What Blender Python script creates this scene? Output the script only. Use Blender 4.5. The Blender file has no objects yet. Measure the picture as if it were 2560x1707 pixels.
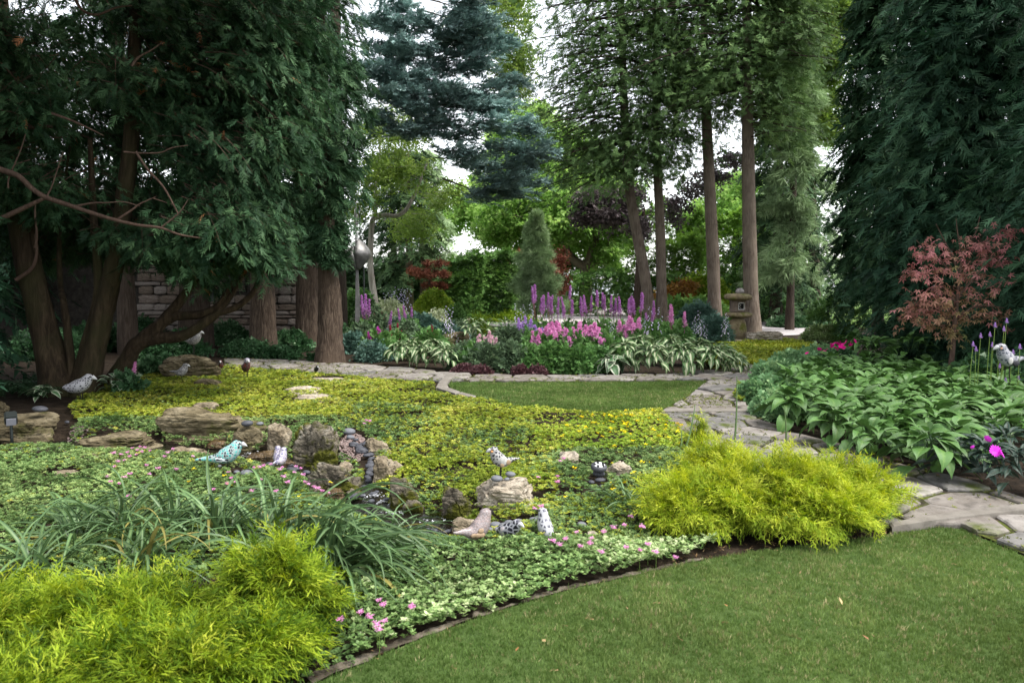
import bpy, bmesh, math, random
import numpy as np
from mathutils import Vector, Matrix, noise as mnoise

scene = bpy.context.scene
col = scene.collection

# ------------------------------------------------------------------ camera
EYE = 1.6
F = 1991.0                       # focal length in photo pixels (28 mm on a 36 mm sensor, photo 2560 wide)
PITCH = math.atan(153.5 / F)     # horizon stands at photo row 700
cam_data = bpy.data.cameras.new('camera')
cam_data.lens = 28.0
cam_data.sensor_width = 36.0
cam_data.clip_start = 0.05
cam_data.clip_end = 4000.0
cam_data.dof.use_dof = True
cam_data.dof.focus_distance = 11.0
cam_data.dof.aperture_fstop = 4.5
cam = bpy.data.objects.new('camera', cam_data)
cam.location = (0, 0, EYE)
cam.rotation_euler = (math.pi / 2 - PITCH, 0, 0)
col.objects.link(cam)
scene.camera = cam

# ------------------------------------------------------------------ sky and sun (overcast afternoon)
SUN_EL, SUN_AZ = math.radians(60), math.radians(112)
world = bpy.data.worlds.new('World')
scene.world = world
world.use_nodes = True
wn, wl = world.node_tree.nodes, world.node_tree.links
wn.clear()
w_out = wn.new('ShaderNodeOutputWorld')
w_bg = wn.new('ShaderNodeBackground')
w_sky = wn.new('ShaderNodeTexSky')
w_sky.sky_type = 'NISHITA'
w_sky.sun_disc = False
w_sky.sun_elevation = SUN_EL
w_sky.sun_rotation = SUN_AZ
w_sky.air_density = 1.0
w_sky.dust_density = 1.0
w_sky.ozone_density = 1.0
w_hsv = wn.new('ShaderNodeHueSaturation')
w_hsv.inputs['Saturation'].default_value = 0.22
wl.new(w_sky.outputs[0], w_hsv.inputs['Color'])
wl.new(w_hsv.outputs[0], w_bg.inputs['Color'])
w_bg.inputs['Strength'].default_value = 0.15
wl.new(w_bg.outputs[0], w_out.inputs['Surface'])

sun_data = bpy.data.lights.new('sun', 'SUN')
sun_data.energy = 2.0
sun_data.angle = math.radians(20)
sun_data.color = (1.0, 0.96, 0.9)
sun = bpy.data.objects.new('sun', sun_data)
sdir = Vector((math.sin(SUN_AZ) * math.cos(SUN_EL), math.cos(SUN_AZ) * math.cos(SUN_EL), math.sin(SUN_EL)))
sun.rotation_euler = sdir.to_track_quat('Z', 'Y').to_euler()
sun.location = (0, 0, 30)
col.objects.link(sun)

scene.view_settings.view_transform = 'Standard'
scene.view_settings.look = 'None'
scene.view_settings.gamma = 1.0
scene.view_settings.use_curve_mapping = False
scene.view_settings.exposure = 1.6
scene.cycles.max_bounces = 6
scene.cycles.diffuse_bounces = 3
scene.cycles.glossy_bounces = 2
scene.cycles.transmission_bounces = 4
scene.cycles.transparent_max_bounces = 4
scene.cycles.caustics_reflective = False
scene.cycles.caustics_refractive = False

# ------------------------------------------------------------------ photo pixel -> place
CP, SP = math.cos(PITCH), math.sin(PITCH)

def ray(u, v):
    x, y = (u - 1280.0) / F, (853.5 - v) / F
    return np.array([x, CP + y * SP, -SP + y * CP])

def gp(u, v, z=0.0):
    d = ray(u, v)
    t = (z - EYE) / d[2]
    return np.array([d[0] * t, d[1] * t, z])

def pp(u, v, dist):
    d = ray(u, v)
    t = dist / d[1]
    return np.array([d[0] * t, dist, EYE + d[2] * t])

def to_px(P):
    P = np.asarray(P, float)
    x, y, z = P[..., 0], P[..., 1], P[..., 2] - EYE
    fw = y * CP - z * SP
    up = y * SP + z * CP
    return 1280 + F * x / fw, 853.5 - F * up / fw

def poly(pts):
    return np.array([gp(*p)[:2] if abs(p[0]) > 20 or abs(p[1]) > 20 else p for p in pts])

def inside(pg, X, Y):
    c = np.zeros(X.shape, bool)
    n = len(pg)
    for i in range(n):
        x1, y1 = pg[i]
        x2, y2 = pg[(i + 1) % n]
        if y1 == y2:
            continue
        hit = ((y1 > Y) != (y2 > Y)) & (X < (x2 - x1) * (Y - y1) / (y2 - y1) + x1)
        c ^= hit
    return c

def dist_poly(pg, X, Y, closed=True):
    d = np.full(X.shape, 1e9)
    n = len(pg)
    for i in range(n if closed else n - 1):
        a, b = pg[i], pg[(i + 1) % n]
        ab = b - a
        t = np.clip(((X - a[0]) * ab[0] + (Y - a[1]) * ab[1]) / max(1e-9, ab @ ab), 0, 1)
        d = np.minimum(d, np.hypot(X - a[0] - t * ab[0], Y - a[1] - t * ab[1]))
    return d

def sample_poly(rng, pg, density):
    lo, hi = pg.min(0), pg.max(0)
    n = int((hi - lo).prod() * density)
    P = rng.uniform(lo, hi, (n, 2))
    return P[inside(pg, P[:, 0], P[:, 1])]

_ph = np.random.default_rng(77).uniform(0, 6.28, (3, 12))
_fr = np.random.default_rng(78).normal(0, 1, (3, 12, 2))
def vnoise(X, Y, s=1.0, k=0):
    """smooth pseudo noise in -1..1"""
    r = 0
    for i in range(12):
        f = _fr[k, i] * s
        r = r + np.sin(X * f[0] + Y * f[1] + _ph[k, i])
    return np.clip(r / 4.0, -1, 1)

# ------------------------------------------------------------------ terrain: flat garden with a stream channel
STREAM = np.array([gp(*p)[:2] for p in [(-80, 1108), (180, 1100), (400, 1112), (560, 1120), (680, 1138), (800, 1165), (880, 1212), (930, 1243), (1000, 1275), (1075, 1297), (1120, 1300)]])
def ground_z(X, Y):
    X, Y = np.asarray(X, float), np.asarray(Y, float)
    d = dist_poly(STREAM, X, Y, closed=False)
    z = -0.15 * np.exp(-(d / 0.30) ** 2)
    far = np.clip((Y - 80) / 30, 0, 1)
    return z - far * 9.0

def gz(p):
    return float(ground_z(np.array([p[0]]), np.array([p[1]]))[0])

# ------------------------------------------------------------------ objects
def props(o, label=None, cat=None, group=None, kind=None):
    if label: o['label'] = label
    if cat: o['category'] = cat
    if group: o['group'] = group
    if kind: o['kind'] = kind
    return o

def thing(name, loc, label, cat, group=None, rotz=0.0):
    o = bpy.data.objects.new(name, None)
    o.empty_display_size = 0.1
    o.location = loc
    o.rotation_euler = (0, 0, rotz)
    col.objects.link(o)
    return props(o, label, cat, group)

def link(name, me, parent=None, loc=None):
    o = bpy.data.objects.new(name, me)
    if parent is not None:
        o.parent = parent
    if loc is not None:
        o.location = loc
    col.objects.link(o)
    return o

def make_mesh(name, V, faces, mat=None, attrs=None, smooth=True, mat_index=None):
    """faces: list of integer arrays (m, k)"""
    me = bpy.data.meshes.new(name)
    V = np.ascontiguousarray(V, np.float32)
    me.vertices.add(len(V))
    me.vertices.foreach_set('co', V.ravel())
    faces = [np.asarray(f) for f in faces if len(f)]
    nl = sum(f.size for f in faces)
    npol = sum(len(f) for f in faces)
    me.loops.add(nl)
    me.loops.foreach_set('vertex_index', np.concatenate([f.ravel() for f in faces]).astype(np.int32))
    me.polygons.add(npol)
    tot = np.concatenate([np.full(len(f), f.shape[1]) for f in faces]).astype(np.int32)
    start = np.concatenate([[0], np.cumsum(tot)[:-1]]).astype(np.int32)
    me.polygons.foreach_set('loop_start', start)
    me.polygons.foreach_set('loop_total', tot)
    me.polygons.foreach_set('use_smooth', np.full(npol, smooth))
    mats = mat if isinstance(mat, (list, tuple)) else [mat]
    for m in mats:
        if m is not None:
            me.materials.append(m)
    if mat_index is not None:
        me.polygons.foreach_set('material_index', np.asarray(mat_index, np.int32))
    for k, a in (attrs or {}).items():
        at = me.attributes.new(k, 'FLOAT', 'POINT')
        at.data.foreach_set('value', np.asarray(a, np.float32))
    me.update(calc_edges=True)
    return me

class Acc:
    """collects pieces that become one mesh"""
    def __init__(self):
        self.V, self.F, self.T, self.n = [], {}, [], 0
    def add(self, V, faces, tint=0.5):
        V = np.asarray(V, float)
        for f in faces:
            f = np.asarray(f)
            if len(f):
                self.F.setdefault(f.shape[1], []).append(f + self.n)
        self.V.append(V)
        self.T.append(np.broadcast_to(np.asarray(tint, float), (len(V),)))
        self.n += len(V)
    def mesh(self, name, mat, origin=(0, 0, 0), smooth=True):
        V = np.concatenate(self.V) - np.asarray(origin, float)
        return make_mesh(name, V, [np.concatenate(f) for f in self.F.values()], mat, {'tint': np.concatenate(self.T)}, smooth)

def nz(v):
    v = np.asarray(v, float)
    return v / np.maximum(1e-9, np.linalg.norm(v, axis=-1, keepdims=True))

def frames(D, N):
    D = nz(D)
    N = N - (N * D).sum(-1, keepdims=True) * D
    N = nz(N)
    S = np.cross(N, D)
    return np.stack([D, S, N], -1)          # columns: along, side, normal

def scatter(T, P, Fr, S, tint):
    """copies template T=(verts, quads) to every point; returns V, F, tint"""
    tv, tf = T[0], T[1]
    m, n = len(P), len(tv)
    S = np.broadcast_to(np.asarray(S, float), (m,))
    V = np.einsum('mij,nj->mni', Fr, tv) * S[:, None, None] + P[:, None, :]
    Fc = tf[None] + (np.arange(m) * n)[:, None, None]
    tt = np.repeat(np.broadcast_to(tint, (m,)), n)
    if len(T) > 2:                           # paler new growth at the tips
        tt = np.where(tt < .975, np.clip(tt + np.tile(T[2], m), 0, .97), tt)
    return V.reshape(-1, 3), Fc.reshape(-1, tf.shape[1]), tt

def spline(pts, n):
    P = np.asarray(pts, float)
    if len(P) == 2:
        t = np.linspace(0, 1, n)[:, None]
        return P[0] * (1 - t) + P[1] * t
    Q = np.vstack([2 * P[0] - P[1], P, 2 * P[-1] - P[-2]])
    out = []
    for t in np.linspace(0, len(P) - 1 - 1e-6, n):
        i = int(t); f = t - i
        a, b, c, d = Q[i:i + 4]
        out.append(0.5 * ((2 * b) + (-a + c) * f + (2 * a - 5 * b + 4 * c - d) * f * f + (-a + 3 * b - 3 * c + d) * f ** 3))
    return np.array(out)

def tube(pts, radii, sides=8, n=None, rough=0.0, seed=0, cap=False, flat=None):
    """tube along a spline; rough = ridged bark"""
    n = n or max(2, len(pts) * 4)
    P = spline(pts, n)
    r = np.interp(np.linspace(0, 1, n), np.linspace(0, 1, len(radii)), radii)
    T = nz(np.gradient(P, axis=0))
    ref = np.array([0, 0, 1.0]) if abs(T[:, 2]).mean() < 0.8 else np.array([0, 1.0, 0])
    A = nz(np.cross(T, ref)); B = np.cross(T, A)
    a = np.linspace(0, 2 * math.pi, sides, endpoint=False)
    rng = np.random.default_rng(seed)
    rr = np.ones((n, sides))
    if rough:
        ridge = rng.normal(0, 1, sides)
        drift = np.cumsum(rng.normal(0, .35, (n, sides)), 0)
        rr += rough * (0.6 * ridge[None] + 0.4 * np.clip(drift, -2, 2) + 0.35 * rng.normal(0, 1, (n, sides)))
    ca, sa = np.cos(a), np.sin(a)
    fx = 1.0 if flat is None else flat
    V = P[:, None] + (A[:, None] * ca[None, :, None] * fx + B[:, None] * sa[None, :, None]) * (r[:, None] * rr)[..., None]
    V = V.reshape(-1, 3)
    i = np.arange(n - 1)[:, None] * sides
    j = np.arange(sides)[None]
    q = np.stack([i + j, i + (j + 1) % sides, i + sides + (j + 1) % sides, i + sides + j], -1).reshape(-1, 4)
    fs = [q]
    if cap:
        V = np.vstack([V, P[0], P[-1]])
        c0, c1 = len(V) - 2, len(V) - 1
        t0 = np.stack([np.full(sides, c0), (j[0] + 1) % sides, j[0]], -1)
        o = (n - 1) * sides
        t1 = np.stack([np.full(sides, c1), o + j[0], o + (j[0] + 1) % sides], -1)
        fs.append(np.vstack([t0, t1]))
    return V, fs

# ------------------------------------------------------------------ materials
def new_mat(name):
    m = bpy.data.materials.new(name)
    m.use_nodes = True
    nt = m.node_tree
    nt.nodes.clear()
    out = nt.nodes.new('ShaderNodeOutputMaterial')
    b = nt.nodes.new('ShaderNodeBsdfPrincipled')
    nt.links.new(b.outputs[0], out.inputs[0])
    return m, nt, b, out

def ramp(nt, stops, interp='LINEAR'):
    r = nt.nodes.new('ShaderNodeValToRGB')
    r.color_ramp.interpolation = interp
    e = r.color_ramp.elements
    while len(e) < len(stops):
        e.new(0.5)
    for el, (p, c) in zip(e, stops):
        el.position = p
        el.color = (*c, 1) if len(c) == 3 else c
    return r

def tex_noise(nt, scale, detail=4, rough=0.55, coord='Object', stretch=None, dist=0.0):
    tc = nt.nodes.new('ShaderNodeTexCoord')
    n = nt.nodes.new('ShaderNodeTexNoise')
    n.inputs['Scale'].default_value = scale
    n.inputs['Detail'].default_value = detail
    n.inputs['Roughness'].default_value = rough
    n.inputs['Distortion'].default_value = dist
    if stretch:
        mp = nt.nodes.new('ShaderNodeMapping')
        mp.inputs['Scale'].default_value = stretch
        nt.links.new(tc.outputs[coord], mp.inputs[0])
        nt.links.new(mp.outputs[0], n.inputs['Vector'])
    else:
        nt.links.new(tc.outputs[coord], n.inputs['Vector'])
    return n

def bump(nt, b, src, strength=0.5, dist=0.02):
    bp = nt.nodes.new('ShaderNodeBump')
    bp.inputs['Strength'].default_value = strength
    bp.inputs['Distance'].default_value = dist
    nt.links.new(src, bp.inputs['Height'])
    nt.links.new(bp.outputs[0], b.inputs['Normal'])
    return bp

def mixc(nt, fac, a, b):
    m = nt.nodes.new('ShaderNodeMix')
    m.data_type = 'RGBA'
    for s, v in ((m.inputs[0], fac), (m.inputs[6], a), (m.inputs[7], b)):
        if isinstance(v, (int, float)):
            s.default_value = v
        elif isinstance(v, tuple):
            s.default_value = (*v, 1)
        else:
            nt.links.new(v, s)
    return m.outputs[2]

def foliage(name, stops, trans=0.3, rough=0.55, spec=0.25, var=0.3, vscale=1.5):
    """leaf material: colour from the per-leaf attribute 'tint', slow variation over the plant, light passing through"""
    m, nt, b, out = new_mat(name)
    at = nt.nodes.new('ShaderNodeAttribute'); at.attribute_name = 'tint'
    r = ramp(nt, stops)
    nt.links.new(at.outputs['Fac'], r.inputs[0])
    n = tex_noise(nt, vscale, 2)
    mr = nt.nodes.new('ShaderNodeMapRange')
    mr.inputs[1].default_value, mr.inputs[2].default_value = 0.3, 0.7
    mr.inputs[3].default_value, mr.inputs[4].default_value = 1 - var, 1 + var
    nt.links.new(n.outputs[0], mr.inputs[0])
    hs = nt.nodes.new('ShaderNodeHueSaturation')
    nt.links.new(mr.outputs[0], hs.inputs['Value'])
    nt.links.new(r.outputs[0], hs.inputs['Color'])
    nt.links.new(hs.outputs[0], b.inputs['Base Color'])
    b.inputs['Roughness'].default_value = rough
    b.inputs['Specular IOR Level'].default_value = spec * .35
    if trans > 0:
        t = nt.nodes.new('ShaderNodeBsdfTranslucent')
        hs2 = nt.nodes.new('ShaderNodeHueSaturation')
        hs2.inputs['Hue'].default_value = 0.49
        hs2.inputs['Saturation'].default_value = 1.1
        hs2.inputs['Value'].default_value = 1.15
        nt.links.new(hs.outputs[0], hs2.inputs['Color'])
        nt.links.new(hs2.outputs[0], t.inputs['Color'])
        mx = nt.nodes.new('ShaderNodeMixShader')
        mx.inputs[0].default_value = trans
        nt.links.new(b.outputs[0], mx.inputs[1])
        nt.links.new(t.outputs[0], mx.inputs[2])
        nt.links.new(mx.outputs[0], out.inputs[0])
    return m

def bark(name, c1, c2, c3, scale=6.0, rough=0.9, bump_s=0.9, moss=None):
    m, nt, b, out = new_mat(name)
    n = tex_noise(nt, scale, 8, 0.65, stretch=(3.2, 3.2, 0.45), dist=0.6)
    r = ramp(nt, [(0.3, c1), (0.5, c2), (0.72, c3)])
    nt.links.new(n.outputs[0], r.inputs[0])
    n2 = tex_noise(nt, 1.3, 4)
    r2 = ramp(nt, [(0.45, (0, 0, 0)), (0.68, (1, 1, 1))])
    nt.links.new(n2.outputs[0], r2.inputs[0])
    c = mixc(nt, r2.outputs[0], r.outputs[0], moss or tuple(x * 1.25 for x in c2))
    nt.links.new(c, b.inputs['Base Color'])
    b.inputs['Roughness'].default_value = rough
    b.inputs['Specular IOR Level'].default_value = 0.15
    bump(nt, b, n.outputs[0], bump_s, 0.03)
    return m

def stone(name, c1, c2, c3, scale=3.0, rough=0.85, moss=0.0, mossc=(0.06, 0.075, 0.012), strata=1.0, bump_s=0.7, dark=0.35, spec=0.2):
    m, nt, b, out = new_mat(name)
    n = tex_noise(nt, scale, 10, 0.62, stretch=(1, 1, strata), dist=0.3)
    r = ramp(nt, [(0.28, c1), (0.5, c2), (0.7, c3)])
    nt.links.new(n.outputs[0], r.inputs[0])
    n2 = tex_noise(nt, scale * 4.5, 8, 0.7, stretch=(1, 1, strata))
    r2 = ramp(nt, [(0.36, (dark, dark, dark)), (0.5, (1, 1, 1))])
    nt.links.new(n2.outputs[0], r2.inputs[0])
    mul = nt.nodes.new('ShaderNodeMix'); mul.data_type = 'RGBA'; mul.blend_type = 'MULTIPLY'
    mul.inputs[0].default_value = 1.0
    nt.links.new(r.outputs[0], mul.inputs[6]); nt.links.new(r2.outputs[0], mul.inputs[7])
    c = mul.outputs[2]
    if moss > 0:
        n3 = tex_noise(nt, scale * 0.9, 5, 0.6)
        r3 = ramp(nt, [(0.66 - 0.3 * moss, (0, 0, 0)), (0.76 - 0.3 * moss, (1, 1, 1))])
        nt.links.new(n3.outputs[0], r3.inputs[0])
        n4 = tex_noise(nt, scale * 20, 3)
        r4 = ramp(nt, [(0.3, tuple(x * 0.5 for x in mossc)), (0.7, tuple(x * 1.6 for x in mossc))])
        nt.links.new(n4.outputs[0], r4.inputs[0])
        c = mixc(nt, r3.outputs[0], c, r4.outputs[0])
    nt.links.new(c, b.inputs['Base Color'])
    b.inputs['Roughness'].default_value = rough
    b.inputs['Specular IOR Level'].default_value = spec
    add = nt.nodes.new('ShaderNodeMath'); add.operation = 'ADD'
    nt.links.new(n.outputs[0], add.inputs[0]); nt.links.new(n2.outputs[0], add.inputs[1])
    bump(nt, b, add.outputs[0], bump_s, 0.03)
    return m

def plain(name, c, rough=0.6, metal=0.0, spec=0.3, nscale=0, namp=0.25):
    m, nt, b, out = new_mat(name)
    b.inputs['Base Color'].default_value = (*c, 1)
    b.inputs['Roughness'].default_value = rough
    b.inputs['Metallic'].default_value = metal
    b.inputs['Specular IOR Level'].default_value = spec
    if nscale:
        n = tex_noise(nt, nscale, 5)
        r = ramp(nt, [(0.3, tuple(x * (1 - namp) for x in c)), (0.7, tuple(min(1, x * (1 + namp)) for x in c))])
        nt.links.new(n.outputs[0], r.inputs[0])
        nt.links.new(r.outputs[0], b.inputs['Base Color'])
        bump(nt, b, n.outputs[0], 0.3, 0.01)
    return m

# ------------------------------------------------------------------ leaf templates (unit length along x, lies in xy, faces +z)
def diamond(a, b, w, z0=0, z1=0, zm=0):
    a, b = np.array(a, float), np.array(b, float)
    d = b - a
    s = np.array([-d[1], d[0]]) / max(1e-6, np.hypot(*d)) * w * 0.5
    m = a + d * 0.45
    return np.array([[a[0], a[1], z0], [m[0] + s[0], m[1] + s[1], zm], [b[0], b[1], z1], [m[0] - s[0], m[1] - s[1], zm]])

def quads(k):
    return (np.arange(k * 4).reshape(k, 4))

def spike(a, b, w, z0=0, z1=0):
    """slim triangle from a broad foot at a to a point at b"""
    a, b = np.array(a, float), np.array(b, float)
    d = b - a
    s = np.array([-d[1], d[0]]) / max(1e-6, np.hypot(*d)) * w * 0.5
    return np.array([[a[0] + s[0], a[1] + s[1], z0], [b[0], b[1], z1], [a[0] - s[0], a[1] - s[1], z0]])

def petal3(a, b, w, z0=0, z1=0):
    """leaf as one triangle, narrow at the foot and broad at the end"""
    a, b = np.array(a, float), np.array(b, float)
    d = b - a
    s = np.array([-d[1], d[0]]) / max(1e-6, np.hypot(*d)) * w * 0.5
    return np.array([[a[0], a[1], z0], [b[0] + s[0], b[1] + s[1], z1], [b[0] - s[0], b[1] - s[1], z1]])

def tris(k):
    return (np.arange(k * 3).reshape(k, 3))

def t_frond(n, lmax, ang, w, droop=0.15, taper=0.6, wiggle=0.0, seed=0, axis_w=0.05, sub=False):
    """flat branchlet with side lobes, for cedar, fir, fern, thread cypress"""
    rng = np.random.default_rng(seed)
    L = [spike((0, 0), (1, 0), axis_w, 0, -droop)]
    for i in range(n):
        x = 0.1 + 0.8 * i / max(1, n - 1)
        s = 1 if i % 2 else -1
        l = lmax * (1 - taper * abs(x - 0.3)) * rng.uniform(.5, 1.3)
        a = ang * rng.uniform(.65, 1.3)
        x += rng.normal(0, .03)
        e = (x + l * math.cos(a), s * l * math.sin(a))
        z = -droop * x * x
        L.append(spike((x, 0), e, w * rng.uniform(.8, 1.2), z + rng.normal(0, wiggle * .5), z - droop * .5 * l + rng.normal(0, wiggle)))
        if sub:
            m = (x + .45 * (e[0] - x), .45 * e[1])
            e2 = (m[0] + .55 * l, m[1] + s * .05 * l)
            L.append(spike(m, e2, w * .8, z, z - droop * .3 + rng.normal(0, wiggle)))
    V = np.concatenate(L)
    return V, tris(len(L)), np.tile([-.07, .16, -.07], len(L))

def t_cluster(n, ll, lw, spread=0.5, seed=0, flat=0.5):
    """n simple leaves spread in a little cloud of radius ~0.5"""
    rng = np.random.default_rng(seed)
    L = []
    for i in range(n):
        V = petal3((0, 0), (ll, 0), lw * 1.15, 0, -.1 * ll)
        az = rng.uniform(0, 6.28); tilt = rng.normal(-.3, .5) * (1 - flat) ; roll = rng.normal(0, .5)
        M = Matrix.Rotation(az, 3, 'Z') @ Matrix.Rotation(-tilt, 3, 'Y') @ Matrix.Rotation(roll, 3, 'X')
        V = V @ np.array(M).T + np.array([rng.normal(0, spread * .4), rng.normal(0, spread * .4), rng.normal(0, spread * .25)])
        L.append(V)
    return np.concatenate(L), tris(n)

def t_rosette(n, ll, lw, up=0.3, seed=0, tri=False):
    rng = np.random.default_rng(seed)
    L = []
    for i in range(n):
        V = petal3((0.05, 0), (ll * .9, 0), lw, 0, -.02) if tri else diamond((0.12, 0), (ll, 0), lw, 0, -.05, .08)
        M = Matrix.Rotation(6.283 * i / n + rng.normal(0, .2), 3, 'Z') @ Matrix.Rotation(-up * rng.uniform(.3, 1.6), 3, 'Y')
        L.append(V @ np.array(M).T + np.array([rng.normal(0, .08), rng.normal(0, .08), rng.uniform(-.1, .25)]))
    return np.concatenate(L), (tris(n) if tri else quads(n))

def t_tuft(n, h, w, lean=0.35, seed=0, spread=0.3):
    """upright blades or needles"""
    rng = np.random.default_rng(seed)
    L = []
    for i in range(n):
        az = rng.uniform(0, 6.28)
        lx = abs(rng.normal(0, lean))
        b = np.array([rng.normal(0, spread), rng.normal(0, spread), 0])
        tip = b + np.array([math.cos(az) * lx, math.sin(az) * lx, 1]) * h * rng.uniform(.6, 1.1)
        f = rng.uniform(0, 6.28)
        s = np.array([math.cos(f), math.sin(f), 0]) * w * .5
        L.append(np.array([b - s, b + s, tip]))
    return np.concatenate(L), tris(n)

def t_star(n=5, seed=0):
    """palmate maple leaf"""
    L = []
    for a, l in zip(np.linspace(-1.9, 1.9, n), [.55, .85, 1, .85, .55] if n == 5 else [1] * n):
        L.append(diamond((0, 0), (l * math.cos(a), l * math.sin(a)), .26, 0, -.25 * l, .05))
    return np.concatenate(L), quads(n)

def t_needles(n, seed=0, cone=1.0, w=0.05):
    rng = np.random.default_rng(seed)
    L = []
    for i in range(n):
        d = nz(np.array([1, rng.normal(0, cone), rng.normal(0, cone)]))
        V = spike((0, 0), (1, 0), w, 0, -.1)
        fr = frames(d[None], rng.normal(0, 1, (1, 3)))[0]
        L.append(V @ fr.T)
    return np.concatenate(L), tris(n)

def up_frames(rng, n, tilt=0.3):
    N = np.column_stack([rng.normal(0, tilt, n), rng.normal(0, tilt, n), np.ones(n)])
    a = rng.uniform(0, 6.283, n)
    D = np.column_stack([np.cos(a), np.sin(a), np.zeros(n)])
    return frames(D, N)

# ================================================================== MATERIALS
SOIL = stone('soil', (.012, .009, .006), (.03, .021, .014), (.06, .044, .03), 6, .95, strata=1, bump_s=1.0, dark=.45, spec=.1)
JOINT = stone('path_joint', (.02, .017, .011), (.045, .038, .026), (.07, .062, .04), 5, .95, moss=.65, mossc=(.07, .085, .015), dark=.5, spec=.1)
FLAG = [stone('flagstone_%s' % n, a, b, c, 2.2, .8, moss=ms, dark=.55, bump_s=.5) for n, a, b, c, ms in (
    ('warm', (.1, .085, .068), (.175, .155, .135), (.25, .227, .203), .3),
    ('grey', (.085, .08, .073), (.15, .142, .132), (.215, .206, .193), .35),
    ('pale', (.14, .122, .105), (.225, .205, .184), (.3, .278, .252), .2))]
LIME = stone('limestone', (.08, .06, .035), (.27, .22, .15), (.52, .455, .355), 5.0, .85, moss=.22, strata=1.6, dark=.18, bump_s=1.0)
LIME_PALE = stone('pale_limestone', (.22, .175, .12), (.42, .36, .28), (.6, .55, .46), 5.0, .85, moss=.0, strata=2.0, dark=.28, bump_s=1.0)
LIME_MOSS = stone('mossy_limestone', (.06, .05, .035), (.25, .215, .16), (.55, .51, .43), 5.5, .9, moss=.66, mossc=(.085, .09, .008), strata=1.3, dark=.06, bump_s=1.8)
LIME_SHADE = stone('shaded_limestone', (.045, .034, .018), (.13, .105, .06), (.28, .235, .155), 3.8, .9, moss=.3, mossc=(.06, .06, .015), strata=4.5, dark=.3)  # limestone darkened in its colour to stand for the shade at the left
WETROCK = stone('wet_rock', (.03, .017, .006), (.09, .055, .02), (.2, .13, .06), 6, .25, moss=.1, strata=1.5, dark=.3, spec=.5)
PEBBLE = [plain('pebble_dark', (.06, .062, .072), .55, nscale=14), plain('pebble_grey', (.13, .135, .15), .6, nscale=14), plain('pebble_pale', (.23, .225, .225), .65, nscale=14)]
GRAVEL_M = stone('gravel', (.14, .09, .08), (.3, .22, .2), (.48, .4, .38), 40, .9, dark=.3)
DRIVE = stone('driveway', (.42, .37, .36), (.52, .47, .46), (.6, .56, .54), 1.2, .9, dark=.85, bump_s=.15)
PAVE = stone('concrete', (.27, .24, .24), (.36, .33, .33), (.43, .4, .4), 1.5, .9, dark=.75, bump_s=.2)
TURF = stone('turf', (.04, .07, .018), (.062, .1, .026), (.085, .125, .036), 9, .95, dark=.8, spec=.1)
FARTURF = stone('far_turf', (.05, .1, .02), (.09, .16, .035), (.15, .21, .05), .8, .95, dark=.6, spec=.1)

GRASS = foliage('grass_blades', [(0, (0.0504, 0.106, 0.0202)), (.5, (0.119, 0.186, 0.0493)), (.85, (0.19, 0.258, 0.0784)), (.93, (0.258, 0.258, 0.112)), (1, (0.403, 0.347, 0.19))], .3, .5, .25, .22, 1.1)
GOLD = foliage('golden_leaves', [(0, (.08, .125, .014)), (.4, (.2, .26, .03)), (.8, (.35, .38, .055)), (1, (.5, .46, .11))], .3, .5, .25, .22, 1.6)
GREEN = foliage('green_mat_leaves', [(0, (.04, .085, .024)), (.5, (.125, .205, .065)), (.85, (.24, .33, .12)), (1, (.34, .41, .14))], .28, .5, .3, .25, 1.4)
LIMEL = foliage('lime_leaves', [(0, (.1, .18, .02)), (.5, (.22, .33, .04)), (1, (.38, .46, .06))], .3, .5, .3, .2, 1.6)
VARI = foliage('pale_edged_leaves', [(0, (.05, .1, .028)), (.4, (.17, .27, .085)), (.75, (.33, .43, .18)), (1, (.58, .63, .38))], .25, .45, .35, .25, 2.0)
CEDAR = foliage('cedar_sprays', [(0, (0.0114, 0.0308, 0.0146)), (.5, (0.0324, 0.0769, 0.034)), (.93, (0.081, 0.15, 0.0664)), (.978, (0.0729, 0.146, 0.0567)), (.985, (0.291, 0.121, 0.0486)), (1, (0.324, 0.146, 0.0648))], .22, .55, .3, .3, .9)
CEDAR_R = foliage('dark_cedar_sprays', [(0, (0.0107, 0.0293, 0.0173)), (.5, (0.0293, 0.0747, 0.04)), (.93, (0.08, 0.16, 0.0827)), (.985, (0.0938, 0.2, 0.0938)), (.99, (0.4, 0.174, 0.08)), (1, (0.454, 0.2, 0.0938))], .2, .55, .3, .3, .9)
ARBOR = foliage('arborvitae_sprays', [(0, (0.0425, 0.08, 0.0275)), (.5, (0.106, 0.188, 0.065)), (1, (0.213, 0.325, 0.119))], .22, .55, .3, .3, .8)
HEDGE_L = foliage('hedge_sprays', [(0, (0.0805, 0.161, 0.0322)), (.5, (0.177, 0.322, 0.0644)), (1, (0.322, 0.499, 0.113))], .25, .55, .3, .3, .8)
FIR = foliage('blue_fir_needles', [(0, (0.0805, 0.138, 0.132)), (.5, (0.218, 0.328, 0.305)), (1, (0.368, 0.494, 0.471))], .12, .5, .3, .3, .7)
PINE = foliage('pine_needles', [(0, (0.103, 0.161, 0.0747)), (.5, (0.23, 0.333, 0.161)), (1, (0.38, 0.494, 0.276))], .2, .5, .3, .3, .8)
DARKCON = foliage('dark_needles', [(0, (0.0168, 0.037, 0.0168)), (.5, (0.042, 0.084, 0.0336)), (1, (0.0924, 0.151, 0.0588))], .15, .6, .25, .3, .7)
YGREEN = foliage('yellow_green_leaves', [(0, (0.112, 0.224, 0.0504)), (.5, (0.246, 0.426, 0.112)), (1, (0.448, 0.605, 0.213))], .55, .5, .3, .25, .4)
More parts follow.
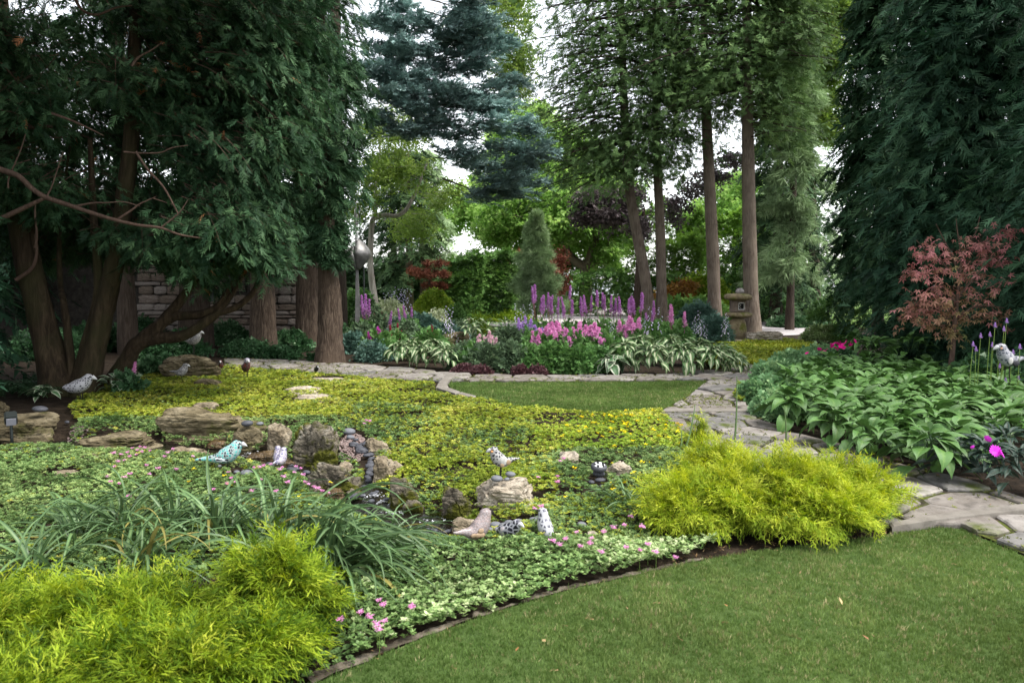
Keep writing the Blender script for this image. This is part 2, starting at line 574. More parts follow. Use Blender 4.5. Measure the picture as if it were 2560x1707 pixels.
MGREEN = foliage('tree_leaves', [(0, (0.039, 0.091, 0.0195)), (.5, (0.104, 0.195, 0.039)), (1, (0.195, 0.312, 0.065))], .4, .5, .3, .25, .4)
BIRCHL = foliage('birch_leaves', [(0, (0.075, 0.138, 0.0275)), (.5, (0.15, 0.237, 0.0525)), (1, (0.275, 0.375, 0.1))], .45, .5, .3, .2, .6)
PURPLE = foliage('purple_beech_leaves', [(0, (.035, .03, .028)), (.5, (.085, .065, .07)), (1, (.16, .14, .13))], .2, .45, .35, .3, .6)
REDM = foliage('red_maple_leaves', [(0, (.08, .03, .018)), (.5, (.19, .07, .045)), (1, (.3, .13, .08))], .35, .5, .3, .25, 1.0)
PINKM = foliage('pink_maple_leaves', [(0, (0.18, 0.204, 0.072)), (.3, (0.312, 0.216, 0.108)), (.65, (0.396, 0.198, 0.156)), (1, (0.48, 0.192, 0.198))], .35, .5, .3, .25, 2.0)
CYPR = foliage('golden_cypress_threads', [(0, (0.027, 0.063, 0.0072)), (.35, (0.099, 0.171, 0.0126)), (.7, (0.252, 0.342, 0.0234)), (1, (0.45, 0.495, 0.054))], .32, .5, .25, .2, 2.5)
SHADEP = foliage('shade_plant_leaves', [(0, (0.0191, 0.0478, 0.0191)), (.5, (0.0425, 0.106, 0.0425)), (.9, (0.106, 0.191, 0.0952)), (1, (0.319, 0.404, 0.265))], .25, .4, .4, .3, 1.5)
BLUEP = foliage('blue_green_leaves', [(0, (0.0405, 0.081, 0.0607)), (.5, (0.0945, 0.176, 0.135)), (1, (0.216, 0.324, 0.27))], .2, .4, .4, .3, 1.2)
BEDG = foliage('bed_leaves', [(0, (0.0435, 0.109, 0.029)), (.5, (0.109, 0.232, 0.0653)), (1, (0.232, 0.377, 0.145))], .28, .45, .4, .3, 1.5)
BEDD = foliage('bed_dark_leaves', [(0, (0.048, 0.072, 0.04)), (.5, (0.112, 0.176, 0.096)), (.9, (0.208, 0.304, 0.16)), (1, (0.32, 0.16, 0.16))], .25, .45, .4, .3, 1.5)
HEUCH = foliage('wine_leaves', [(0, (.03, .012, .014)), (.5, (.09, .04, .045)), (1, (.2, .12, .12))], .2, .4, .4, .3, 2)
CREAM = foliage('cream_edged_leaves', [(0, (0.176, 0.275, 0.11)), (.5, (0.44, 0.506, 0.275)), (1, (0.748, 0.77, 0.572))], .3, .45, .3, .2, 1.5)
CLIP = foliage('clipped_leaves', [(0, (0.075, 0.15, 0.0125)), (.5, (0.188, 0.3, 0.0312)), (1, (0.375, 0.45, 0.0625))], .25, .5, .3, .25, 1.0)
YEWL = foliage('yew_leaves', [(0, (0.0422, 0.101, 0.027)), (.5, (0.118, 0.236, 0.0591)), (1, (0.27, 0.439, 0.118))], .2, .5, .3, .3, .8)
SEDUM = foliage('sedum_leaves', [(0, (.08, .18, .07)), (.5, (.19, .34, .16)), (1, (.38, .53, .26))], .28, .45, .35, .2, 2)
ORANGE = foliage('rust_leaves', [(0, (.1, .045, .012)), (.5, (.19, .09, .025)), (1, (.3, .2, .05))], .3, .5, .3, .2, 1)
PINKF = foliage('pink_petals', [(0, (.56, .17, .4)), (.5, (.74, .32, .58)), (1, (.88, .54, .75))], .3, .6, .2, .12, 4)
MAGF = foliage('magenta_petals', [(0, (.3, .02, .22)), (.5, (.5, .06, .38)), (1, (.65, .16, .55))], .3, .6, .2, .12, 4)
HOTF = foliage('hot_pink_petals', [(0, (.5, .0, .14)), (.5, (.72, .01, .26)), (1, (.85, .06, .4))], .3, .6, .2, .1, 4)
VIOF = foliage('violet_petals', [(0, (.3, .12, .2)), (.5, (.48, .2, .5)), (1, (.66, .36, .72))], .3, .6, .2, .12, 4)
REDF = foliage('crimson_petals', [(0, (.16, .01, .02)), (.5, (.3, .03, .06)), (1, (.45, .08, .14))], .3, .6, .2, .12, 4)
LILF = foliage('lilac_petals', [(0, (.5, .44, .62)), (.5, (.66, .62, .78)), (1, (.84, .82, .9))], .3, .6, .2, .08, 4)
PALEPF = foliage('pale_pink_petals', [(0, (.5, .28, .36)), (.5, (.7, .45, .52)), (1, (.85, .66, .7))], .3, .6, .2, .1, 4)
LAVF = foliage('lavender_petals', [(0, (.32, .16, .5)), (.5, (.46, .27, .62)), (1, (.62, .42, .74))], .3, .6, .2, .1, 4)
YELF = foliage('yellow_petals', [(0, (.7, .48, .0)), (1, (.85, .7, .02))], .2, .6, .2, .1, 4)
STEM = foliage('green_stems', [(0, (0.078, 0.143, 0.026)), (1, (0.182, 0.26, 0.065))], 0, .6, .2, .2, 3)
STEMR = foliage('reddish_stems', [(0, (.12, .06, .03)), (1, (.22, .12, .07))], 0, .6, .2, .2, 3)

BARK_CEDAR = bark('cedar_bark', (.01, .007, .004), (.032, .022, .013), (.075, .054, .032), 5, moss=(.033, .032, .013))
BARK_PINE = bark('pine_bark', (.02, .013, .009), (.07, .05, .036), (.17, .13, .098), 9, bump_s=1.4)
BARK_GREY = bark('grey_bark', (.06, .044, .032), (.135, .105, .08), (.23, .19, .155), 8, bump_s=.6, moss=(.2, .16, .12))
BARK_BIRCH = bark('birch_bark', (.05, .045, .04), (.33, .3, .27), (.52, .48, .45), 5, bump_s=.4, moss=(.22, .19, .16))
BARK_DARK = bark('dark_bark', (.02, .014, .01), (.05, .037, .028), (.09, .07, .055), 8)
TWIG = bark('twig_bark', (.03, .018, .013), (.075, .048, .036), (.13, .09, .066), 12, bump_s=.3)

# ================================================================== ROCK LIST (photo edges: left, right, top, foot)
ROCKS = [
    # u0, u1, vtop, vfoot, depth factor, material, seed, roughness of shape, label
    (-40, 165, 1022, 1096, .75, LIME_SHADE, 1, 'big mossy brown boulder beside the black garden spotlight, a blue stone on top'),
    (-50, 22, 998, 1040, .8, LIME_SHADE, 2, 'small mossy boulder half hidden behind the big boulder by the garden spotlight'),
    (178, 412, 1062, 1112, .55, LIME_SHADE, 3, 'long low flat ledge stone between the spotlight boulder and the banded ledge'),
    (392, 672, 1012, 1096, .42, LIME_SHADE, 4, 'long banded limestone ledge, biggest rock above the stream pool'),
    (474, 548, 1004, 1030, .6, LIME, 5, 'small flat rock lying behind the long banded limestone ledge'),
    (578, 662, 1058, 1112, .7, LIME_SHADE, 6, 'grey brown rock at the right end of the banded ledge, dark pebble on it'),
    (668, 730, 1050, 1120, .8, LIME, 7, 'upright tan rock behind the purple mosaic bird in the stream'),
    (732, 858, 1036, 1150, .75, LIME_MOSS, 8, 'tall craggy boulder with moss patches, highest rock beside the stream'),
    (758, 925, 1126, 1222, .7, LIME_MOSS, 9, 'wide craggy boulder with bright moss at its foot, below the tallest boulder'),
    (928, 994, 1124, 1196, .8, LIME, 10, 'rounded tan boulder right of the black pebble trail'),
    (954, 1052, 1170, 1248, .7, LIME_MOSS, 11, 'tan boulder with moss along its front, beside the small cascade'),
    (1088, 1184, 1192, 1278, .7, LIME_MOSS, 12, 'rounded boulder with a mossy left side, left of the bird rock'),
    (1182, 1348, 1192, 1268, .85, LIME_PALE, 13, 'pale flat topped rock that carries the black spotted white bird'),
    (1128, 1204, 1272, 1318, .8, LIME, 14, 'small round tan rock at the right end of the lower pool'),
    (1396, 1456, 1128, 1168, .8, LIME_PALE, 15, 'pale square stepping stone in the green mat, left of the white topped stone'),
    (1504, 1582, 1154, 1196, .8, LIME_PALE, 16, 'pale rock beside the stone with the white top'),
    (1462, 1502, 1328, 1348, .9, LIME_PALE, 17, 'small white stone among the pink flowers of the green mat'),
    (698, 806, 966, 988, .8, LIME_PALE, 18, 'largest pale flat stone set in the golden mat above the boulders'),
    (728, 834, 986, 1006, .7, LIME_PALE, 19, 'pale flat stone in the golden mat just below the largest one'),
    (772, 866, 944, 956, .8, LIME_PALE, 20, 'thin pale stone in the golden mat nearest the tree with the thick trunk'),
    (894, 940, 953, 963, .8, LIME_PALE, 21, 'smallest pale flat stone in the golden mat near the path'),
    (120, 212, 1176, 1198, .8, LIME, 22, 'flat tan stone in the dark green mat left of the turquoise bird'),
    (196, 258, 1130, 1144, .8, LIME, 23, 'small flat tan stone just below the long low ledge stone'),
    (908, 984, 1094, 1136, .8, LIME, 24, 'flat brown rock above the black pebble trail'),
    (616, 702, 1104, 1146, .8, WETROCK, 25, 'wet brown rock that the little waterfall runs over'),
    (414, 526, 1100, 1130, .7, LIME, 26, 'low grey rock behind the turquoise bird at the pool edge'),
    (514, 574, 1090, 1108, .6, WETROCK, 27, 'thin wet rock lying in the upper pool'),
    (408, 556, 884, 952, .7, LIME_SHADE, 28, 'mossy boulder under the cedar that carries a white spotted bird'),
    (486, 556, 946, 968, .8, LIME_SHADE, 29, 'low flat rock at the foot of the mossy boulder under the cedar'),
    (1866, 1958, 824, 858, .7, LIME_PALE, 30, 'pale rough rock right of the stone lantern'),
    (1812, 1880, 848, 862, .9, LIME, 31, 'flat slab under the stone lantern'),
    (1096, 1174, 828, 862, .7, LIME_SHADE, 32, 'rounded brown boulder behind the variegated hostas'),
    (1000, 1052, 796, 822, .8, LIME_MOSS, 33, 'small mossy rock left of the dark ball shrub'),
    (1158, 1192, 796, 812, .8, LIME_PALE, 34, 'small pale rock beside the dark ball shrub'),
    (1930, 1972, 768, 784, .8, LIME_PALE, 35, 'left pale rock on the bank beyond the paved path'),
    (1976, 2022, 772, 788, .8, LIME_PALE, 36, 'right pale rock on the bank beyond the paved path'),
    (2380, 2470, 952, 985, .8, LIME, 37, 'flat tan rock under the mosaic bird among the hostas'),
    (862, 902, 1196, 1226, .9, LIME_MOSS, 39, 'small mossy rock wedged below the black pebble trail'),
    (806, 872, 1206, 1240, .8, WETROCK, 40, 'dark wet rock at the foot of the wide craggy boulder'),
    (1004, 1064, 1226, 1262, .9, LIME_MOSS, 41, 'small mossy rock between the cascade boulder and the rounded boulder'),
    (700, 748, 1126, 1150, .8, WETROCK, 42, 'low wet rock under the tall boulder beside the violet birds'),
    (846, 884, 1140, 1166, .9, LIME, 43, 'small tan rock at the lower right of the tall boulder'),
    (968, 1012, 1150, 1182, .9, LIME, 44, 'small tan rock half buried in the golden mat above the cascade'),
    (560, 610, 1122, 1136, .8, WETROCK, 38, 'low wet stone at the foot of the little waterfall'),
]
ROCK_GEO = []
for (u0, u1, vt, vb, df, m, sd, lab) in ROCKS:
    uc = (u0 + u1) / 2
    f = gp(uc, vb)
    w = (u1 - u0) * f[1] / F
    dep = w * df
    c = np.array([f[0] * (1 + dep * .4 / f[1]), f[1] + dep * .42, 0])
    h = max(.025, pp(uc, vt, c[1])[2])
    ROCK_GEO.append((c, w, dep, h))

# ================================================================== GROUND
xs = np.concatenate([-np.geomspace(700, 9.5, 22), np.arange(-9, 9.01, .17), np.geomspace(9.5, 700, 22)])
ys = np.concatenate([np.linspace(-12, .8, 8), np.arange(1.2, 18, .16), np.geomspace(18.3, 900, 48)])
GX, GY = np.meshgrid(xs, ys)
GZ = ground_z(GX, GY) + np.where((GY < 18) & (abs(GX) < 9), .008 * (vnoise(GX, GY, 9) - 1), 0)
nx, ny = len(xs), len(ys)
i = np.arange(ny - 1)[:, None] * nx + np.arange(nx - 1)[None]
q = np.stack([i, i + 1, i + nx + 1, i + nx], -1).reshape(-1, 4)
link('ground', make_mesh('ground', np.stack([GX, GY, GZ], -1).reshape(-1, 3), [q], SOIL))['kind'] = 'structure'

def sheet(name, pts, z, mat, kind='structure'):
    pg = poly(pts) if not isinstance(pts, np.ndarray) else pts
    V = np.column_stack([pg, np.full(len(pg), z)])
    o = link(name, make_mesh(name, V, [np.arange(len(pg))[None]], mat, smooth=False))
    if o.data.polygons[0].normal.z < 0:
        o.data.flip_normals()
    o['kind'] = kind
    return o

# the lake behind the garden
m, nt, b, out = new_mat('lake_water')
b.inputs['Base Color'].default_value = (.3, .36, .42, 1); b.inputs['Roughness'].default_value = .15
n = tex_noise(nt, .4, 4); bump(nt, b, n.outputs[0], .15, .2)
sheet('lake', np.array([[-1500, 112], [1500, 112], [1500, 3500], [-1500, 3500]], float), -7.0, m)

# far lawns, driveway, paved path
sheet('far_lawn', np.array([[-40, 27], [-6, 24.5], [2, 26], [7, 27], [26, 26], [60, 30], [60, 84], [-60, 84], [-60, 30]], float), .006, FARTURF)
DRIVE_PG = poly([(1150, 806), (1240, 797), (1330, 789), (1440, 786), (1470, 774), (1570, 770), (1600, 778), (1612, 800), (1590, 812), (1500, 814), (1380, 815), (1240, 816)])
sheet('driveway', DRIVE_PG, .014, DRIVE)
PAVE_PG = poly([(1780, 812), (1890, 806), (1960, 803), (2044, 806), (2034, 822), (1996, 838), (1900, 842), (1800, 836)])
sheet('paved_path', PAVE_PG, .014, PAVE)
sheet('bank_lawn', poly([(1895, 803), (1900, 786), (1940, 776), (2040, 778), (2070, 800), (1990, 804)]), .018, FARTURF)

# ------------------------------------------------------------------ lawns
LAWN_F = poly([(800, 1707), (1070, 1591), (1250, 1528), (1431, 1474), (1611, 1434), (1758, 1401), (2011, 1364), (2236, 1337), (2345, 1321), (2399, 1324), (2471, 1354), (2560, 1393), (3.9, 3.6), (6, 2), (6, -3), (-3.4, -3), (-2.6, 1.0)])
LAWN_D = poly([(1118, 957), (1300, 957), (1500, 956), (1770, 954), (1748, 974), (1715, 995), (1680, 1015), (1655, 1029), (1580, 1032), (1500, 1034), (1400, 1031), (1320, 1021), (1230, 1004), (1160, 990), (1132, 978)])
sheet('lawn', LAWN_F, .006, TURF)
sheet('lawn', LAWN_D, .006, TURF)

def grass(name, label, pg, rng, dens, h, w, blades, fade=None, sub='grass'):
    P = sample_poly(rng, pg, dens)
    if fade is not None:
        keep = fade(P)
        P = P[keep]
    T = [t_tuft(blades, 1, w / h, .55, s, .35 if False else .5) for s in range(4)]
    A = Acc()
    k = rng.integers(0, 4, len(P))
    patch = vnoise(P[:, 0], P[:, 1], 1.6, 1)
    fine = vnoise(P[:, 0], P[:, 1], 9.0, 2)
    tint = np.clip(.42 + .2 * patch + .14 * fine + rng.normal(0, .13, len(P)), 0, .9)
    dry = rng.random(len(P)) < .03 + .08 * np.clip(patch + .2, 0, 1)
    tint[dry] = rng.uniform(.9, 1, dry.sum())
    S = h * rng.uniform(.6, 1.15, len(P)) * (1 + .15 * fine)
    for j in range(4):
        s = k == j
        Q = np.column_stack([P[s], np.full(s.sum(), .004)])
        fr = up_frames(rng, s.sum(), .15)
        # template is upright along z already: use plain rotation about z
        a = rng.uniform(0, 6.28, s.sum())
        fr = np.zeros((s.sum(), 3, 3)); fr[:, 0, 0] = np.cos(a); fr[:, 1, 0] = np.sin(a); fr[:, 0, 1] = -np.sin(a); fr[:, 1, 1] = np.cos(a); fr[:, 2, 2] = 1
        V, Fc, tt = scatter(T[j], Q, fr, S[s], tint[s])
        A.add(V, [Fc], tt)
    o = link(name, A.mesh(name, GRASS))
    return props(o, label, 'grass', kind='stuff')

rng = np.random.default_rng(5)
grass('lawn_grass', 'mown green lawn in the foreground with dry straw flecks', LAWN_F, rng, 4200, .024, .0052, 6,
      lambda P: (P[:, 1] > 1.9) & (P[:, 0] < P[:, 1] * .95 + .9) & (rng.random(len(P)) < np.clip(3.6 / np.maximum(P[:, 1], .1), .5, 1)))
grass('lawn_grass', 'small half round lawn framed by flagstones and the golden mat', LAWN_D, rng, 1700, .03, .008, 5)

# ------------------------------------------------------------------ flagstone paths: every stone its own piece
PATH1 = poly([(560, 898), (700, 903), (850, 910), (1000, 922), (1140, 935), (1400, 941), (1650, 939), (1800, 927), (1930, 906), (1990, 890), (2040, 870), (2100, 872), (2080, 900), (2000, 935), (1770, 953), (1500, 955), (1118, 956), (1095, 956), (960, 950), (840, 940), (720, 928), (560, 918)])
PATH2 = poly([(1768, 956), (1712, 998), (1655, 1032), (1660, 1060), (1730, 1115), (1850, 1190), (2050, 1300), (2240, 1332), (2345, 1318), (2399, 1321), (2471, 1351), (2560, 1390), (4.6, 3.1), (5.6, 3.9), (4.6, 4.8), (2800, 1300), (2560, 1254), (2420, 1205), (2300, 1180), (2150, 1130), (2000, 1090), (1905, 1055), (1866, 1015), (1866, 970), (1915, 928)])

def clip_half(pg, p, nrm):
    out = []
    for a, b in zip(pg, np.roll(pg, -1, 0)):
        da, db = (a - p) @ nrm, (b - p) @ nrm
        if da <= 0: out.append(a)
        if da * db < 0: out.append(a + (b - a) * da / (da - db))
    return np.array(out)

def flagstones(parent, pg, cell, seed, gap=.011, top=.036, avoid=()):
    rng = np.random.default_rng(seed)
    lo, hi = pg.min(0) - .3, pg.max(0) + .3
    nxx, nyy = int((hi[0] - lo[0]) / cell[0]) + 1, int((hi[1] - lo[1]) / cell[1]) + 1
    S = np.array([[lo[0] + (a + .5 * (b_ % 2) + rng.uniform(-.38, .38)) * cell[0], lo[1] + (b_ + rng.uniform(-.34, .34)) * cell[1]] for a in range(nxx) for b_ in range(nyy)])
    seedsin = inside(pg, S[:, 0], S[:, 1]) | (dist_poly(pg, S[:, 0], S[:, 1]) < .22)
    cnt = 0
    for k in np.where(seedsin)[0]:
        c = S[k]
        box = c + np.array([[-1.2, -1.2], [1.2, -1.2], [1.2, 1.2], [-1.2, 1.2]])
        d = np.hypot(*(S - c).T)
        for j in np.argsort(d)[1:18]:
            nrm = (S[j] - c) / d[j]
            box = clip_half(box, (S[j] + c) / 2 - nrm * gap, nrm)
            if len(box) < 3: break
        if len(box) < 3: continue
        # subdivide the outline, wobble it and trim it to the path edge
        pts = []
        for a, b_ in zip(box, np.roll(box, -1, 0)):
            L = np.hypot(*(b_ - a)); n = max(1, int(L / .14))
            e = (b_ - a) / max(L, 1e-6); nn = np.array([e[1], -e[0]])
            for t in range(n):
                p = a + (b_ - a) * (t / n)
                pts.append(p - nn * abs(rng.normal(0, .008)) if t else p + (c - p) * .05)
        pts = np.array(pts)
        cin = c
        if not inside(pg, np.array([c[0]]), np.array([c[1]]))[0]:
            ins = inside(pg, pts[:, 0], pts[:, 1])
            if not ins.any(): continue
            cin = pts[ins].mean(0)
            if not inside(pg, cin[:1], cin[1:])[0]: continue
        for _ in range(14):
            o_ = ~inside(pg, pts[:, 0], pts[:, 1])
            if not o_.any(): break
            pts[o_] += (cin - pts[o_]) * .14
        ctr = pts.mean(0)
        x, y = pts[:, 0], pts[:, 1]
        area = .5 * abs(np.dot(x, np.roll(y, -1)) - np.dot(y, np.roll(x, -1)))
        if area < .018: continue
        q_ = pts - ctr
        n = len(q_)
        t = top + rng.normal(0, .004)
        sl = rng.normal(0, .008, 2)
        def ring(s, z): return np.column_stack([q_ * s, z + q_ @ sl])
        r = max(.05, np.hypot(*q_.T).mean())
        V = np.vstack([ring(1, 0.0), ring(1, t - .012), ring(1 - .012 / r, t - .002), ring(1 - .04 / r, t + .001)])
        f = []
        for a in range(3):
            f += [[a * n + i_, a * n + (i_ + 1) % n, (a + 1) * n + (i_ + 1) % n, (a + 1) * n + i_] for i_ in range(n)]
        me = make_mesh('flagstone', V, [np.array(f), (3 * n + np.arange(n))[None]], FLAG[rng.choice(3, p=[.4, .3, .3])], smooth=False)
        link('flagstone', me, parent, (ctr[0], ctr[1], 0))
        cnt += 1
    return cnt

p1 = sheet('path', PATH1, .010, JOINT)
p2 = sheet('path', PATH2, .014, JOINT)
flagstones(p1, PATH1, (.66, .42), 3)
flagstones(p2, PATH2, (.62, .46), 8)

def slab(parent, pts, top, mat, name='edging_stone', bottom=0.0):
    pg = poly(pts)
    c = pg.mean(0); q_ = pg - c; n = len(q_)
    r = np.hypot(*q_.T).mean()
    V = np.vstack([np.column_stack([q_, np.full(n, bottom)]), np.column_stack([q_, np.full(n, top - .01)]), np.column_stack([q_ * (1 - .012 / r), np.full(n, top)])])
    f = [[a * n + i_, a * n + (i_ + 1) % n, (a + 1) * n + (i_ + 1) % n, (a + 1) * n + i_] for a in range(2) for i_ in range(n)]
    me = make_mesh(name, V, [np.array(f), (2 * n + np.arange(n))[None]], mat, smooth=False)
    return link(name, me, parent, (c[0], c[1], 0))

# smooth edging across the paths and round the left tip of the small lawn
EDGE = stone('edging', (.13, .115, .095), (.19, .172, .148), (.245, .225, .2), 2.5, .8, moss=.06, dark=.75, bump_s=.25)
slab(p2, [(2230, 1336), (2330, 1320), (2440, 1306), (2570, 1291), (2570, 1275), (2440, 1290), (2320, 1307), (2222, 1325)], .052, EDGE)
slab(p2, [(1652, 1038), (1885, 1037), (1880, 1030), (1662, 1030)], .05, EDGE)
for s in ([(1120, 941), (1141, 941), (1130, 953), (1107, 953)], [(1106, 954), (1129, 954), (1117, 965), (1096, 964)], [(1095, 966), (1117, 966), (1122, 976), (1090, 976)],
          [(1092, 978), (1124, 977.5), (1150, 987), (1138, 992)], [(1142, 993), (1153, 988), (1190, 998), (1180, 1002)]):
    slab(p1, s, .05, EDGE)
# worn edging along the front lawn
e1 = poly([(1800, 1400), (2011, 1366), (2236, 1339), (2236, 1330), (2011, 1352), (1780, 1385)])
rng = np.random.default_rng(14)
ea = spline(np.array([[*p_, 0] for p_ in poly([(780, 1712), (1070, 1592), (1250, 1529), (1431, 1475), (1611, 1435), (1758, 1402)])]), 60)[:, :2]
eb = spline(np.array([[*p_, 0] for p_ in poly([(755, 1700), (1070, 1580), (1250, 1519), (1431, 1467), (1611, 1428), (1758, 1397)])]), 60)[:, :2]
ea += rng.normal(0, .006, ea.shape); eb += rng.normal(0, .014, eb.shape)
sheet('soil_edge', np.vstack([ea, eb[::-1]]), .011, stone('worn_edge', (.035, .027, .018), (.1, .082, .06), (.24, .205, .16), 7, .95, moss=.25, mossc=(.06, .07, .018), dark=.35))

# ------------------------------------------------------------------ creeping ground cover
GC = poly([(560, 921), (700, 930), (840, 944), (960, 954), (1085, 962), (1090, 984), (1130, 996), (1230, 1009), (1320, 1025), (1400, 1035), (1500, 1038), (1655, 1036), (1680, 1070), (1740, 1118), (1850, 1190), (1900, 1330), (1760, 1394), (1611, 1433), (1431, 1473), (1250, 1526), (1070, 1588), (800, 1703), (-1.9, 2.2), (-4.6, 2.2), (-6.6, 5.0), (-7.2, 7.6), (-260, 1115), (160, 1100), (200, 1062), (170, 1030), (210, 990), (330, 955), (420, 935), (560, 925)])
rng = np.random.default_rng(11)
P = sample_poly(rng, GC, 1600)
P = np.vstack([P, sample_poly(rng, poly([(1700, 1392), (1611, 1434), (1431, 1474), (1250, 1527), (1070, 1589), (880, 1668), (880, 1420), (1100, 1400), (1560, 1330)]), 1100)])
dcam = P[:, 1]
P = P[rng.random(len(P)) < np.where(dcam < 7, .95, np.where(dcam < 10, .62, .5))]
keep = dist_poly(STREAM, P[:, 0], P[:, 1], False) > .2 + .06 * vnoise(P[:, 0], P[:, 1], 6)
rockh = np.zeros(len(P))
for c, w, dep, h in ROCK_GEO:
    e = ((P[:, 0] - c[0]) / (w * .5)) ** 2 + ((P[:, 1] - c[1]) / (dep * .5)) ** 2
    keep &= e > .86
for pts in ([(845, 1108), (878, 1078), (912, 1092), (935, 1130), (945, 1165), (938, 1205), (912, 1205), (905, 1165), (880, 1145), (848, 1140)], [(-80, 1096), (190, 1096), (190, 1116), (-80, 1124)], [(1180, 1300), (1345, 1298), (1350, 1316), (1240, 1326), (1180, 1322)], [(575, 1182), (640, 1182), (640, 1202), (575, 1202)], [(1470, 1200), (1520, 1196), (1520, 1226), (1470, 1228)], [(1440, 1312), (1468, 1312), (1468, 1326), (1440, 1326)]):
    keep &= ~inside(poly(pts), P[:, 0], P[:, 1])
keep &= rng.random(len(P)) > np.clip(1.6 * (vnoise(P[:, 0], P[:, 1], 7, 1) - .55), 0, .8)
P = P[keep]
U, Vp = to_px(np.column_stack([P, np.zeros(len(P))]))
nzv = .5 * vnoise(P[:, 0], P[:, 1], 2.2, 0) + .5 * vnoise(P[:, 0], P[:, 1], 5.5, 1)
rnd = rng.random(len(P))
yel = np.where(Vp < 1055, .93, np.where(U < 900, .07, np.where(Vp < 1200, np.where(U < 1400, .55, .15), np.where(U < 1400, .5, .2))))
yel = np.where((U > 1100) & (U < 1330) & (Vp > 1225) & (Vp < 1345), .85, yel)
yel = np.where((U < 760) & (U > 690) & (Vp > 1240), .7, yel)
yel = np.where((U < 330) & (Vp > 1095), .04, yel)
yel = np.where((U > 880) & (U < 1080) & (Vp > 1020) & (Vp < 1110), .45, yel)
pY = np.clip(yel + .75 * nzv * (1 - abs(2 * yel - 1)) + .0, 0, 1)
front = (Vp > 1392 - .02 * (U - 1100) + 16 * nzv) & (U > 880)
kind = np.where(rnd < pY, 0, 1)
lime = (U > 1340) & (Vp < 1230) & (Vp > 1030) & (nzv > -.25 + (Vp - 1030) / 400)
kind = np.where((kind == 1) & lime, 2, kind)
kind = np.where(front, 3, kind)
lift = .012 + .03 * rng.random(len(P)) + np.where(front, .05 * rng.random(len(P)), 0) + .02 * (vnoise(P[:, 0], P[:, 1], 4, 2) + 1)
specs = [('golden_groundcover', 'bright golden yellow creeping mat across the middle of the garden', GOLD, [t_rosette(7, .9, .62, .35, s, True) for s in range(5)], (.02, .031)),
         ('green_groundcover', 'low green leafy mat sloping down towards the stream and lawn', GREEN, [t_rosette(9, .8, .5, .5, s + 9, True) for s in range(5)], (.02, .032)),
         ('lime_groundcover', 'lime green stonecrop mat beside the path, dotted with yellow', LIMEL, [t_rosette(9, .8, .5, .5, s + 19, True) for s in range(5)], (.02, .032)),
         ('pale_groundcover', 'pale edged trailing mat along the front lawn edge', VARI, [t_rosette(7, .95, .62, .45, s + 29) for s in range(5)], (.02, .031))]
for k, (nm, lab, mt, T, (s0, s1)) in enumerate(specs):
    A = Acc()
    sel = np.where(kind == k)[0]
    tt = rng.integers(0, 5, len(sel))
    for j in range(5):
        s = sel[tt == j]
        Q = np.column_stack([P[s], ground_z(P[s, 0], P[s, 1]) + lift[s]])
        ti = np.clip(.5 + .22 * vnoise(P[s, 0], P[s, 1], 3.5, 2) + rng.normal(0, .2, len(s)), 0, 1)
        V, Fc, t_ = scatter(T[j], Q, up_frames(rng, len(s), .35), rng.uniform(s0, s1, len(s)) * (1 + .025 * np.maximum(0, P[s, 1] - 5)), ti)
        t_ = np.clip(t_ + rng.normal(0, .16, len(t_)), 0, 1)
        A.add(V, [Fc], t_)
    props(link(nm, A.mesh(nm, mt)), lab, 'ground cover', kind='stuff')

# golden mat round the lantern, and a strip beside the sedum
G2 = poly([(1735, 905), (1770, 880), (1800, 858), (1880, 858), (1960, 852), (2030, 862), (2050, 872), (1995, 895), (1915, 915), (1860, 918), (1800, 922)])
G3 = poly([(1852, 968), (1885, 968), (1880, 1000), (1850, 1012), (1838, 995)])
for pg, lab, dn in ((G2, 'golden creeping mat in front of the stone lantern', 330), (G3, 'small golden tuft between the flagstones and the blue green sedum', 700)):
    Q = sample_poly(rng, pg, dn)
    A = Acc()
    for j in range(4):
        q_ = Q[j::4]
        V, Fc, t_ = scatter(t_rosette(7, .9, .6, .4, j + 50, True), np.column_stack([q_, rng.uniform(.015, .07, len(q_))]), up_frames(rng, len(q_), .35), rng.uniform(.05, .085, len(q_)), np.clip(rng.normal(.5, .2, len(q_)), 0, 1))
        A.add(V, [Fc], t_)
    props(link('golden_groundcover', A.mesh('golden_groundcover', GOLD)), lab, 'ground cover', kind='stuff')

# tiny yellow stonecrop flowers in the lime mat
Q = sample_poly(rng, poly([(1440, 1060), (1560, 1042), (1640, 1044), (1700, 1075), (1720, 1110), (1640, 1120), (1520, 1090)]), 60)
Q = np.vstack([Q, sample_poly(rng, poly([(1380, 1060), (1700, 1060), (1760, 1180), (1400, 1290)]), 9), sample_poly(rng, poly([(280, 1190), (900, 1190), (900, 1290), (560, 1290)]), 8)])
V, Fc, t_ = scatter(t_rosette(6, .9, .6, .3, 3), np.column_stack([Q, rng.uniform(.06, .085, len(Q))]), up_frames(rng, len(Q), .2), rng.uniform(.02, .036, len(Q)), rng.random(len(Q)))
props(link('yellow_blossoms', make_mesh('yellow_blossoms', V, [Fc], YELF, {'tint': t_})), 'tiny yellow stonecrop blossoms over the lime green mat', 'flowers', kind='stuff')

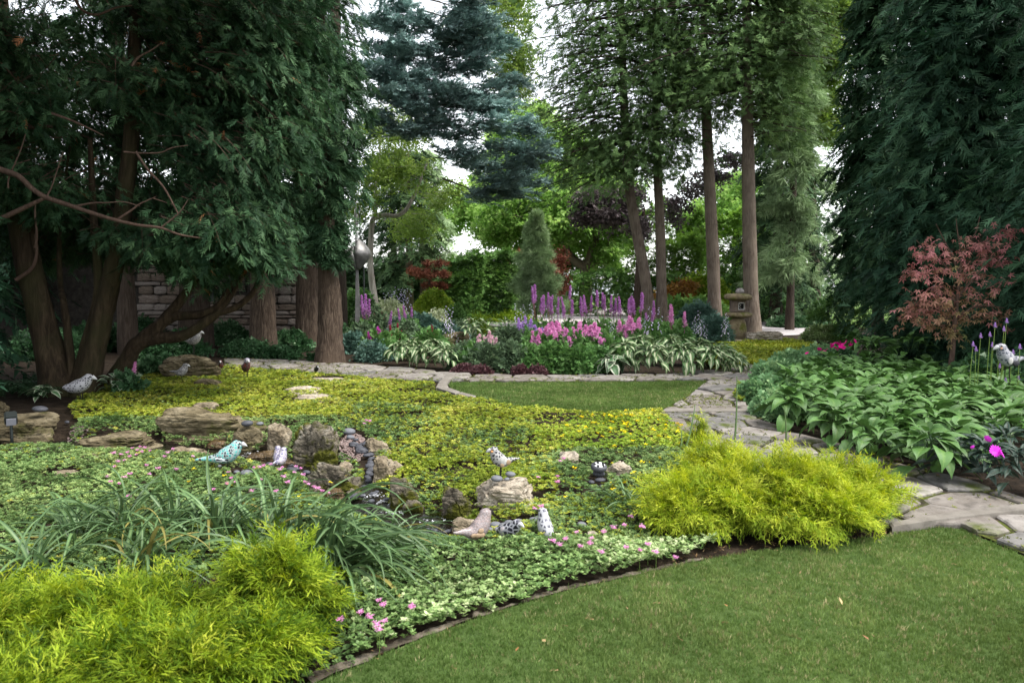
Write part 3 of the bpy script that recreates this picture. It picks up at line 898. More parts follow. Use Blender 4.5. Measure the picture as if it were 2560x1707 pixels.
# ------------------------------------------------------------------ stream
m, nt, b, out = new_mat('stream_water')
nf = tex_noise(nt, 9, 6, .6, dist=1.2)
rf = ramp(nt, [(.3, (.004, .004, .004)), (.6, (.012, .01, .007)), (.75, (.025, .02, .015))])
nt.links.new(nf.outputs[0], rf.inputs[0]); nt.links.new(rf.outputs[0], b.inputs['Base Color'])
b.inputs['Roughness'].default_value = .06; b.inputs['Specular IOR Level'].default_value = .7
n = tex_noise(nt, 13, 3, .5, dist=1.2); bump(nt, b, n.outputs[0], .5, .025)
S = spline(np.column_stack([STREAM, np.zeros(len(STREAM))]), 90)[:, :2]
Tn = nz(np.gradient(S, axis=0)); Nn = np.column_stack([-Tn[:, 1], Tn[:, 0]])
wv = np.linspace(-.34, .34, 9)
Vw = np.array([[*(S[i_] + Nn[i_] * w_), -.062 + .006 * math.sin(i_ * 1.3 + w_ * 20)] for i_ in range(90) for w_ in wv])
i = np.arange(89)[:, None] * 9 + np.arange(8)[None]
o = link('stream_water', make_mesh('stream_water', Vw, [np.stack([i, i + 1, i + 10, i + 9], -1).reshape(-1, 4)], m)); o['kind'] = 'structure'
# white broken water where it falls
FOAM = plain('white_water', (.75, .77, .8), .3)
A = Acc()
for (u, v, z0, r, k) in [(632, 1136, -.0, .04, 40), (612, 1143, -.045, .05, 30), (652, 1146, -.05, .05, 24), (938, 1240, -.03, .035, 40), (952, 1256, -.05, .045, 40), (985, 1284, -.06, .05, 22), (1085, 1306, -.058, .05, 18)]:
    c = gp(u, v, z0)
    Q = c + np.column_stack([rng.normal(0, r, k), rng.normal(0, r * .5, k), abs(rng.normal(0, .008, k))])
    V, Fc, t_ = scatter(t_rosette(5, .9, .3, .2, k), Q, up_frames(rng, k, .4), rng.uniform(.004, .014, k), .5)
    A.add(V, [Fc], .5)
props(link('foam', A.mesh('foam', FOAM)), 'white broken water where the stream falls between the rocks', 'foam', kind='stuff')

# pea gravel around the pebble trail and under the spotlight
def gravel(label, pts, n, r, z=.0):
    Q = sample_poly(rng, poly(pts), n)
    ico = bmesh.new(); bmesh.ops.create_icosphere(ico, subdivisions=1, radius=1)
    tv = np.array([v.co[:] for v in ico.verts]) * [1, .8, .6]; tf = np.array([[v.index for v in f.verts] for f in ico.faces]); ico.free()
    V, Fc, t_ = scatter((tv, tf), np.column_stack([Q, ground_z(Q[:, 0], Q[:, 1]) + .008]), up_frames(rng, len(Q), .3), rng.uniform(.6, 1.3, len(Q)) * r, rng.random(len(Q)))
    props(link('gravel', make_mesh('gravel', V, [Fc], GRAVEL_M, {'tint': t_})), label, 'gravel', kind='stuff')
gravel('pinkish pea gravel between the tall boulder and the black pebbles', [(845, 1105), (880, 1080), (910, 1095), (925, 1120), (900, 1150), (850, 1140)], 2200, .013)
gravel('dark gravel under the garden spotlight', [(-60, 1100), (190, 1100), (230, 1070), (190, 1060), (150, 1110), (-60, 1125)], 900, .016)

# moss and seedlings in the joints of the flagstones: they sit lower than the stone tops
A = Acc()
MOSSL = foliage('moss', [(0, (.05, .06, .012)), (.5, (.1, .115, .02)), (1, (.17, .19, .04))], .1, .8, .1, .3, 3)
for pg, dn in ((PATH1, 240), (PATH2, 420)):
    Q = sample_poly(rng, pg, dn)
    Q = Q[(vnoise(Q[:, 0], Q[:, 1], 2.6, 2) + rng.normal(0, .25, len(Q))) > -.1]
    V, Fc, t_ = scatter(t_rosette(8, .9, .5, .5, 77, True), np.column_stack([Q, rng.uniform(.018, .034, len(Q))]), up_frames(rng, len(Q), .3), rng.uniform(.012, .026, len(Q)), rng.random(len(Q)))
    A.add(V, [Fc], t_)
props(link('moss', A.mesh('moss', MOSSL)), 'olive moss growing in the joints between the flagstones', 'moss', kind='stuff')
# dry needles and leaf crumbs lying on stone, soil and lawn edge
A = Acc()
LITM = foliage('dry_litter', [(0, (.06, .035, .018)), (.5, (.16, .1, .05)), (1, (.32, .22, .12))], 0, .9, .1, .2, 3)
for pg, dn, z_ in ((PATH2, 26, .04), (PATH1, 14, .04), (np.vstack([ea + .04, (eb - .1)[::-1]]), 500, .016), (poly([(1600, 1440), (1760, 1398), (2236, 1334), (2236, 1318), (1780, 1370), (1600, 1420)]), 420, .012), (LAWN_F, 9, .024)):
    Q = sample_poly(rng, pg, dn)
    V, Fc, t_ = scatter(t_cluster(2, .9, .22, .6, 5, .8), np.column_stack([Q, np.full(len(Q), z_)]), up_frames(rng, len(Q), .15), rng.uniform(.012, .035, len(Q)), rng.random(len(Q)))
    A.add(V, [Fc], t_)
props(link('litter', A.mesh('litter', LITM)), 'dry needles and leaf crumbs scattered over path, soil edge and lawn', 'litter', kind='stuff')

# ================================================================== ROCKS
def ico(sub):
    bm = bmesh.new(); bmesh.ops.create_icosphere(bm, subdivisions=sub, radius=1)
    V = np.array([v.co[:] for v in bm.verts]); Fc = np.array([[v.index for v in f.verts] for f in bm.faces]); bm.free()
    return V, Fc
ICO = {s: ico(s) for s in (2, 3, 4, 5, 6)}

def fbm3(V, s, seed, octs=4):
    rng = np.random.default_rng(seed)
    r = np.zeros(len(V)); a = 1.0
    for o_ in range(octs):
        for _ in range(5):
            f = nz(rng.normal(0, 1, 3)) * s * rng.uniform(.6, 1.4)
            r += a * .35 * np.sin(V @ f + rng.uniform(0, 6.28))
        s *= 2.1; a *= .52
    return r

def rock_mesh(name, w, dep, h, seed, mat, planes=11, strata=0.0, rough=.07, sub=4):
    V, Fc = ICO[sub]
    rng = np.random.default_rng(seed)
    N = nz(rng.normal(0, 1, (planes, 3)) * [1, 1, .8]); d = rng.uniform(.68, .95, planes)
    dots = V @ N.T
    r = np.min(np.where(dots > .05, d / np.maximum(dots, .05), 9), 1)
    r = np.minimum(r, 1.08)
    V = np.sign(V) * np.abs(V) ** .72
    V = V / np.linalg.norm(V, axis=1, keepdims=True) * (1 / np.max(np.abs(V), 1, keepdims=True)) ** .0
    box = (np.abs(V) ** 3.2).sum(1, keepdims=True) ** (-1 / 3.2)
    V = V * box
    f1 = fbm3(V, 2.2, seed, 5)
    r = r * (1 + rough * f1)
    # ridges, clefts and pits
    r += rough * 1.1 * (.5 - np.abs(fbm3(V * [1, 1, 1.7], 3.2, seed + 3, 4)))
    cl = np.abs(fbm3(V * [.8, .8, 1.8], 2.6, seed + 11, 3))
    r -= rough * 1.6 * np.clip(.16 - cl, 0, 1) / .16
    pit = fbm3(V, 7, seed + 5, 3)
    r -= .06 * np.clip(pit - .3, 0, 1)
    P = V * r[:, None]
    if strata:
        zz = P[:, 2] * 9 + .8 * fbm3(P, 2, seed + 9, 2)
        k = np.abs((zz % 2) - 1)
        P[:, :2] *= (1 - strata * np.clip(.35 - k, 0, 1) * 1.2)[:, None]
    ext = np.abs(P).max(0)
    P = P / ext * [w * .5, dep * .5, h]
    low = P[:, 2] < 0
    P[low, 2] *= .35
    return make_mesh(name, P, [Fc], mat, smooth=sub < 5)

for (u0, u1, vt, vb, df, m, sd, lab), (c, w, dep, h) in zip(ROCKS, ROCK_GEO):
    st = .28 if sd in (3, 4, 15, 30, 28) else (.1 if sd < 28 else .05)
    big = (u1 - u0) > 75
    o = link('rock', rock_mesh('rock', w * 1.04, dep, h, sd * 7 + 1, m, strata=st, planes=9 if h < .08 else 12, rough=.13 if m is LIME_MOSS else .085, sub=6 if m is LIME_MOSS and (u1 - u0) > 80 else 5 if (u1 - u0) > 60 else 4), None, (c[0], c[1], min(0, gz(c) * .5)))
    props(o, lab, 'rock')
ROCKTOP = {sd: (c, w, dep, h) for (u0, u1, vt, vb, df, m, sd, lab), (c, w, dep, h) in zip(ROCKS, ROCK_GEO)}

# ================================================================== HOUSE with a dry stone wall
hx0, hx1, hy, hh = -19.0, -4.95, 20.6, 3.6
house = thing('house', ((hx0 + hx1) / 2, hy + 2, 0), 'house of long thin grey brown stones half hidden behind the dark conifers', 'house')
HL = Vector(house.location)
def box_mesh(name, lo, hi, mat, origin=HL):
    bm = bmesh.new(); bmesh.ops.create_cube(bm, size=1)
    for v in bm.verts:
        v.co = Vector([(lo[k] + hi[k]) / 2 + v.co[k] * (hi[k] - lo[k]) - origin[k] for k in range(3)])
    me = bpy.data.meshes.new(name); bm.to_mesh(me); bm.free(); me.materials.append(mat)
    return me
MORTAR = stone('mortar', (.02, .017, .014), (.045, .04, .034), (.07, .06, .05), 8, .95, dark=.6)
WSTONE = [stone('wall_stone_%d' % k, a, b_, c_, 3, .9, dark=.55, strata=2) for k, (a, b_, c_) in enumerate([((.14, .11, .09), (.23, .185, .155), (.32, .27, .235)), ((.18, .15, .13), (.28, .24, .21), (.37, .33, .3)), ((.1, .08, .06), (.18, .14, .11), (.26, .21, .17))])]
wall = link('wall', box_mesh('wall', (hx0, hy, -.1), (hx1, hy + 1.9, hh), MORTAR), house)
rng = np.random.default_rng(4)
protos = []
for k in range(5):
    V, Fc = ICO[2]
    bx = np.abs(V).max(1)
    q_ = V / bx[:, None]
    q_ = np.sign(q_) * np.abs(q_) ** .9 * .5
    q_ = q_ * (1 + .06 * fbm3(V, 3, k + 3, 3))[:, None]
    # bevelled block of about 40 triangles would lose its rounded corners: keep the low ball-block
    protos.append([make_mesh('stone', q_, [Fc], m_, smooth=False) for m_ in WSTONE])
z = -.02; cnt = 0
WIN = (-7.35, -6.85, 1.28, 1.72)
while z < hh and cnt < 300:
    ch = rng.choice([.08, .11, .14, .18, .23], p=[.2, .25, .25, .2, .1])
    x = hx1 + .02
    while x > -9.6 and cnt < 300:
        L = rng.uniform(.3, .95) if ch < .16 else rng.uniform(.3, .55)
        xa, xb = x - L, x
        if not (xb > WIN[0] and xa < WIN[1] and z + ch > WIN[2] and z < WIN[3]):
            o = link('stone', protos[rng.integers(0, 5)][rng.integers(0, 3)], wall, ((xa + xb) / 2 - HL[0], hy - .015 - rng.uniform(0, .03) - HL[1], z + ch / 2))
            o.scale = (L - .012, .12, ch - .014)
            o.rotation_euler = (0, rng.normal(0, .006), rng.normal(0, .02))
            cnt += 1
        x = xa
    z += ch
# rest of the wall front, past the stones one can pick apart
link('roof', box_mesh('roof', (hx0 - .5, hy - .6, hh + .003), (hx1 + .3, hy + 2.3, hh + .25), plain('roof_shingle', (.05, .045, .04), .9, nscale=6)), house)
wdw = link('window', box_mesh('window', (WIN[0] + .02, hy - .03, WIN[2] + .01), (WIN[1] - .02, hy - .004, WIN[3] - .01), plain('dark_opening', (.006, .006, .007), .3)), house)
for k in range(9):
    zz = WIN[2] + .04 + k * .04
    link('slat', box_mesh('slat', (WIN[1] - .24, hy - .06, zz), (WIN[1] - .03, hy - .034, zz + .018), plain('slat_stone', (.15, .12, .09), .9) if k == 0 else bpy.data.materials['slat_stone']), wdw)
DARKMET = plain('dark_metal', (.03, .036, .034), .45, .3)
ds = pp(535, 690, hy)[0]
link('downspout', box_mesh('downspout', (ds - .1, hy - .17, 1.05), (ds + .06, hy - .07, hh), DARKMET), house)
V, fs = tube([(0, 0, 0), (0, -.05, 0), (0, -.08, 0)], [.11, .1, .02], 16, 6)
lx = pp(583, 724, hy)
lamp = link('wall_lamp', make_mesh('wall_lamp', V, fs, plain('lamp_glass', (.75, .76, .8), .3)), house, (lx[0] - HL[0], hy - .05 - HL[1], lx[2]))

# ================================================================== TREES
def sprays(rng, B, D, L, K, size, spread=.22, thick=.06, droop=.25, hang=.3, face=.4, t0=.25, tint0=.45, tvar=.18, tpow=.7, jit=.35):
    """K sprays along each bough (base B, direction D, length L)"""
    n = len(B)
    t = t0 + (1.02 - t0) * rng.random((n, K)) ** tpow
    up = np.array([0, 0, 1.0])
    lat = nz(np.cross(D, up) + 1e-6)
    s = rng.normal(0, 1, (n, K)) * spread * (1.15 - .75 * t)
    P = B[:, None] + D[:, None] * (L[:, None] * t)[..., None] + lat[:, None] * (s * L[:, None])[..., None]
    P = P + up * (-droop * L[:, None] * t ** 2 + rng.normal(0, thick, (n, K)) * L[:, None])[..., None]
    dr = D[:, None] + lat[:, None] * (2.4 * s + .6 * np.sign(s))[..., None] + up * (-2 * droop * t - hang)[..., None] + rng.normal(0, jit, (n, K, 3))
    out = np.broadcast_to(D[:, None] * [1, 1, 0], P.shape)
    N = up + out * face + rng.normal(0, jit, (n, K, 3))
    tint = np.clip(tint0 + rng.normal(0, tvar * .7, (n, 1)) + rng.normal(0, tvar, (n, K)), 0, .97)
    S = size * rng.uniform(.65, 1.25, (n, K))
    f = lambda a: a.reshape(-1, *a.shape[2:])
    return f(P), frames(f(dr), f(N)), f(S), f(tint)

def sprays_lod(rng, B, D, L, K, size, *a, **kw):
    """fine sprays on the boughs one can see from the garden, fewer and larger ones high up"""
    hi = B[:, 2] > EYE + .37 * np.abs(B[:, 1]) + .7
    out = []
    if (~hi).any(): out.append(sprays(rng, B[~hi], D[~hi], L[~hi], K, size, *a, **kw))
    if hi.any(): out.append((*sprays(rng, B[hi], D[hi], L[hi], max(4, K // 3), size * 1.7, *a, **kw), FR_LOW))
    return out

def boughs_env(rng, cx, cy, h0, h1, Rf, n, rise=.05, front=.7, hp=1.0, jitter=.15, az0=None, azw=1.25):
    h = h0 + (h1 - h0) * rng.random(n) ** hp
    az = rng.uniform(0, 2 * math.pi, n)
    camaz = math.atan2(-cy, -cx) if az0 is None else az0
    fr = rng.random(n) < front
    az[fr] = camaz + rng.normal(0, azw, fr.sum())
    R_ = np.array([Rf(x) for x in (h - h0) / (h1 - h0)])
    L = R_ * rng.uniform(.72, 1.1, n) * (1 + jitter * np.sin(az * 3 + h * 2.3) * np.sin(h * 1.7 + az))
    ri = rise + rng.normal(0, .12, n)
    D = np.column_stack([np.cos(az) * np.cos(ri), np.sin(az) * np.cos(ri), np.sin(ri)])
    return np.column_stack([np.full(n, cx), np.full(n, cy), h]), D, L

def clump_boughs(rng, clumps, axis, tilt=-.15, L=.6):
    """clumps: (u, v, distance, half width px, half height px, half depth m, boughs)"""
    B, D, LL = [], [], []
    for (u, v, d, ru, rv, rd, n) in clumps:
        c = pp(u, v, d)
        q_ = nz(rng.normal(0, 1, (n, 3))) * (rng.random(n) ** .45)[:, None]
        p = c + q_ * [ru * d / F, rd, rv * d / F]
        ax = np.array([axis[0], axis[1]])
        o_ = p[:, :2] - ax
        o_ = nz(o_ + rng.normal(0, .9, o_.shape))
        dd = nz(np.column_stack([o_, rng.normal(tilt, .3, n)]))
        l = L * rng.uniform(.6, 1.3, n)
        B.append(p - dd * l[:, None] * .5); D.append(dd); LL.append(l)
    return np.concatenate(B), np.concatenate(D), np.concatenate(LL)

def crown(name, rng, T, data, mat, parent, extra=None):
    A = Acc()
    T0 = T
    for (P, Fr, S, ti, *own) in data:
        T = own[0] if own else T0
        k = rng.integers(0, len(T), len(P))
        for j in range(len(T)):
            s = k == j
            if s.any():
                V, Fc, t_ = scatter(T[j], P[s], Fr[s], S[s], ti[s])
                A.add(V, [Fc], t_)
    return link(name, A.mesh(name, mat, tuple(parent.location)), parent)

def wood(name, parent, tubes, mat):
    A = Acc()
    for k, (pts, rad, kw) in enumerate(tubes):
        V, fs = tube(pts, rad, **kw)
        A.add(V, fs, .5)
    return link(name, A.mesh(name, mat, tuple(parent.location)), parent)

def twigs(name, parent, B, D, L, droop, r, mat, frac=.95):
    """one thin drooping stick per bough"""
    n = len(B)
    t = np.array([0, .35, .7, 1.0]) * frac
    C = B[:, None] + D[:, None] * (L[:, None] * t)[..., None] + np.array([0, 0, 1.0]) * (-droop * L[:, None] * t ** 2)[..., None]
    lat = nz(np.cross(D, [0, 0, 1.0]) + 1e-6); up = np.cross(lat, D)
    rr = np.clip(r * L, .003, .05)[:, None] * np.array([1, .7, .45, .12])
    a = np.array([0, 2.09, 4.19])
    off = lat[:, None, None] * np.cos(a)[None, None, :, None] + up[:, None, None] * np.sin(a)[None, None, :, None]
    V = (C[:, :, None] + off * rr[..., None, None]).reshape(-1, 3)
    base = (np.arange(n) * 12)[:, None, None] + (np.arange(3) * 3)[None, :, None]
    j = np.arange(3)[None, None]
    q = np.stack([base + j, base + (j + 1) % 3, base + 3 + (j + 1) % 3, base + 3 + j], -1).reshape(-1, 4)
    return props(link(name, make_mesh(name, V - np.array(parent.location), [q], mat), parent), kind='stuff')

FR_CEDAR = [t_frond(10, .6, .62, .1, .3, taper=.75, seed=s, wiggle=.07, axis_w=.06) for s in range(6)]
FR_FINE = [t_frond(8, .62, .65, .15, .3, taper=.75, seed=s + 5, wiggle=.08, axis_w=.06) for s in range(5)]
FR_FIR = [t_frond(11, .36, .95, .15, -.08, taper=.5, seed=s + 9, wiggle=.08, axis_w=.14) for s in range(4)]
FR_LOW = [t_frond(7, .5, .75, .2, .25, seed=s + 13, wiggle=.04) for s in range(3)]
TN_PINE = [t_needles(12, s, .8, .085) for s in range(4)]
CL_LEAF = [t_cluster(7, .4, .26, .8, s, .3) for s in range(4)]
CL_BIG = [t_cluster(6, .55, .4, .8, s + 7, .3) for s in range(4)]

def env_tree(name, label, cat, base, h0, h1, Rf, n, K, size, mat, T, seed, trunk_r=.15, trunk_mat=None, trunk_pts=None, droop=.25, hang=.3, spread=.22, thick=.06, face=.4, rise=.05, front=.7, group=None, t0=.25, twig=True, hp=1.0, tint0=.45, topfine=None, jit=.35, az0=None, azw=1.25, tsides=14, trough=.05, tvar=.18, core=0):
    rng = np.random.default_rng(seed)
    r = thing(name, (base[0], base[1], 0), label, cat, group)
    tp = trunk_pts if trunk_pts is not None else [(base[0], base[1], -.05), (base[0], base[1], h1 * .5), (base[0], base[1], h1 * .97)]
    tr = [trunk_r * 1.35, trunk_r * 1.02, trunk_r * .96, trunk_r * .9, trunk_r * .8, trunk_r * .65, trunk_r * .5, trunk_r * .3, .02]
    wood('trunk', r, [(tp, tr, dict(sides=tsides, n=40, rough=trough, seed=seed))], trunk_mat or BARK_DARK)
    B, D, L = boughs_env(rng, base[0], base[1], h0, h1, Rf, n, rise, front, hp, az0=az0, azw=azw)
    if trunk_pts is not None:
        tpz = spline(trunk_pts, 60)
        B[:, 0] = np.interp(B[:, 2], tpz[:, 2], tpz[:, 0]); B[:, 1] = np.interp(B[:, 2], tpz[:, 2], tpz[:, 1])
    if twig:
        twigs('branches', r, B, D, L, droop, .012, TWIG if trunk_mat is not BARK_DARK else BARK_DARK)
    data = sprays_lod(rng, B, D, L, K, size, spread, thick, droop, hang, face, t0, tint0, tvar, jit=jit)
    crown('crown', rng, T, data, mat, r)
    if core:                                  # inner layer of larger, darker sprays, added to close gaps
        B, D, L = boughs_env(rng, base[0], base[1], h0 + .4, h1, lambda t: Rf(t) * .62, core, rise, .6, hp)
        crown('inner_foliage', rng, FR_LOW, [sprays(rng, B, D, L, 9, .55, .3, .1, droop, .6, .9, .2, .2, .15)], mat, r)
    return r

# ---------------------------------------------------------------- the spreading cedar at the left
rng = np.random.default_rng(21)
cb = gp(180, 985)
cedar = thing('cedar_tree', (cb[0], cb[1], 0), 'many stemmed spreading cedar with leaning brown trunks at the dark left side', 'tree')
d0 = cb[1]
def tp(*pts, dd=0.0):
    return [pp(u, v, d0 + dd + (q_[0] if q_ else 0)) for (u, v, *q_) in pts]
BK = dict(sides=18, n=44, rough=.07)
wood('trunk', cedar, [(tp((152, 995), (138, 930), (118, 850), (90, 740), (62, 620), (40, 480), (20, 300), (0, 60), (-20, -300)), [.3, .22, .185, .172, .165, .155, .14, .12, .08], dict(seed=1, **BK))], BARK_CEDAR)
wood('trunk', cedar, [(tp((212, 998), (222, 930), (240, 850), (262, 760), (285, 660), (310, 500), (330, 300), (340, -100)), [.27, .17, .15, .14, .13, .12, .1, .06], dict(seed=2, **BK))], BARK_CEDAR)
wood('trunk', cedar, [(tp((196, 998), (205, 920), (222, 840), (240, 770), (246, 700), (235, 560), (225, 350)), [.18, .1, .08, .07, .06, .05, .03], dict(seed=5, **BK))], BARK_CEDAR)
wood('trunk', cedar, [(tp((186, 990), (176, 900), (168, 820), (160, 760), (150, 700, .4), (150, 560, .6), (170, 400, .8), (200, 200, 1)), [.09, .065, .05, .045, .04, .03, .02, .006], dict(seed=6, **BK))], BARK_CEDAR)
dl = .6
wood('limb', cedar, [(tp((270, 985), (290, 945), (318, 900), (345, 858), (395, 845), (460, 838), (520, 800), (548, 778), (556, 766), dd=dl), [.2, .14, .125, .12, .095, .08, .07, .055, .05], dict(seed=3, **BK)),
    (tp((548, 782), (590, 768), (630, 735), (652, 692), (668, 640), (672, 600), dd=dl), [.05, .045, .04, .035, .03, .02], dict(seed=4, **BK)),
    (tp((548, 776), (570, 750), (592, 715), (612, 680), (626, 640), (640, 590), dd=dl), [.05, .042, .036, .03, .027, .02], dict(seed=7, **BK))], BARK_CEDAR)
wood('limb', cedar, [(tp((345, 858), (380, 825), (420, 800), (445, 790), (500, 786), (545, 765), (575, 720), (598, 680), (618, 650), dd=dl), [.1, .085, .075, .07, .06, .05, .04, .035, .025], dict(seed=8, **BK))], BARK_CEDAR)
wood('limb', cedar, [(tp((340, 866), (380, 835), (415, 795), (445, 760), (470, 725), (492, 692), (515, 665), (530, 630), dd=dl), [.1, .085, .08, .07, .06, .05, .045, .03], dict(seed=9, **BK))], BARK_CEDAR)
# the long bare branch that crosses in front, and its forks
df = -1.6
wood('limb', cedar, [(tp((-60, 395), (0, 424), (46, 441), (80, 472), (115, 494), (184, 517), (240, 536), (291, 551), (345, 563), (402, 570), (450, 587), (513, 597), dd=df), [0.0396, 0.036, 0.03312, 0.03168, 0.03024, 0.02592, 0.02376, 0.0216, 0.01872, 0.01584, 0.01296, 0.0072], dict(sides=8, n=60, rough=.05)),
    (tp((-40, 568), (0, 548), (60, 520), (115, 494), dd=df), [0.036, 0.0324, 0.0288, 0.0216], dict(sides=8, n=20)),
    (tp((291, 551), (330, 525), (350, 510), (390, 492), dd=df), [0.01584, 0.01296, 0.01008, 0.00576], dict(sides=6, n=20)),
    (tp((184, 517), (230, 508), (270, 507), (310, 505), (350, 516), dd=df), [0.0144, 0.01152, 0.00936, 0.0072, 0.00576], dict(sides=6, n=20)),
    (tp((402, 570), (430, 548), (450, 530), (470, 500), dd=df), [0.01296, 0.0108, 0.00864, 0.00432], dict(sides=6, n=20)),
    (tp((115, 494), (128, 470), (145, 420), (158, 380), dd=df), [0.01152, 0.00936, 0.0072, 0.00432], dict(sides=6, n=20)),
    (tp((340, 380), (370, 425), (410, 470), (446, 536), dd=df), [0.01584, 0.0144, 0.01296, 0.00864], dict(sides=6, n=20)),
    (tp((0, 326), (60, 320), (130, 316), dd=df + 1), [0.036, 0.0324, 0.0216], dict(sides=8, n=20)),
    (tp((130, 284), (180, 302), (230, 325), (260, 340), dd=df), [0.018, 0.0144, 0.0108, 0.00576], dict(sides=6, n=20)),
    (tp((310, 380), (345, 383), (400, 382), (430, 370), (470, 364), dd=df), [0.01296, 0.01008, 0.00864, 0.0072, 0.00576], dict(sides=6, n=20)),
    (tp((20, 470), (24, 440), (50, 380), (64, 335), dd=df), [0.01152, 0.00936, 0.0072, 0.00432], dict(sides=6, n=20)),
    (tp((330, 165), (345, 145), (380, 125), (408, 105), dd=df), [0.01584, 0.01296, 0.00864, 0.00576], dict(sides=6, n=20)),
    (tp((180, -30), (200, 20), (240, 38), (290, 20), (330, 15), dd=df), [0.0216, 0.01872, 0.0144, 0.0108, 0.00576], dict(sides=6, n=20)),
    (tp((88, 620), (92, 590), (88, 545), (88, 500), dd=-.6), [.02, .018, .015, .01], dict(sides=6, n=20)),
    (tp((40, 700), (80, 670), (92, 630), (88, 585), dd=-.3), [.03, .025, .02, .014], dict(sides=6, n=20)),
    ], TWIG)
cl_main = [(30, 430, 10.6, 80, 70, .5, 55), (50, 250, 10.6, 90, 90, .5, 60), (20, 90, 10.6, 90, 80, .5, 60), (130, 480, 11.0, 70, 50, .5, 30),  # big light clumps in front
    (560, 545, 10.4, 110, 70, .7, 120), (470, 600, 10.6, 100, 55, .7, 80), (640, 600, 10.7, 55, 50, .5, 50), (600, 500, 10.6, 80, 60, .6, 60),
    (420, 615, 11.2, 60, 36, .5, 40), (340, 575, 11.4, 80, 50, .7, 46), (540, 610, 11.2, 60, 26, .5, 36), (230, 590, 12.2, 60, 40, .5, 26), (500, 690, 12.0, 26, 14, .3, 8),
    (600, 400, 10.8, 110, 90, .8, 110), (700, 330, 11.2, 60, 90, .7, 70), (690, 200, 11.6, 80, 120, .8, 110), (620, 180, 11.2, 90, 70, .8, 80),
    (640, 70, 11.4, 110, 80, .8, 100), (500, 350, 11.2, 100, 90, .8, 80), (390, 220, 11.0, 110, 70, .7, 75), (480, 130, 11.6, 130, 90, .9, 85),
    (520, 250, 12.0, 100, 90, .8, 70), (330, 470, 11.8, 120, 60, .8, 50), (240, 560, 12.4, 110, 60, .8, 45), (120, 590, 12.6, 110, 60, .8, 40), (60, 560, 12.4, 80, 70, .8, 35),
    (760, 90, 12, 60, 80, .8, 50), (390, 30, 11.6, 120, 60, .9, 70), (230, 60, 12, 130, 70, .9, 30), (90, 120, 12.2, 110, 90, .9, 26), (60, 300, 12.4, 100, 60, .8, 24), (170, 330, 12.4, 120, 50, .8, 24), (300, 330, 12, 80, 80, .8, 34),
    (250, 190, 11.4, 90, 30, .6, 18), (560, -80, 11.6, 250, 80, 1.2, 120), (200, -120, 12, 300, 90, 1.4, 110), (100, -250, 9.0, 420, 60, 1.6, 170), (-150, -200, 9.5, 300, 140, 1.6, 150), (450, -260, 9.5, 300, 60, 1.3, 130), (-260, 250, 10.4, 160, 300, 1.0, 170), (200, -400, 7.5, 500, 60, 1.5, 150), (20, 230, 13.2, 120, 150, .7, 90), (200, 180, 13.4, 120, 120, .7, 60), (100, 420, 13.4, 120, 60, .7, 60)]  # clumps above and beside the view are added to shade the left trunks
B, D, L = clump_boughs(rng, cl_main, (cb[0], cb[1]), -.25, .62)
twigs('branches', cedar, B, D, L, .3, .012, TWIG)
data = sprays_lod(rng, B, D, L, 20, .165, .28, .1, .25, .22, .45, .1, .5, .2, jit=.5)
data[0] = (*data[0][:3], np.where(rng.random(len(data[0][3])) < .006, 1.0, data[0][3]))
crown('crown', rng, FR_CEDAR, data, CEDAR, cedar)
# a withered brown bunch hanging from the lowest limb
V, Fc, tt = scatter(FR_CEDAR[0], *[a for a in (lambda n: (pp(617, 655, d0 + dl - .2) + np.column_stack([rng.normal(0, .05, n), rng.normal(0, .05, n), rng.normal(.04, .05, n)]), frames(np.column_stack([rng.normal(0, .35, n), rng.normal(0, .35, n), -np.ones(n)]), rng.normal(0, 1, (n, 3))), rng.uniform(.1, .17, n), np.full(n, 1.0)))(26)])
link('withered_bunch', make_mesh('withered_bunch', V - np.array(cedar.location), [Fc], CEDAR, {'tint': tt}), cedar)

# tall columnar conifers behind it
def col_env(R_, bottom=.75, top=.25):
    return lambda t: R_ * (bottom + (1 - bottom) * min(1, t * 4)) * (1 - (1 - top) * max(0, t - .25) / .75)
tb = gp(824, 908)
env_tree('arborvitae', 'tall dark green arborvitae with thick ridged trunk beside the bed of grey green leaves', 'tree', tb, 2.0, 11.5, lambda t: np.interp(2 + 9.5 * t, [2, 3.2, 4, 4.8, 11], [.3, .36, .72, .92, .6]), 330, 22, .22, CEDAR, FR_CEDAR, 31, .235, BARK_PINE, droop=.3, hang=.3, jit=.5, spread=.28, thick=.09, front=.75, tsides=22, trough=.09, hp=1.15, trunk_pts=[(tb[0], tb[1], -.05), (tb[0] + .02, tb[1], 1.2), (tb[0] - .02, tb[1], 3), (tb[0] - .1, tb[1] + .1, 11)])
tb = gp(772, 866)
env_tree('conifer', 'conifer trunk standing just behind the thick ridged trunk', 'tree', tb, 3.0, 12, col_env(1.7, .8), 200, 20, .28, CEDAR, FR_LOW, 32, .25, BARK_PINE, droop=.3, hang=.45, front=.75, tsides=18, trough=.09)
tb = gp(660, 882)
env_tree('conifer', 'dark conifer with bare straight trunk in front of the stone house wall', 'tree', tb, 3.2, 12, col_env(1.75, .85), 240, 18, .28, CEDAR, FR_LOW, 33, .235, BARK_PINE, droop=.35, hang=.45, front=.75, tsides=18, trough=.09)
tb = gp(492, 872)
env_tree('conifer', 'dark conifer with trunk behind the white spotted bird on the boulder', 'tree', tb, 3.3, 12, col_env(1.9, .85), 210, 18, .3, CEDAR, FR_LOW, 34, .3, BARK_DARK, droop=.35, hang=.45, front=.7, tsides=18, trough=.09)
tb = gp(322, 884)
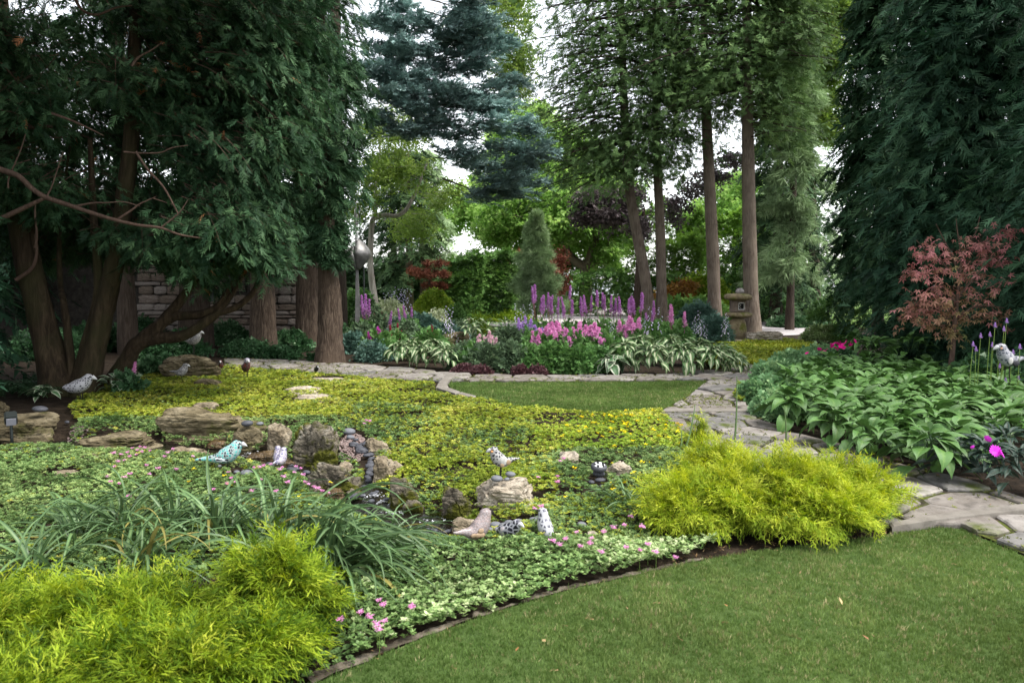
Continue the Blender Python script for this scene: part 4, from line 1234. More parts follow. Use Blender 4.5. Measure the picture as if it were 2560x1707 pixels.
env_tree('conifer', 'dark conifer with slim trunk between the leaning cedar trunks and the house wall', 'tree', tb, 3.3, 12, col_env(1.9, .85), 150, 16, .3, CEDAR, FR_LOW, 35, .17, BARK_DARK, droop=.35, hang=.45, front=.7)
tb = (-13.5, 19.0)
env_tree('conifer', 'dark conifer behind the left edge trunks with sky peeping through its crown', 'tree', tb, 1.0, 12, col_env(2.8, .85), 260, 16, .34, CEDAR_R, FR_LOW, 36, .2, BARK_DARK, droop=.35, hang=.45, front=.6)
tb = (-9.2, 11.0)
env_tree('conifer', 'very dark conifer at the left edge behind the mossy boulder and fern', 'tree', tb, .5, 9, col_env(2.3, .9), 260, 16, .3, CEDAR_R, FR_LOW, 37, .2, BARK_DARK, droop=.35, hang=.45, front=.6)

env_tree('conifer', 'added conifer outside the left edge, blocking sky light, only its bough tips showing', 'tree', (-7.3, 7.4), .6, 9.5, col_env(2.3, .9), 260, 14, .3, CEDAR_R, FR_LOW, 38, .2, BARK_DARK, droop=.3, hang=.35, front=.3)  # added tree, mostly out of view, holds sky light off the left side

# ---------------------------------------------------------------- blue fir behind the columnar tree
rng = np.random.default_rng(41)
fb = (-5.1, 23.5)
fir = thing('blue_fir', (fb[0], fb[1], 0), 'blue green fir with layered feathery boughs against the white sky', 'tree')
wood('trunk', fir, [([(fb[0], fb[1], 0), (fb[0], fb[1], 6), (fb[0] + .1, fb[1], 14)], [.24, .2, .15, .05], dict(sides=12, n=20, rough=.05))], BARK_DARK)
pads, mains = [], []
for (u, v, ln) in [(1000, 110, 1.3), (1060, 70, 1.5), (1150, 30, 2.2), (1230, 60, 1.6), (1010, 200, 1.2), (1080, 170, 2.0), (1150, 130, 2.4), (1220, 160, 2.2), (1260, 110, 1.5), (1030, 260, 1.3), (1100, 250, 2.0), (1180, 230, 2.4), (1250, 240, 2.2), (1050, 320, 1.4), (1120, 330, 2.0), (1200, 310, 2.6), (1290, 320, 2.3), (1240, 370, 2.4), (1130, 385, 1.9), (1080, 300, 1.5), (1180, 420, 2.3), (1230, 450, 2.0), (1270, 410, 2.0), (1200, 490, 1.7), (960, 60, 1.0), (990, 20, 1.4), (1100, -30, 2.0), (1210, -10, 2), (1250, 480, 1.5), (1140, 60, 1.8), (1000, 270, .8), (1290, 205, 1.6), (970, 150, 1), (980, 230, .9), (1050, 130, 1.5), (1120, 90, 2), (1190, 90, 2), (1160, 270, 2), (1220, 270, 2.2), (1060, 210, 1.5), (930, 60, 1), (950, 130, 1), (915, 180, 1), (945, 240, 1), (925, 300, 1), (965, 200, 1), (990, 330, 1), (1290, 450, 1.5), (1310, 380, 1.5)]:
    dist = 23.5 - rng.uniform(.2, 2.4)
    if u > 1170 and v < 270: u -= 45
    pads.append((u, v, dist, 62, 20, .55, 20))
    tipp = pp(u, v, dist)
    if len(pads) % 3 == 0: mains.append(([tipp + [-1.1, .5, .55], tipp + [-.5, .2, .3], tipp + [.3, 0, -.05]], [.03, .02, .008], dict(sides=5, n=10)))
wood('limbs', fir, mains, BARK_DARK)
B, D, L = clump_boughs(rng, pads, fb, -.12, .75)
D = nz(D + [.5, -.1, 0]); 
twigs('branches', fir, B, D, L, .05, .011, BARK_DARK)
crown('crown', rng, FR_FIR, [sprays(rng, B, D, L, 19, .25, .2, .05, .05, -.15, .15, .15, .5, .2, .6, .3)], FIR, fir)

# ---------------------------------------------------------------- four tall arborvitae with bare trunks in the middle
for k, (pts, h0, R_, n, lab, rr, sd) in enumerate([
        ([(1632, 822), (1612, 690), (1588, 560), (1572, 455), (1562, 300), (1556, 100), (1550, -260)], 4.9, 2.0, 250, 'leaning bare trunked arborvitae, leftmost of the four tall trunks behind the flower bed', .165, 51),
        ([(1655, 824), (1653, 690), (1650, 560), (1645, 450), (1640, 300), (1640, 100), (1640, -260)], 4.9, 1.9, 210, 'straight arborvitae whose trunk touches the leaning one at its foot', .155, 52),
        ([(1786, 820), (1784, 700), (1778, 560), (1772, 430), (1764, 250), (1760, 100), (1758, -260)], 7.0, 2.0, 230, 'tall bare trunked arborvitae left of the stone lantern', .19, 53),
        ([(1880, 830), (1876, 700), (1873, 560), (1871, 430), (1868, 250), (1866, 100), (1864, -260)], 6.6, 2.3, 280, 'tall bare trunked arborvitae right behind the stone lantern', .2, 54)]):
    d = gp(pts[0][0], pts[0][1])[1]
    if k < 2: d = 24.6
    if k == 3: d = 22.9
    if k == 2: d = 24.2
    tpx = [pp(u, v, d) for u, v in pts]; tpx[0][2] = -.05
    rng = np.random.default_rng(sd)
    r = thing('tall_arborvitae', (tpx[0][0], tpx[0][1], 0), lab, 'tree', 'four tall bare trunked arborvitae')
    wood('trunk', r, [(tpx, [rr * 1.45, rr * 1.02, rr, rr * .93, rr * .88, rr * .8, rr * .7, rr * .5, rr * .3], dict(sides=18, n=60, rough=.035, seed=sd))], BARK_GREY)
    h1 = 13.5
    B, D, L = boughs_env(rng, tpx[0][0], tpx[0][1], h0, h1, lambda t: (R_ + .35) * (.7 + .45 * min(1, t * 3)) * (1 - .4 * t), n, .0, .55, 1.1, .45)
    L *= rng.uniform(.55, 1.3, n)
    if k == 0:  # a long low skirt of boughs to the left
        q_ = rng.random(n) < .45
        az = math.pi + rng.normal(0, .6, q_.sum())
        D[q_] = np.column_stack([np.cos(az), np.sin(az), rng.normal(-.05, .12, q_.sum())]); B[q_, 2] = rng.uniform(4.6, 11, q_.sum()); L[q_] = rng.uniform(1.4, 3.2, q_.sum()) * np.where(B[q_, 2] < 7.5, 1.15, 1)
    if k == 3:
        q_ = rng.random(n) < .4
        az = rng.normal(0, .6, q_.sum())
        D[q_] = np.column_stack([np.cos(az), np.sin(az), rng.normal(-.02, .12, q_.sum())]); L[q_] = rng.uniform(1.3, 2.7, q_.sum()); B[q_, 2] = rng.uniform(5.4, 10.5, q_.sum())
    sp_ = np.array(spline(tpx, 60))
    B[:, 0] = np.interp(B[:, 2], sp_[:, 2], sp_[:, 0]); B[:, 1] = np.interp(B[:, 2], sp_[:, 2], sp_[:, 1])
    twigs('branches', r, B, D, L, .22, .012, BARK_DARK)
    crown('crown', rng, FR_FINE, sprays_lod(rng, B, D, L, 34, .24, .26, .11, .2, .15, .5, .2, .5, .2, .75, .6), ARBOR, r)

# bare side branches on the lantern-side trunk show against the sky
# ---------------------------------------------------------------- dense cedars at the right
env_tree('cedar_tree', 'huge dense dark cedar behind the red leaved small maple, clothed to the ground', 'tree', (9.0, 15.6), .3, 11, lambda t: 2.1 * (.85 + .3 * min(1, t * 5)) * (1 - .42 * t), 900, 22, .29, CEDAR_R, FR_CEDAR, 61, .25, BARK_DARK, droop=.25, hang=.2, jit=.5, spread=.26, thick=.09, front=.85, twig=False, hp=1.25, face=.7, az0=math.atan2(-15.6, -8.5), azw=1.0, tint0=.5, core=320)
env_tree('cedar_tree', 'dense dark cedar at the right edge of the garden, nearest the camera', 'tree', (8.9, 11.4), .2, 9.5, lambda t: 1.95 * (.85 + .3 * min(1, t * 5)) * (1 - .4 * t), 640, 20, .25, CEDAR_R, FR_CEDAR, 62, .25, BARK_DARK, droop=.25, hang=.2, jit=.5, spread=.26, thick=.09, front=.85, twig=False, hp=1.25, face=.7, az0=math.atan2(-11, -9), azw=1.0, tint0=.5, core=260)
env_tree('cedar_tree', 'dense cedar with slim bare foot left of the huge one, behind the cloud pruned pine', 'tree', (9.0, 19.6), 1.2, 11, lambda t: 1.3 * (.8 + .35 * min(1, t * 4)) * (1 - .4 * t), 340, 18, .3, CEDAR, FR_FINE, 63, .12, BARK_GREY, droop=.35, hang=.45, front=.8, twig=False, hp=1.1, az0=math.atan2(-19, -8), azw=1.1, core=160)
# soft weeping pine and dark conifers behind the paved path
env_tree('weeping_pine', 'soft blurred blue green pine with hanging needles beyond the paved path', 'tree', (8.9, 25.5), 2.0, 9.5, lambda t: 1.25 * (1 - .35 * t) * (.8 + .3 * math.sin(t * 19)), 120, 30, .3, PINE, TN_PINE, 64, .12, BARK_DARK, droop=.6, hang=.9, spread=.2, front=.7)
env_tree('conifer', 'dark shadowy conifer between the lantern side trunk and the weeping pine', 'tree', (9.6, 29), .3, 8.5, lambda t: 2.1 * (1 - .6 * t), 210, 16, .36, DARKCON, FR_LOW, 65, .2, BARK_DARK, droop=.3, hang=.4, front=.8, twig=False)
env_tree('conifer', 'olive green conifer behind the shadowy one, right of the lantern', 'tree', (11.8, 33), .3, 12, lambda t: 2.4 * (1 - .5 * t), 200, 16, .42, PINE, FR_LOW, 66, .2, BARK_DARK, droop=.3, hang=.4, front=.8, twig=False, tint0=.35)

# ---------------------------------------------------------------- broadleaf trees beyond
def leaf_tree(name, label, base, limbs, clumps, mat, barkm, T, size, K, seed, L=.9, tint0=.5, cat='tree', group=None, sides=10):
    rng = np.random.default_rng(seed)
    r = thing(name, (base[0], base[1], 0), label, cat, group)
    if limbs:
        wood('trunk', r, [(p_, rad, dict(sides=sides, n=30, rough=.05, seed=seed + i_)) for i_, (p_, rad) in enumerate(limbs)], barkm)
    B, D, Ls = clump_boughs(rng, clumps, base, .0, L)
    if limbs: twigs('branches', r, B, D, Ls, .1, .012, barkm)
    crown('crown', rng, T, [sprays(rng, B, D, Ls, K, size, .35, .16, .12, .1, .3, .1, tint0, .2, .8, .7)], mat, r)
    return r

dG = 39.0
def lp(*pts, d=dG): return [pp(u, v, d) for u, v in pts]
leaf_tree('spreading_tree', 'yellow green spreading tree with thick forked limbs beyond the driveway', (pp(1466, 700, dG)[0], dG), [
    (lp((1462, 790), (1464, 690), (1470, 655)), [.36, .3, .3]), (lp((1468, 668), (1435, 650), (1415, 620), (1420, 585), (1432, 540)), [.26, .21, .18, .15, .08]),
    (lp((1470, 665), (1478, 630), (1490, 600), (1480, 560), (1470, 500)), [.23, .19, .16, .12, .07]), (lp((1474, 672), (1510, 640), (1530, 600), (1560, 570), (1600, 540)), [.22, .18, .14, .11, .06])],
    [(1380, 500, 39, 110, 60, 2.5, 150), (1290, 520, 38, 90, 60, 2, 110), (1480, 470, 39, 120, 60, 2.5, 130), (1330, 430, 40, 100, 60, 2, 100), (1440, 550, 37.5, 90, 35, 1.5, 70), (1250, 580, 39, 60, 40, 1.5, 50), (1540, 560, 39, 70, 40, 1.5, 60), (1300, 330, 41, 70, 50, 2, 60), (1400, 370, 41, 110, 60, 2, 90), (1520, 640, 38.5, 40, 50, 1, 25), (1380, 580, 38, 60, 25, 1, 40), (1490, 610, 41, 90, 40, 1.5, 50), (1330, 600, 41, 70, 40, 1.5, 40), (1420, 640, 42, 60, 30, 1.5, 30)],
    YGREEN, BARK_GREY, CL_LEAF, .42, 13, 71)
leaf_tree('pale_tree', 'pale yellow green tree glowing against the sky behind the blue fir', (pp(1270, 700, 48)[0], 48), [(lp((1270, 760), (1268, 600), (1280, 400), d=48), [.4, .3, .1])],
    [(1280, 330, 48, 60, 45, 2, 60), (1330, 300, 48, 70, 40, 2, 60), (1240, 430, 48, 60, 60, 2, 60), (1180, 520, 46, 80, 60, 2, 80), (1100, 560, 46, 60, 50, 2, 40), (1310, 400, 48, 60, 50, 2, 60)], YGREEN, BARK_DARK, CL_LEAF, .5, 11, 72, 1.0, .65)
dB = 28.5
leaf_tree('birch_tree', 'birch with white trunk, one bent white limb and hanging yellow leaves', (pp(926, 780, dB)[0], dB), [
    (lp((944, 800), (935, 740), (926, 660), (930, 560), (938, 540), (940, 470), (950, 380), (945, 200), d=dB), [.17, .13, .11, .1, .09, .05, .035, .02]),
    (lp((934, 545), (960, 538), (990, 540), (1012, 528), (1030, 500), (1046, 465), (1055, 440), (1070, 400), d=dB), [.085, .08, .075, .07, .065, .055, .045, .02])],
    [(1235, 60, 28, 50, 60, 1.5, 40), (1290, 120, 28, 40, 60, 1, 26), (1260, 190, 28, 45, 45, 1, 22), (1280, 15, 28, 40, 40, 1, 20), (1285, 225, 28, 25, 30, .6, 9), (1180, 80, 29, 70, 60, 1.5, 36), (960, 330, 27.5, 70, 60, 1.2, 26), (930, 430, 27.5, 60, 50, 1.2, 26), (900, 520, 28, 50, 40, 1, 18), (1000, 420, 27.8, 70, 60, 1, 22), (1040, 560, 30, 60, 40, 1.2, 24), (1010, 330, 30, 80, 70, 1.2, 26), (1100, 480, 31, 60, 40, 1, 18)],
    BIRCHL, BARK_BIRCH, CL_LEAF, .24, 16, 73, .9, .6)
for (u, lab, sd) in ((1024, 'spruce with grey bare lower trunk beyond the sculpture, left of two', 74), (1052, 'spruce with grey bare lower trunk beyond the sculpture, right of two', 75)):
    x = pp(u, 700, 34)[0]
    env_tree('spruce', lab, 'tree', (x, 34.0 + (sd - 74)), 1.6, 7.2, lambda t: 2.0 * (1 - .6 * t), 90, 18, .4, DARKCON if sd == 74 else PINE, FR_LOW, sd, .16, BARK_GREY, droop=.25, hang=.3, front=.6, group='pair of spruces beyond the sculpture', tint0=.6)
x = pp(985, 700, 37)[0]
env_tree('spruce', 'dark dense spruce filling the gap between the birch trunk and the pair of spruces', 'tree', (x, 37), .3, 7.5, lambda t: 2.6 * (1 - .55 * t), 150, 18, .45, DARKCON, FR_LOW, 76, .16, BARK_DARK, front=.8, twig=False, tint0=.5)
leaf_tree('copper_beech', 'dark purple copper beech between the leaning trunk and the spreading tree', (pp(1560, 700, 33)[0], 33.0), [(lp((1590, 800), (1600, 640), (1610, 520), d=33), [.18, .14, .06])],
    [(1490, 505, 33, 50, 24, 1, 34), (1525, 540, 33, 60, 22, 1, 36), (1560, 500, 33, 50, 34, 1, 30), (1470, 535, 33, 40, 14, .8, 16), (1590, 560, 33, 30, 30, 1, 10), (1690, 520, 33, 30, 40, 1, 9), (1730, 470, 33, 40, 30, 1, 9), (1820, 395, 33, 24, 14, .6, 6), (1780, 440, 33, 36, 14, .6, 7)], PURPLE, BARK_DARK, CL_LEAF, .36, 14, 77, .8)
# green backdrop at the right middle and far screen
leaf_tree('bright_tree', 'bright green tree far beyond the tall trunks', (pp(1840, 700, 44)[0], 44.0), [(lp((1840, 760), (1842, 600), (1846, 500), d=44), [.3, .25, .1])],
    [(1830, 520, 44, 60, 70, 2, 80), (1900, 560, 44, 60, 80, 2, 90), (1740, 560, 44, 50, 60, 2, 60), (1860, 470, 44, 40, 40, 1.5, 40), (1960, 600, 44, 60, 60, 2, 60)], YGREEN, BARK_DARK, CL_LEAF, .45, 12, 78, 1.0, .4)
leaf_tree('olive_tree', 'olive leaved tree overhanging between the tall arborvitae and the huge cedar', (pp(2010, 700, 30)[0], 30.0), [(lp((2040, 790), (2030, 500), (2010, 200), d=30), [.2, .16, .06])],
    [(1960, 60, 30, 80, 70, 1.5, 80), (2060, 40, 30, 80, 70, 1.5, 80), (1980, 160, 30, 70, 60, 1.5, 70), (2050, 170, 30, 60, 60, 1.5, 60), (1990, 270, 30, 60, 50, 1.2, 50), (1960, 330, 30, 40, 30, 1, 22), (2060, 290, 30, 40, 60, 1, 40)], BIRCHL, BARK_DARK, CL_LEAF, .34, 14, 79, .9, .35)

def hedge(name, label, boxes, mat, T, size, dens, seed, cat='hedge'):
    """clothed block: sprays over rounded boxes given by photo edges and a distance"""
    rng = np.random.default_rng(seed)
    data = []
    for (u0, u1, vt, d, dep) in boxes:
        x0, x1 = pp(u0, 700, d)[0], pp(u1, 700, d)[0]
        h = pp((u0 + u1) / 2, vt, d)[2]
        n = int((x1 - x0) * h * dens)
        th = rng.uniform(0, math.pi, n)
        ph = rng.random(n)
        cx_ = (x0 + x1) / 2; w = (x1 - x0) / 2
        a = rng.uniform(-1, 1, n); zz = rng.random(n) ** .8
        edge = np.sqrt(np.clip(1 - np.abs(a) ** 3.5, 0, 1))
        hz = h * (.82 + .18 * edge) * (1 + .05 * np.sin(a * w * 3.1))
        z_ = zz * hz
        front = dep * edge * np.sqrt(np.clip(1 - (z_ / (h * 1.02)) ** 4, .02, 1))
        P = np.column_stack([cx_ + a * w, d - front * rng.uniform(.8, 1.05, n), z_])
        top = rng.random(n) < .18
        P[top, 2] = hz[top] * rng.uniform(.95, 1.03, top.sum()); P[top, 1] = d - dep * edge[top] * rng.uniform(-.6, .9, top.sum())
        D = nz(np.column_stack([rng.normal(0, .6, n), -np.ones(n), rng.normal(.15, .5, n)]))
        N = np.column_stack([rng.normal(0, .4, n), -.5 + rng.normal(0, .4, n), 1 + rng.normal(0, .3, n)])
        data.append((P, frames(D, N), size * rng.uniform(.6, 1.3, n), np.clip(.45 + .2 * vnoise(P[:, 0], P[:, 2], 2.0) + rng.normal(0, .16, n), 0, .97)))
    r = thing(name, (float(data[0][0][:, 0].mean()), float(data[0][0][:, 1].mean()), 0), label, cat)
    crown('foliage', rng, T, data, mat, r)
    return r

hedge('cedar_hedge', 'tall light green cedar hedge behind the four tall trunks', [(1560, 1700, 520, 36, .9), (1690, 1960, 540, 37, 1), (1640, 1760, 600, 35.2, .8)], HEDGE_L, FR_LOW, .36, 150, 81)
hedge('evergreen_hedge', 'low dark evergreen hedge closing the garden beyond the driveway', [(1380, 1560, 655, 42, .8), (1560, 1720, 690, 34, .8), (1230, 1420, 690, 43, .8), (1720, 2100, 640, 43, .8), (1420, 1570, 682, 36.2, 1.2)], YEWL, FR_LOW, .34, 170, 82)
hedge('shrub_screen', 'dark shrubs in the distance left of the round clipped bush', [(700, 1010, 680, 36, 1), (1000, 1140, 655, 39, 1), (1120, 1300, 665, 40, 1)], DARKCON, CL_BIG, .4, 110, 83)
hedge('yew_hedge', 'dark green yew between the red maple and the small soft pine', [(1120, 1215, 642, 31, 1.2), (1190, 1295, 636, 31.6, 1.2), (1100, 1180, 690, 30, .8)], YEWL, FR_LOW, .3, 420, 84)
# small soft pine
x = pp(1338, 770, 28.5)
env_tree('soft_pine', 'small soft pale green pine in front of the spreading tree', 'tree', (x[0], 28.5), .35, 3.9, lambda t: (1.0 * (1 - t) ** .85 + .06) * (.9 + .12 * math.sin(t * 27)), 170, 26, .26, PINE, TN_PINE, 85, .06, BARK_DARK, droop=-.1, hang=-.2, spread=.2, front=.65, tint0=.62, jit=.5)
# red maple behind
leaf_tree('red_maple', 'small layered red maple left of the dark yew', (pp(1075, 760, 29)[0], 29.0), [(lp((1075, 770), (1072, 720), (1078, 680), d=29), [.06, .05, .02])],
    [(1090, 658, 29, 30, 4, .6, 16), (1062, 684, 29, 44, 7, .6, 28), (1030, 674, 29, 20, 5, .4, 10), (1102, 684, 29, 24, 8, .5, 16), (1080, 712, 29, 34, 7, .5, 18), (1106, 712, 29, 16, 9, .4, 9)], REDM, BARK_DARK, CL_LEAF, .15, 10, 86, .22)
leaf_tree('rust_shrub', 'rusty orange shrub between the soft pine and the spreading tree', (pp(1395, 760, 33)[0], 33.0), [], [(1395, 660, 33, 22, 40, .5, 22), (1400, 710, 33, 18, 30, .5, 18), (1285, 640, 34, 14, 20, .5, 10)], REDM, BARK_DARK, CL_LEAF, .26, 10, 87, .4, .7, 'shrub')
leaf_tree('rust_shrub', 'sprawling rust brown shrub at the foot of the cedar hedge', (pp(1690, 740, 30)[0], 30.0), [], [(1690, 728, 30, 40, 12, .6, 30), (1720, 712, 30, 26, 10, .5, 20), (1650, 742, 30, 30, 8, .5, 16)], ORANGE, BARK_DARK, CL_LEAF, .22, 12, 88, .4, .5, 'shrub')

# ================================================================== SHRUBS
def dome_points(rng, n, rx, ry, h, layers=.3, front=.7, lump=.12, z0=0.0):
    th = rng.uniform(0, 2 * math.pi, n)
    f = rng.random(n) < front
    th[f] = -math.pi / 2 + rng.normal(0, .9, f.sum())
    zz = rng.random(n) ** .85
    ca = np.sqrt(np.clip(1 - zz ** 2, 0, 1))
    ca = np.where(rng.random(n) < .25, ca * np.sqrt(rng.random(n)), ca) if False else ca
    r = (1 - layers * rng.random(n) ** 1.6) * (1 + lump * np.sin(3 * th + 1.3) * np.cos(4 * zz) + lump * .7 * np.sin(7 * th + 9 * zz))
    P = np.column_stack([np.cos(th) * ca * rx * r, np.sin(th) * ca * ry * r, z0 + zz * (h - z0) * r])
    N = nz(np.column_stack([np.cos(th) * ca / rx, np.sin(th) * ca / ry, zz / h + .02]))
    return P, N

def bush(name, label, cat, c, rx, ry, h, n, T, size, mat, seed, layers=.35, front=.7, out=1.0, hang=.0, jit=.5, lump=.1, group=None, tint0=.45, nface=.6, z0=0.0, tvar=.2, stems=None):
    rng = np.random.default_rng(seed)
    r = thing(name, (c[0], c[1], 0), label, cat, group)
    P, N = dome_points(rng, n, rx, ry, h, layers, front, lump, z0)
    D = nz(N * out + rng.normal(0, jit, (n, 3)) + [0, 0, -hang])
    NN = nz(N * nface + [0, 0, .7] + rng.normal(0, jit, (n, 3)))
    P = P + [c[0], c[1], c[2] if len(c) > 2 else 0]
    ti = np.clip(tint0 + .16 * vnoise(P[:, 0] + P[:, 2], P[:, 1] - P[:, 2], 6) + rng.normal(0, tvar, n), 0, .98)
    crown('foliage', rng, T, [(P, frames(D, NN), size * rng.uniform(.6, 1.3, n), ti)], mat, r)
    if stems:
        k = 9
        tb_ = []
        for _ in range(k):
            a = rng.uniform(0, 6.28); q_ = rng.uniform(.3, .7)
            tb_.append(([(c[0], c[1], -.02), (c[0] + math.cos(a) * rx * q_ * .5, c[1] + math.sin(a) * ry * q_ * .5, h * .45), (c[0] + math.cos(a) * rx * q_, c[1] + math.sin(a) * ry * q_, h * .8)], [.02, .014, .006], dict(sides=5, n=8)))
        wood('stems', r, tb_, stems)
    return r

TH = [t_frond(8, .5, .8, .06, .4, seed=s + 30, wiggle=.13, axis_w=.05, sub=True) for s in range(5)]
LEAF6 = [t_cluster(7, .5, .36, .75, s + 40, .3) for s in range(4)]
FERNY = [t_frond(9, .5, .85, .3, .25, seed=s + 50, wiggle=.05) for s in range(4)]
ROS = [t_rosette(8, .9, .5, .4, s + 60, True) for s in range(4)]
TUF = [t_tuft(9, 1, .06, .35, s + 70, .12) for s in range(4)]

def threads(name, label, blobs, n, size, seed, stemsm=TWIG, shift=0.0):
    rng = np.random.default_rng(seed)
    c0 = blobs[0][0]
    r = thing(name, (c0[0], c0[1], 0), label, 'shrub')
    data = []; tb_ = []
    tot = sum(b[1] * b[3] for b in blobs)
    for (c, rx, ry, h) in blobs:
        k = int(n * rx * h / tot)
        P, N = dome_points(rng, k, rx, ry, h, .5, .72, .2, .07)
        z = P[:, 2] / h
        # shoots reach outward and up, the tips nod
        D = nz(N + np.column_stack([rng.normal(0, .55, k), rng.normal(0, .55, k), .55 * (z - .35) + rng.normal(0, .35, k)]))
        NN = nz(N * .4 + [0, 0, 1] + rng.normal(0, .4, (k, 3)))
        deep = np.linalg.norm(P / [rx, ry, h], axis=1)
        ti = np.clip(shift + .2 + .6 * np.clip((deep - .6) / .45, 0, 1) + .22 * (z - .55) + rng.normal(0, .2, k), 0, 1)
        P = P + [c[0], c[1], .03]
        data.append((P - D * size * .35, frames(D, NN), size * rng.uniform(.6, 1.45, k), ti))
        for _ in range(10):
            a = rng.uniform(0, 6.28); q_ = rng.uniform(.4, .85)
            tb_.append(([(c[0], c[1], -.02), (c[0] + math.cos(a) * rx * q_ * .5, c[1] + math.sin(a) * ry * q_ * .5, h * .4), (c[0] + math.cos(a) * rx * q_, c[1] + math.sin(a) * ry * q_, h * .7)], [.016, .011, .004], dict(sides=5, n=8)))
    wood('stems', r, tb_, stemsm)
    crown('foliage', rng, TH, data, CYPR, r)
    return r

c = gp(1935, 1318)
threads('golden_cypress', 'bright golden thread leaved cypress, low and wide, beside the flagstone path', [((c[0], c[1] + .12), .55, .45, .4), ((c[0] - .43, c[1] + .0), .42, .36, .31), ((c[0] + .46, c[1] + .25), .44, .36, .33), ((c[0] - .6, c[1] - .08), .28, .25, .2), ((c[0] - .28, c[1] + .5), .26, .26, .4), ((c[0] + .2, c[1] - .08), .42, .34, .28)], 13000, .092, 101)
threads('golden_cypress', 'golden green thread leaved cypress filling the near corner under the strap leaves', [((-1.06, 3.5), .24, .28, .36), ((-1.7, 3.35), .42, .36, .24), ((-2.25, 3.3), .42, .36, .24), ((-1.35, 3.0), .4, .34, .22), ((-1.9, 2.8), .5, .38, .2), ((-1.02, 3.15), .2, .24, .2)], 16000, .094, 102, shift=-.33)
c = gp(1745, 1120)
threads('golden_cypress', 'small upright golden cypress sprig between the grass tuft and the flagstones', [((c[0], c[1]), .1, .1, .16), ((c[0] + .02, c[1]), .05, .05, .3)], 220, .09, 103)

# clipped and background shrubs of the middle bed
def at(u, v): return gp(u, v)
x = pp(1088, 700, 24.5); bush('clipped_shrub', 'rounded clipped bright green shrub left of the dark ball shrub', 'shrub', (x[0], 24.5), .78, .6, 1.28, 2600, LEAF6, .1, CLIP, 111, .15, nface=1, tint0=.55, lump=.05)
x = pp(1140, 700, 22.8); bush('ball_shrub', 'dark green ball shaped shrub in front of the clipped bright one', 'shrub', (x[0], 22.8), .36, .36, .9, 1500, LEAF6, .075, YEWL, 112, .15, nface=1, tint0=.25, lump=.06)
for u, dd, w, h, lab in ((1054, 22.6, .26, .95, 'olive feathery grass tuft in front of the clipped shrub'), (1196, 23.5, .24, .72, 'bright green feathery grass tuft right of the dark ball shrub')):
    x = pp(u, 700, dd); bush('feather_grass', lab, 'grass clump', (x[0], dd), w, w, h * .55, 340, TUF, .34, CLIP, 113 + u, .5, out=.45, jit=.25, tint0=.35, nface=0)
x = pp(1252, 700, 31); bush('low_hedge', 'low yellow green hedge in front of the pale driveway', 'hedge', (x[0], 30.5), 1.35, .5, .42, 1300, LEAF6, .13, CLIP, 114, .2, tint0=.6)
x = pp(1035, 700, 20.5); bush('blue_juniper', 'grey blue spreading juniper behind the mossy rock', 'shrub', (x[0], 21.2), .85, .45, .62, 1500, FR_FINE, .14, BLUEP, 115, .3, tint0=.25)
x = pp(1110, 700, 20); bush('blue_juniper', 'grey blue juniper low beside the brown boulder', 'shrub', (x[0], 20.4), .5, .4, .42, 700, FR_FINE, .13, BLUEP, 116, .3, tint0=.25)
x = pp(975, 700, 22.5); bush('cream_shrub', 'cream edged pale shrub under the lilac flower spikes', 'shrub', (x[0], 22.5), .62, .5, 1.0, 1400, LEAF6, .12, CREAM, 117, .25, tint0=.5)
x = pp(1075, 700, 21.8); bush('cream_shrub', 'small cream shrub between the clipped shrub and the dark ball', 'shrub', (x[0] + .2, 21.8), .34, .3, .8, 500, LEAF6, .1, CREAM, 118, .25, tint0=.6)
x = pp(890, 700, 24.5); bush('leafy_shrub', 'green shrub behind the sculpture pole', 'shrub', (x[0], 25), .7, .5, 1.3, 900, LEAF6, .17, BEDG, 119, .3)
x = pp(925, 700, 21); bush('leafy_shrub', 'dark green shrub right of the sculpture pole', 'shrub', (x[0], 21.3), .6, .4, .85, 900, LEAF6, .14, BEDD, 120, .3)
x = pp(1795, 700, 23); bush('blue_cypress', 'blue green feathery shrub between the two tallest trunks', 'shrub', (x[0] - .75, 22.2), .55, .45, .9, 1900, FR_FINE, .16, BLUEP, 121, .3, tint0=.3)
x = pp(1745, 700, 22); bush('blue_cypress', 'lower blue green feathery shrub right behind the variegated hostas', 'shrub', (x[0] - .05, 20.0), .42, .4, .6, 1200, FR_FINE, .15, BLUEP, 122, .3, tint0=.25)
x = pp(1720, 700, 27); bush('juniper_bank', 'wide bank of flat green juniper behind the tall trunks', 'shrub', (x[0], 27.2), 1.7, .8, .85, 2400, FR_LOW, .24, YEWL, 123, .3, tint0=.5)
x = pp(1775, 700, 31); bush('gold_shrub', 'yellow green bush behind the tall trunks', 'shrub', (x[0], 32), 1.3, .7, 1.75, 1700, LEAF6, .2, CLIP, 124, .2, tint0=.55)
x = pp(1930, 700, 31); bush('round_shrub', 'rounded leafy green bush right of the lantern on the bank', 'shrub', (x[0], 31), .95, .7, 1.0, 1300, LEAF6, .18, BEDG, 125, .2, tint0=.6)
x = pp(1870, 700, 34); bush('round_shrub', 'dark green bush behind the lantern side trunk', 'shrub', (x[0], 34), 1.6, .8, 2.0, 1500, LEAF6, .22, YEWL, 126, .2, tint0=.5)
x = pp(2010, 700, 26.5); bush('bank_cover', 'dark low shrubs on the bank beyond the paved path', 'shrub', (x[0], 27), 1.1, .6, .36, 1100, ROS, .09, SHADEP, 127, .3, tint0=.6)
x = pp(2030, 700, 21); bush('speckled_shrub', 'low pale speckled plant beside the flagstones, below the cloud pruned pine', 'plant', (x[0] + .25, 20.6), .65, .45, .42, 1100, ROS, .08, VARI, 128, .3, tint0=.6)
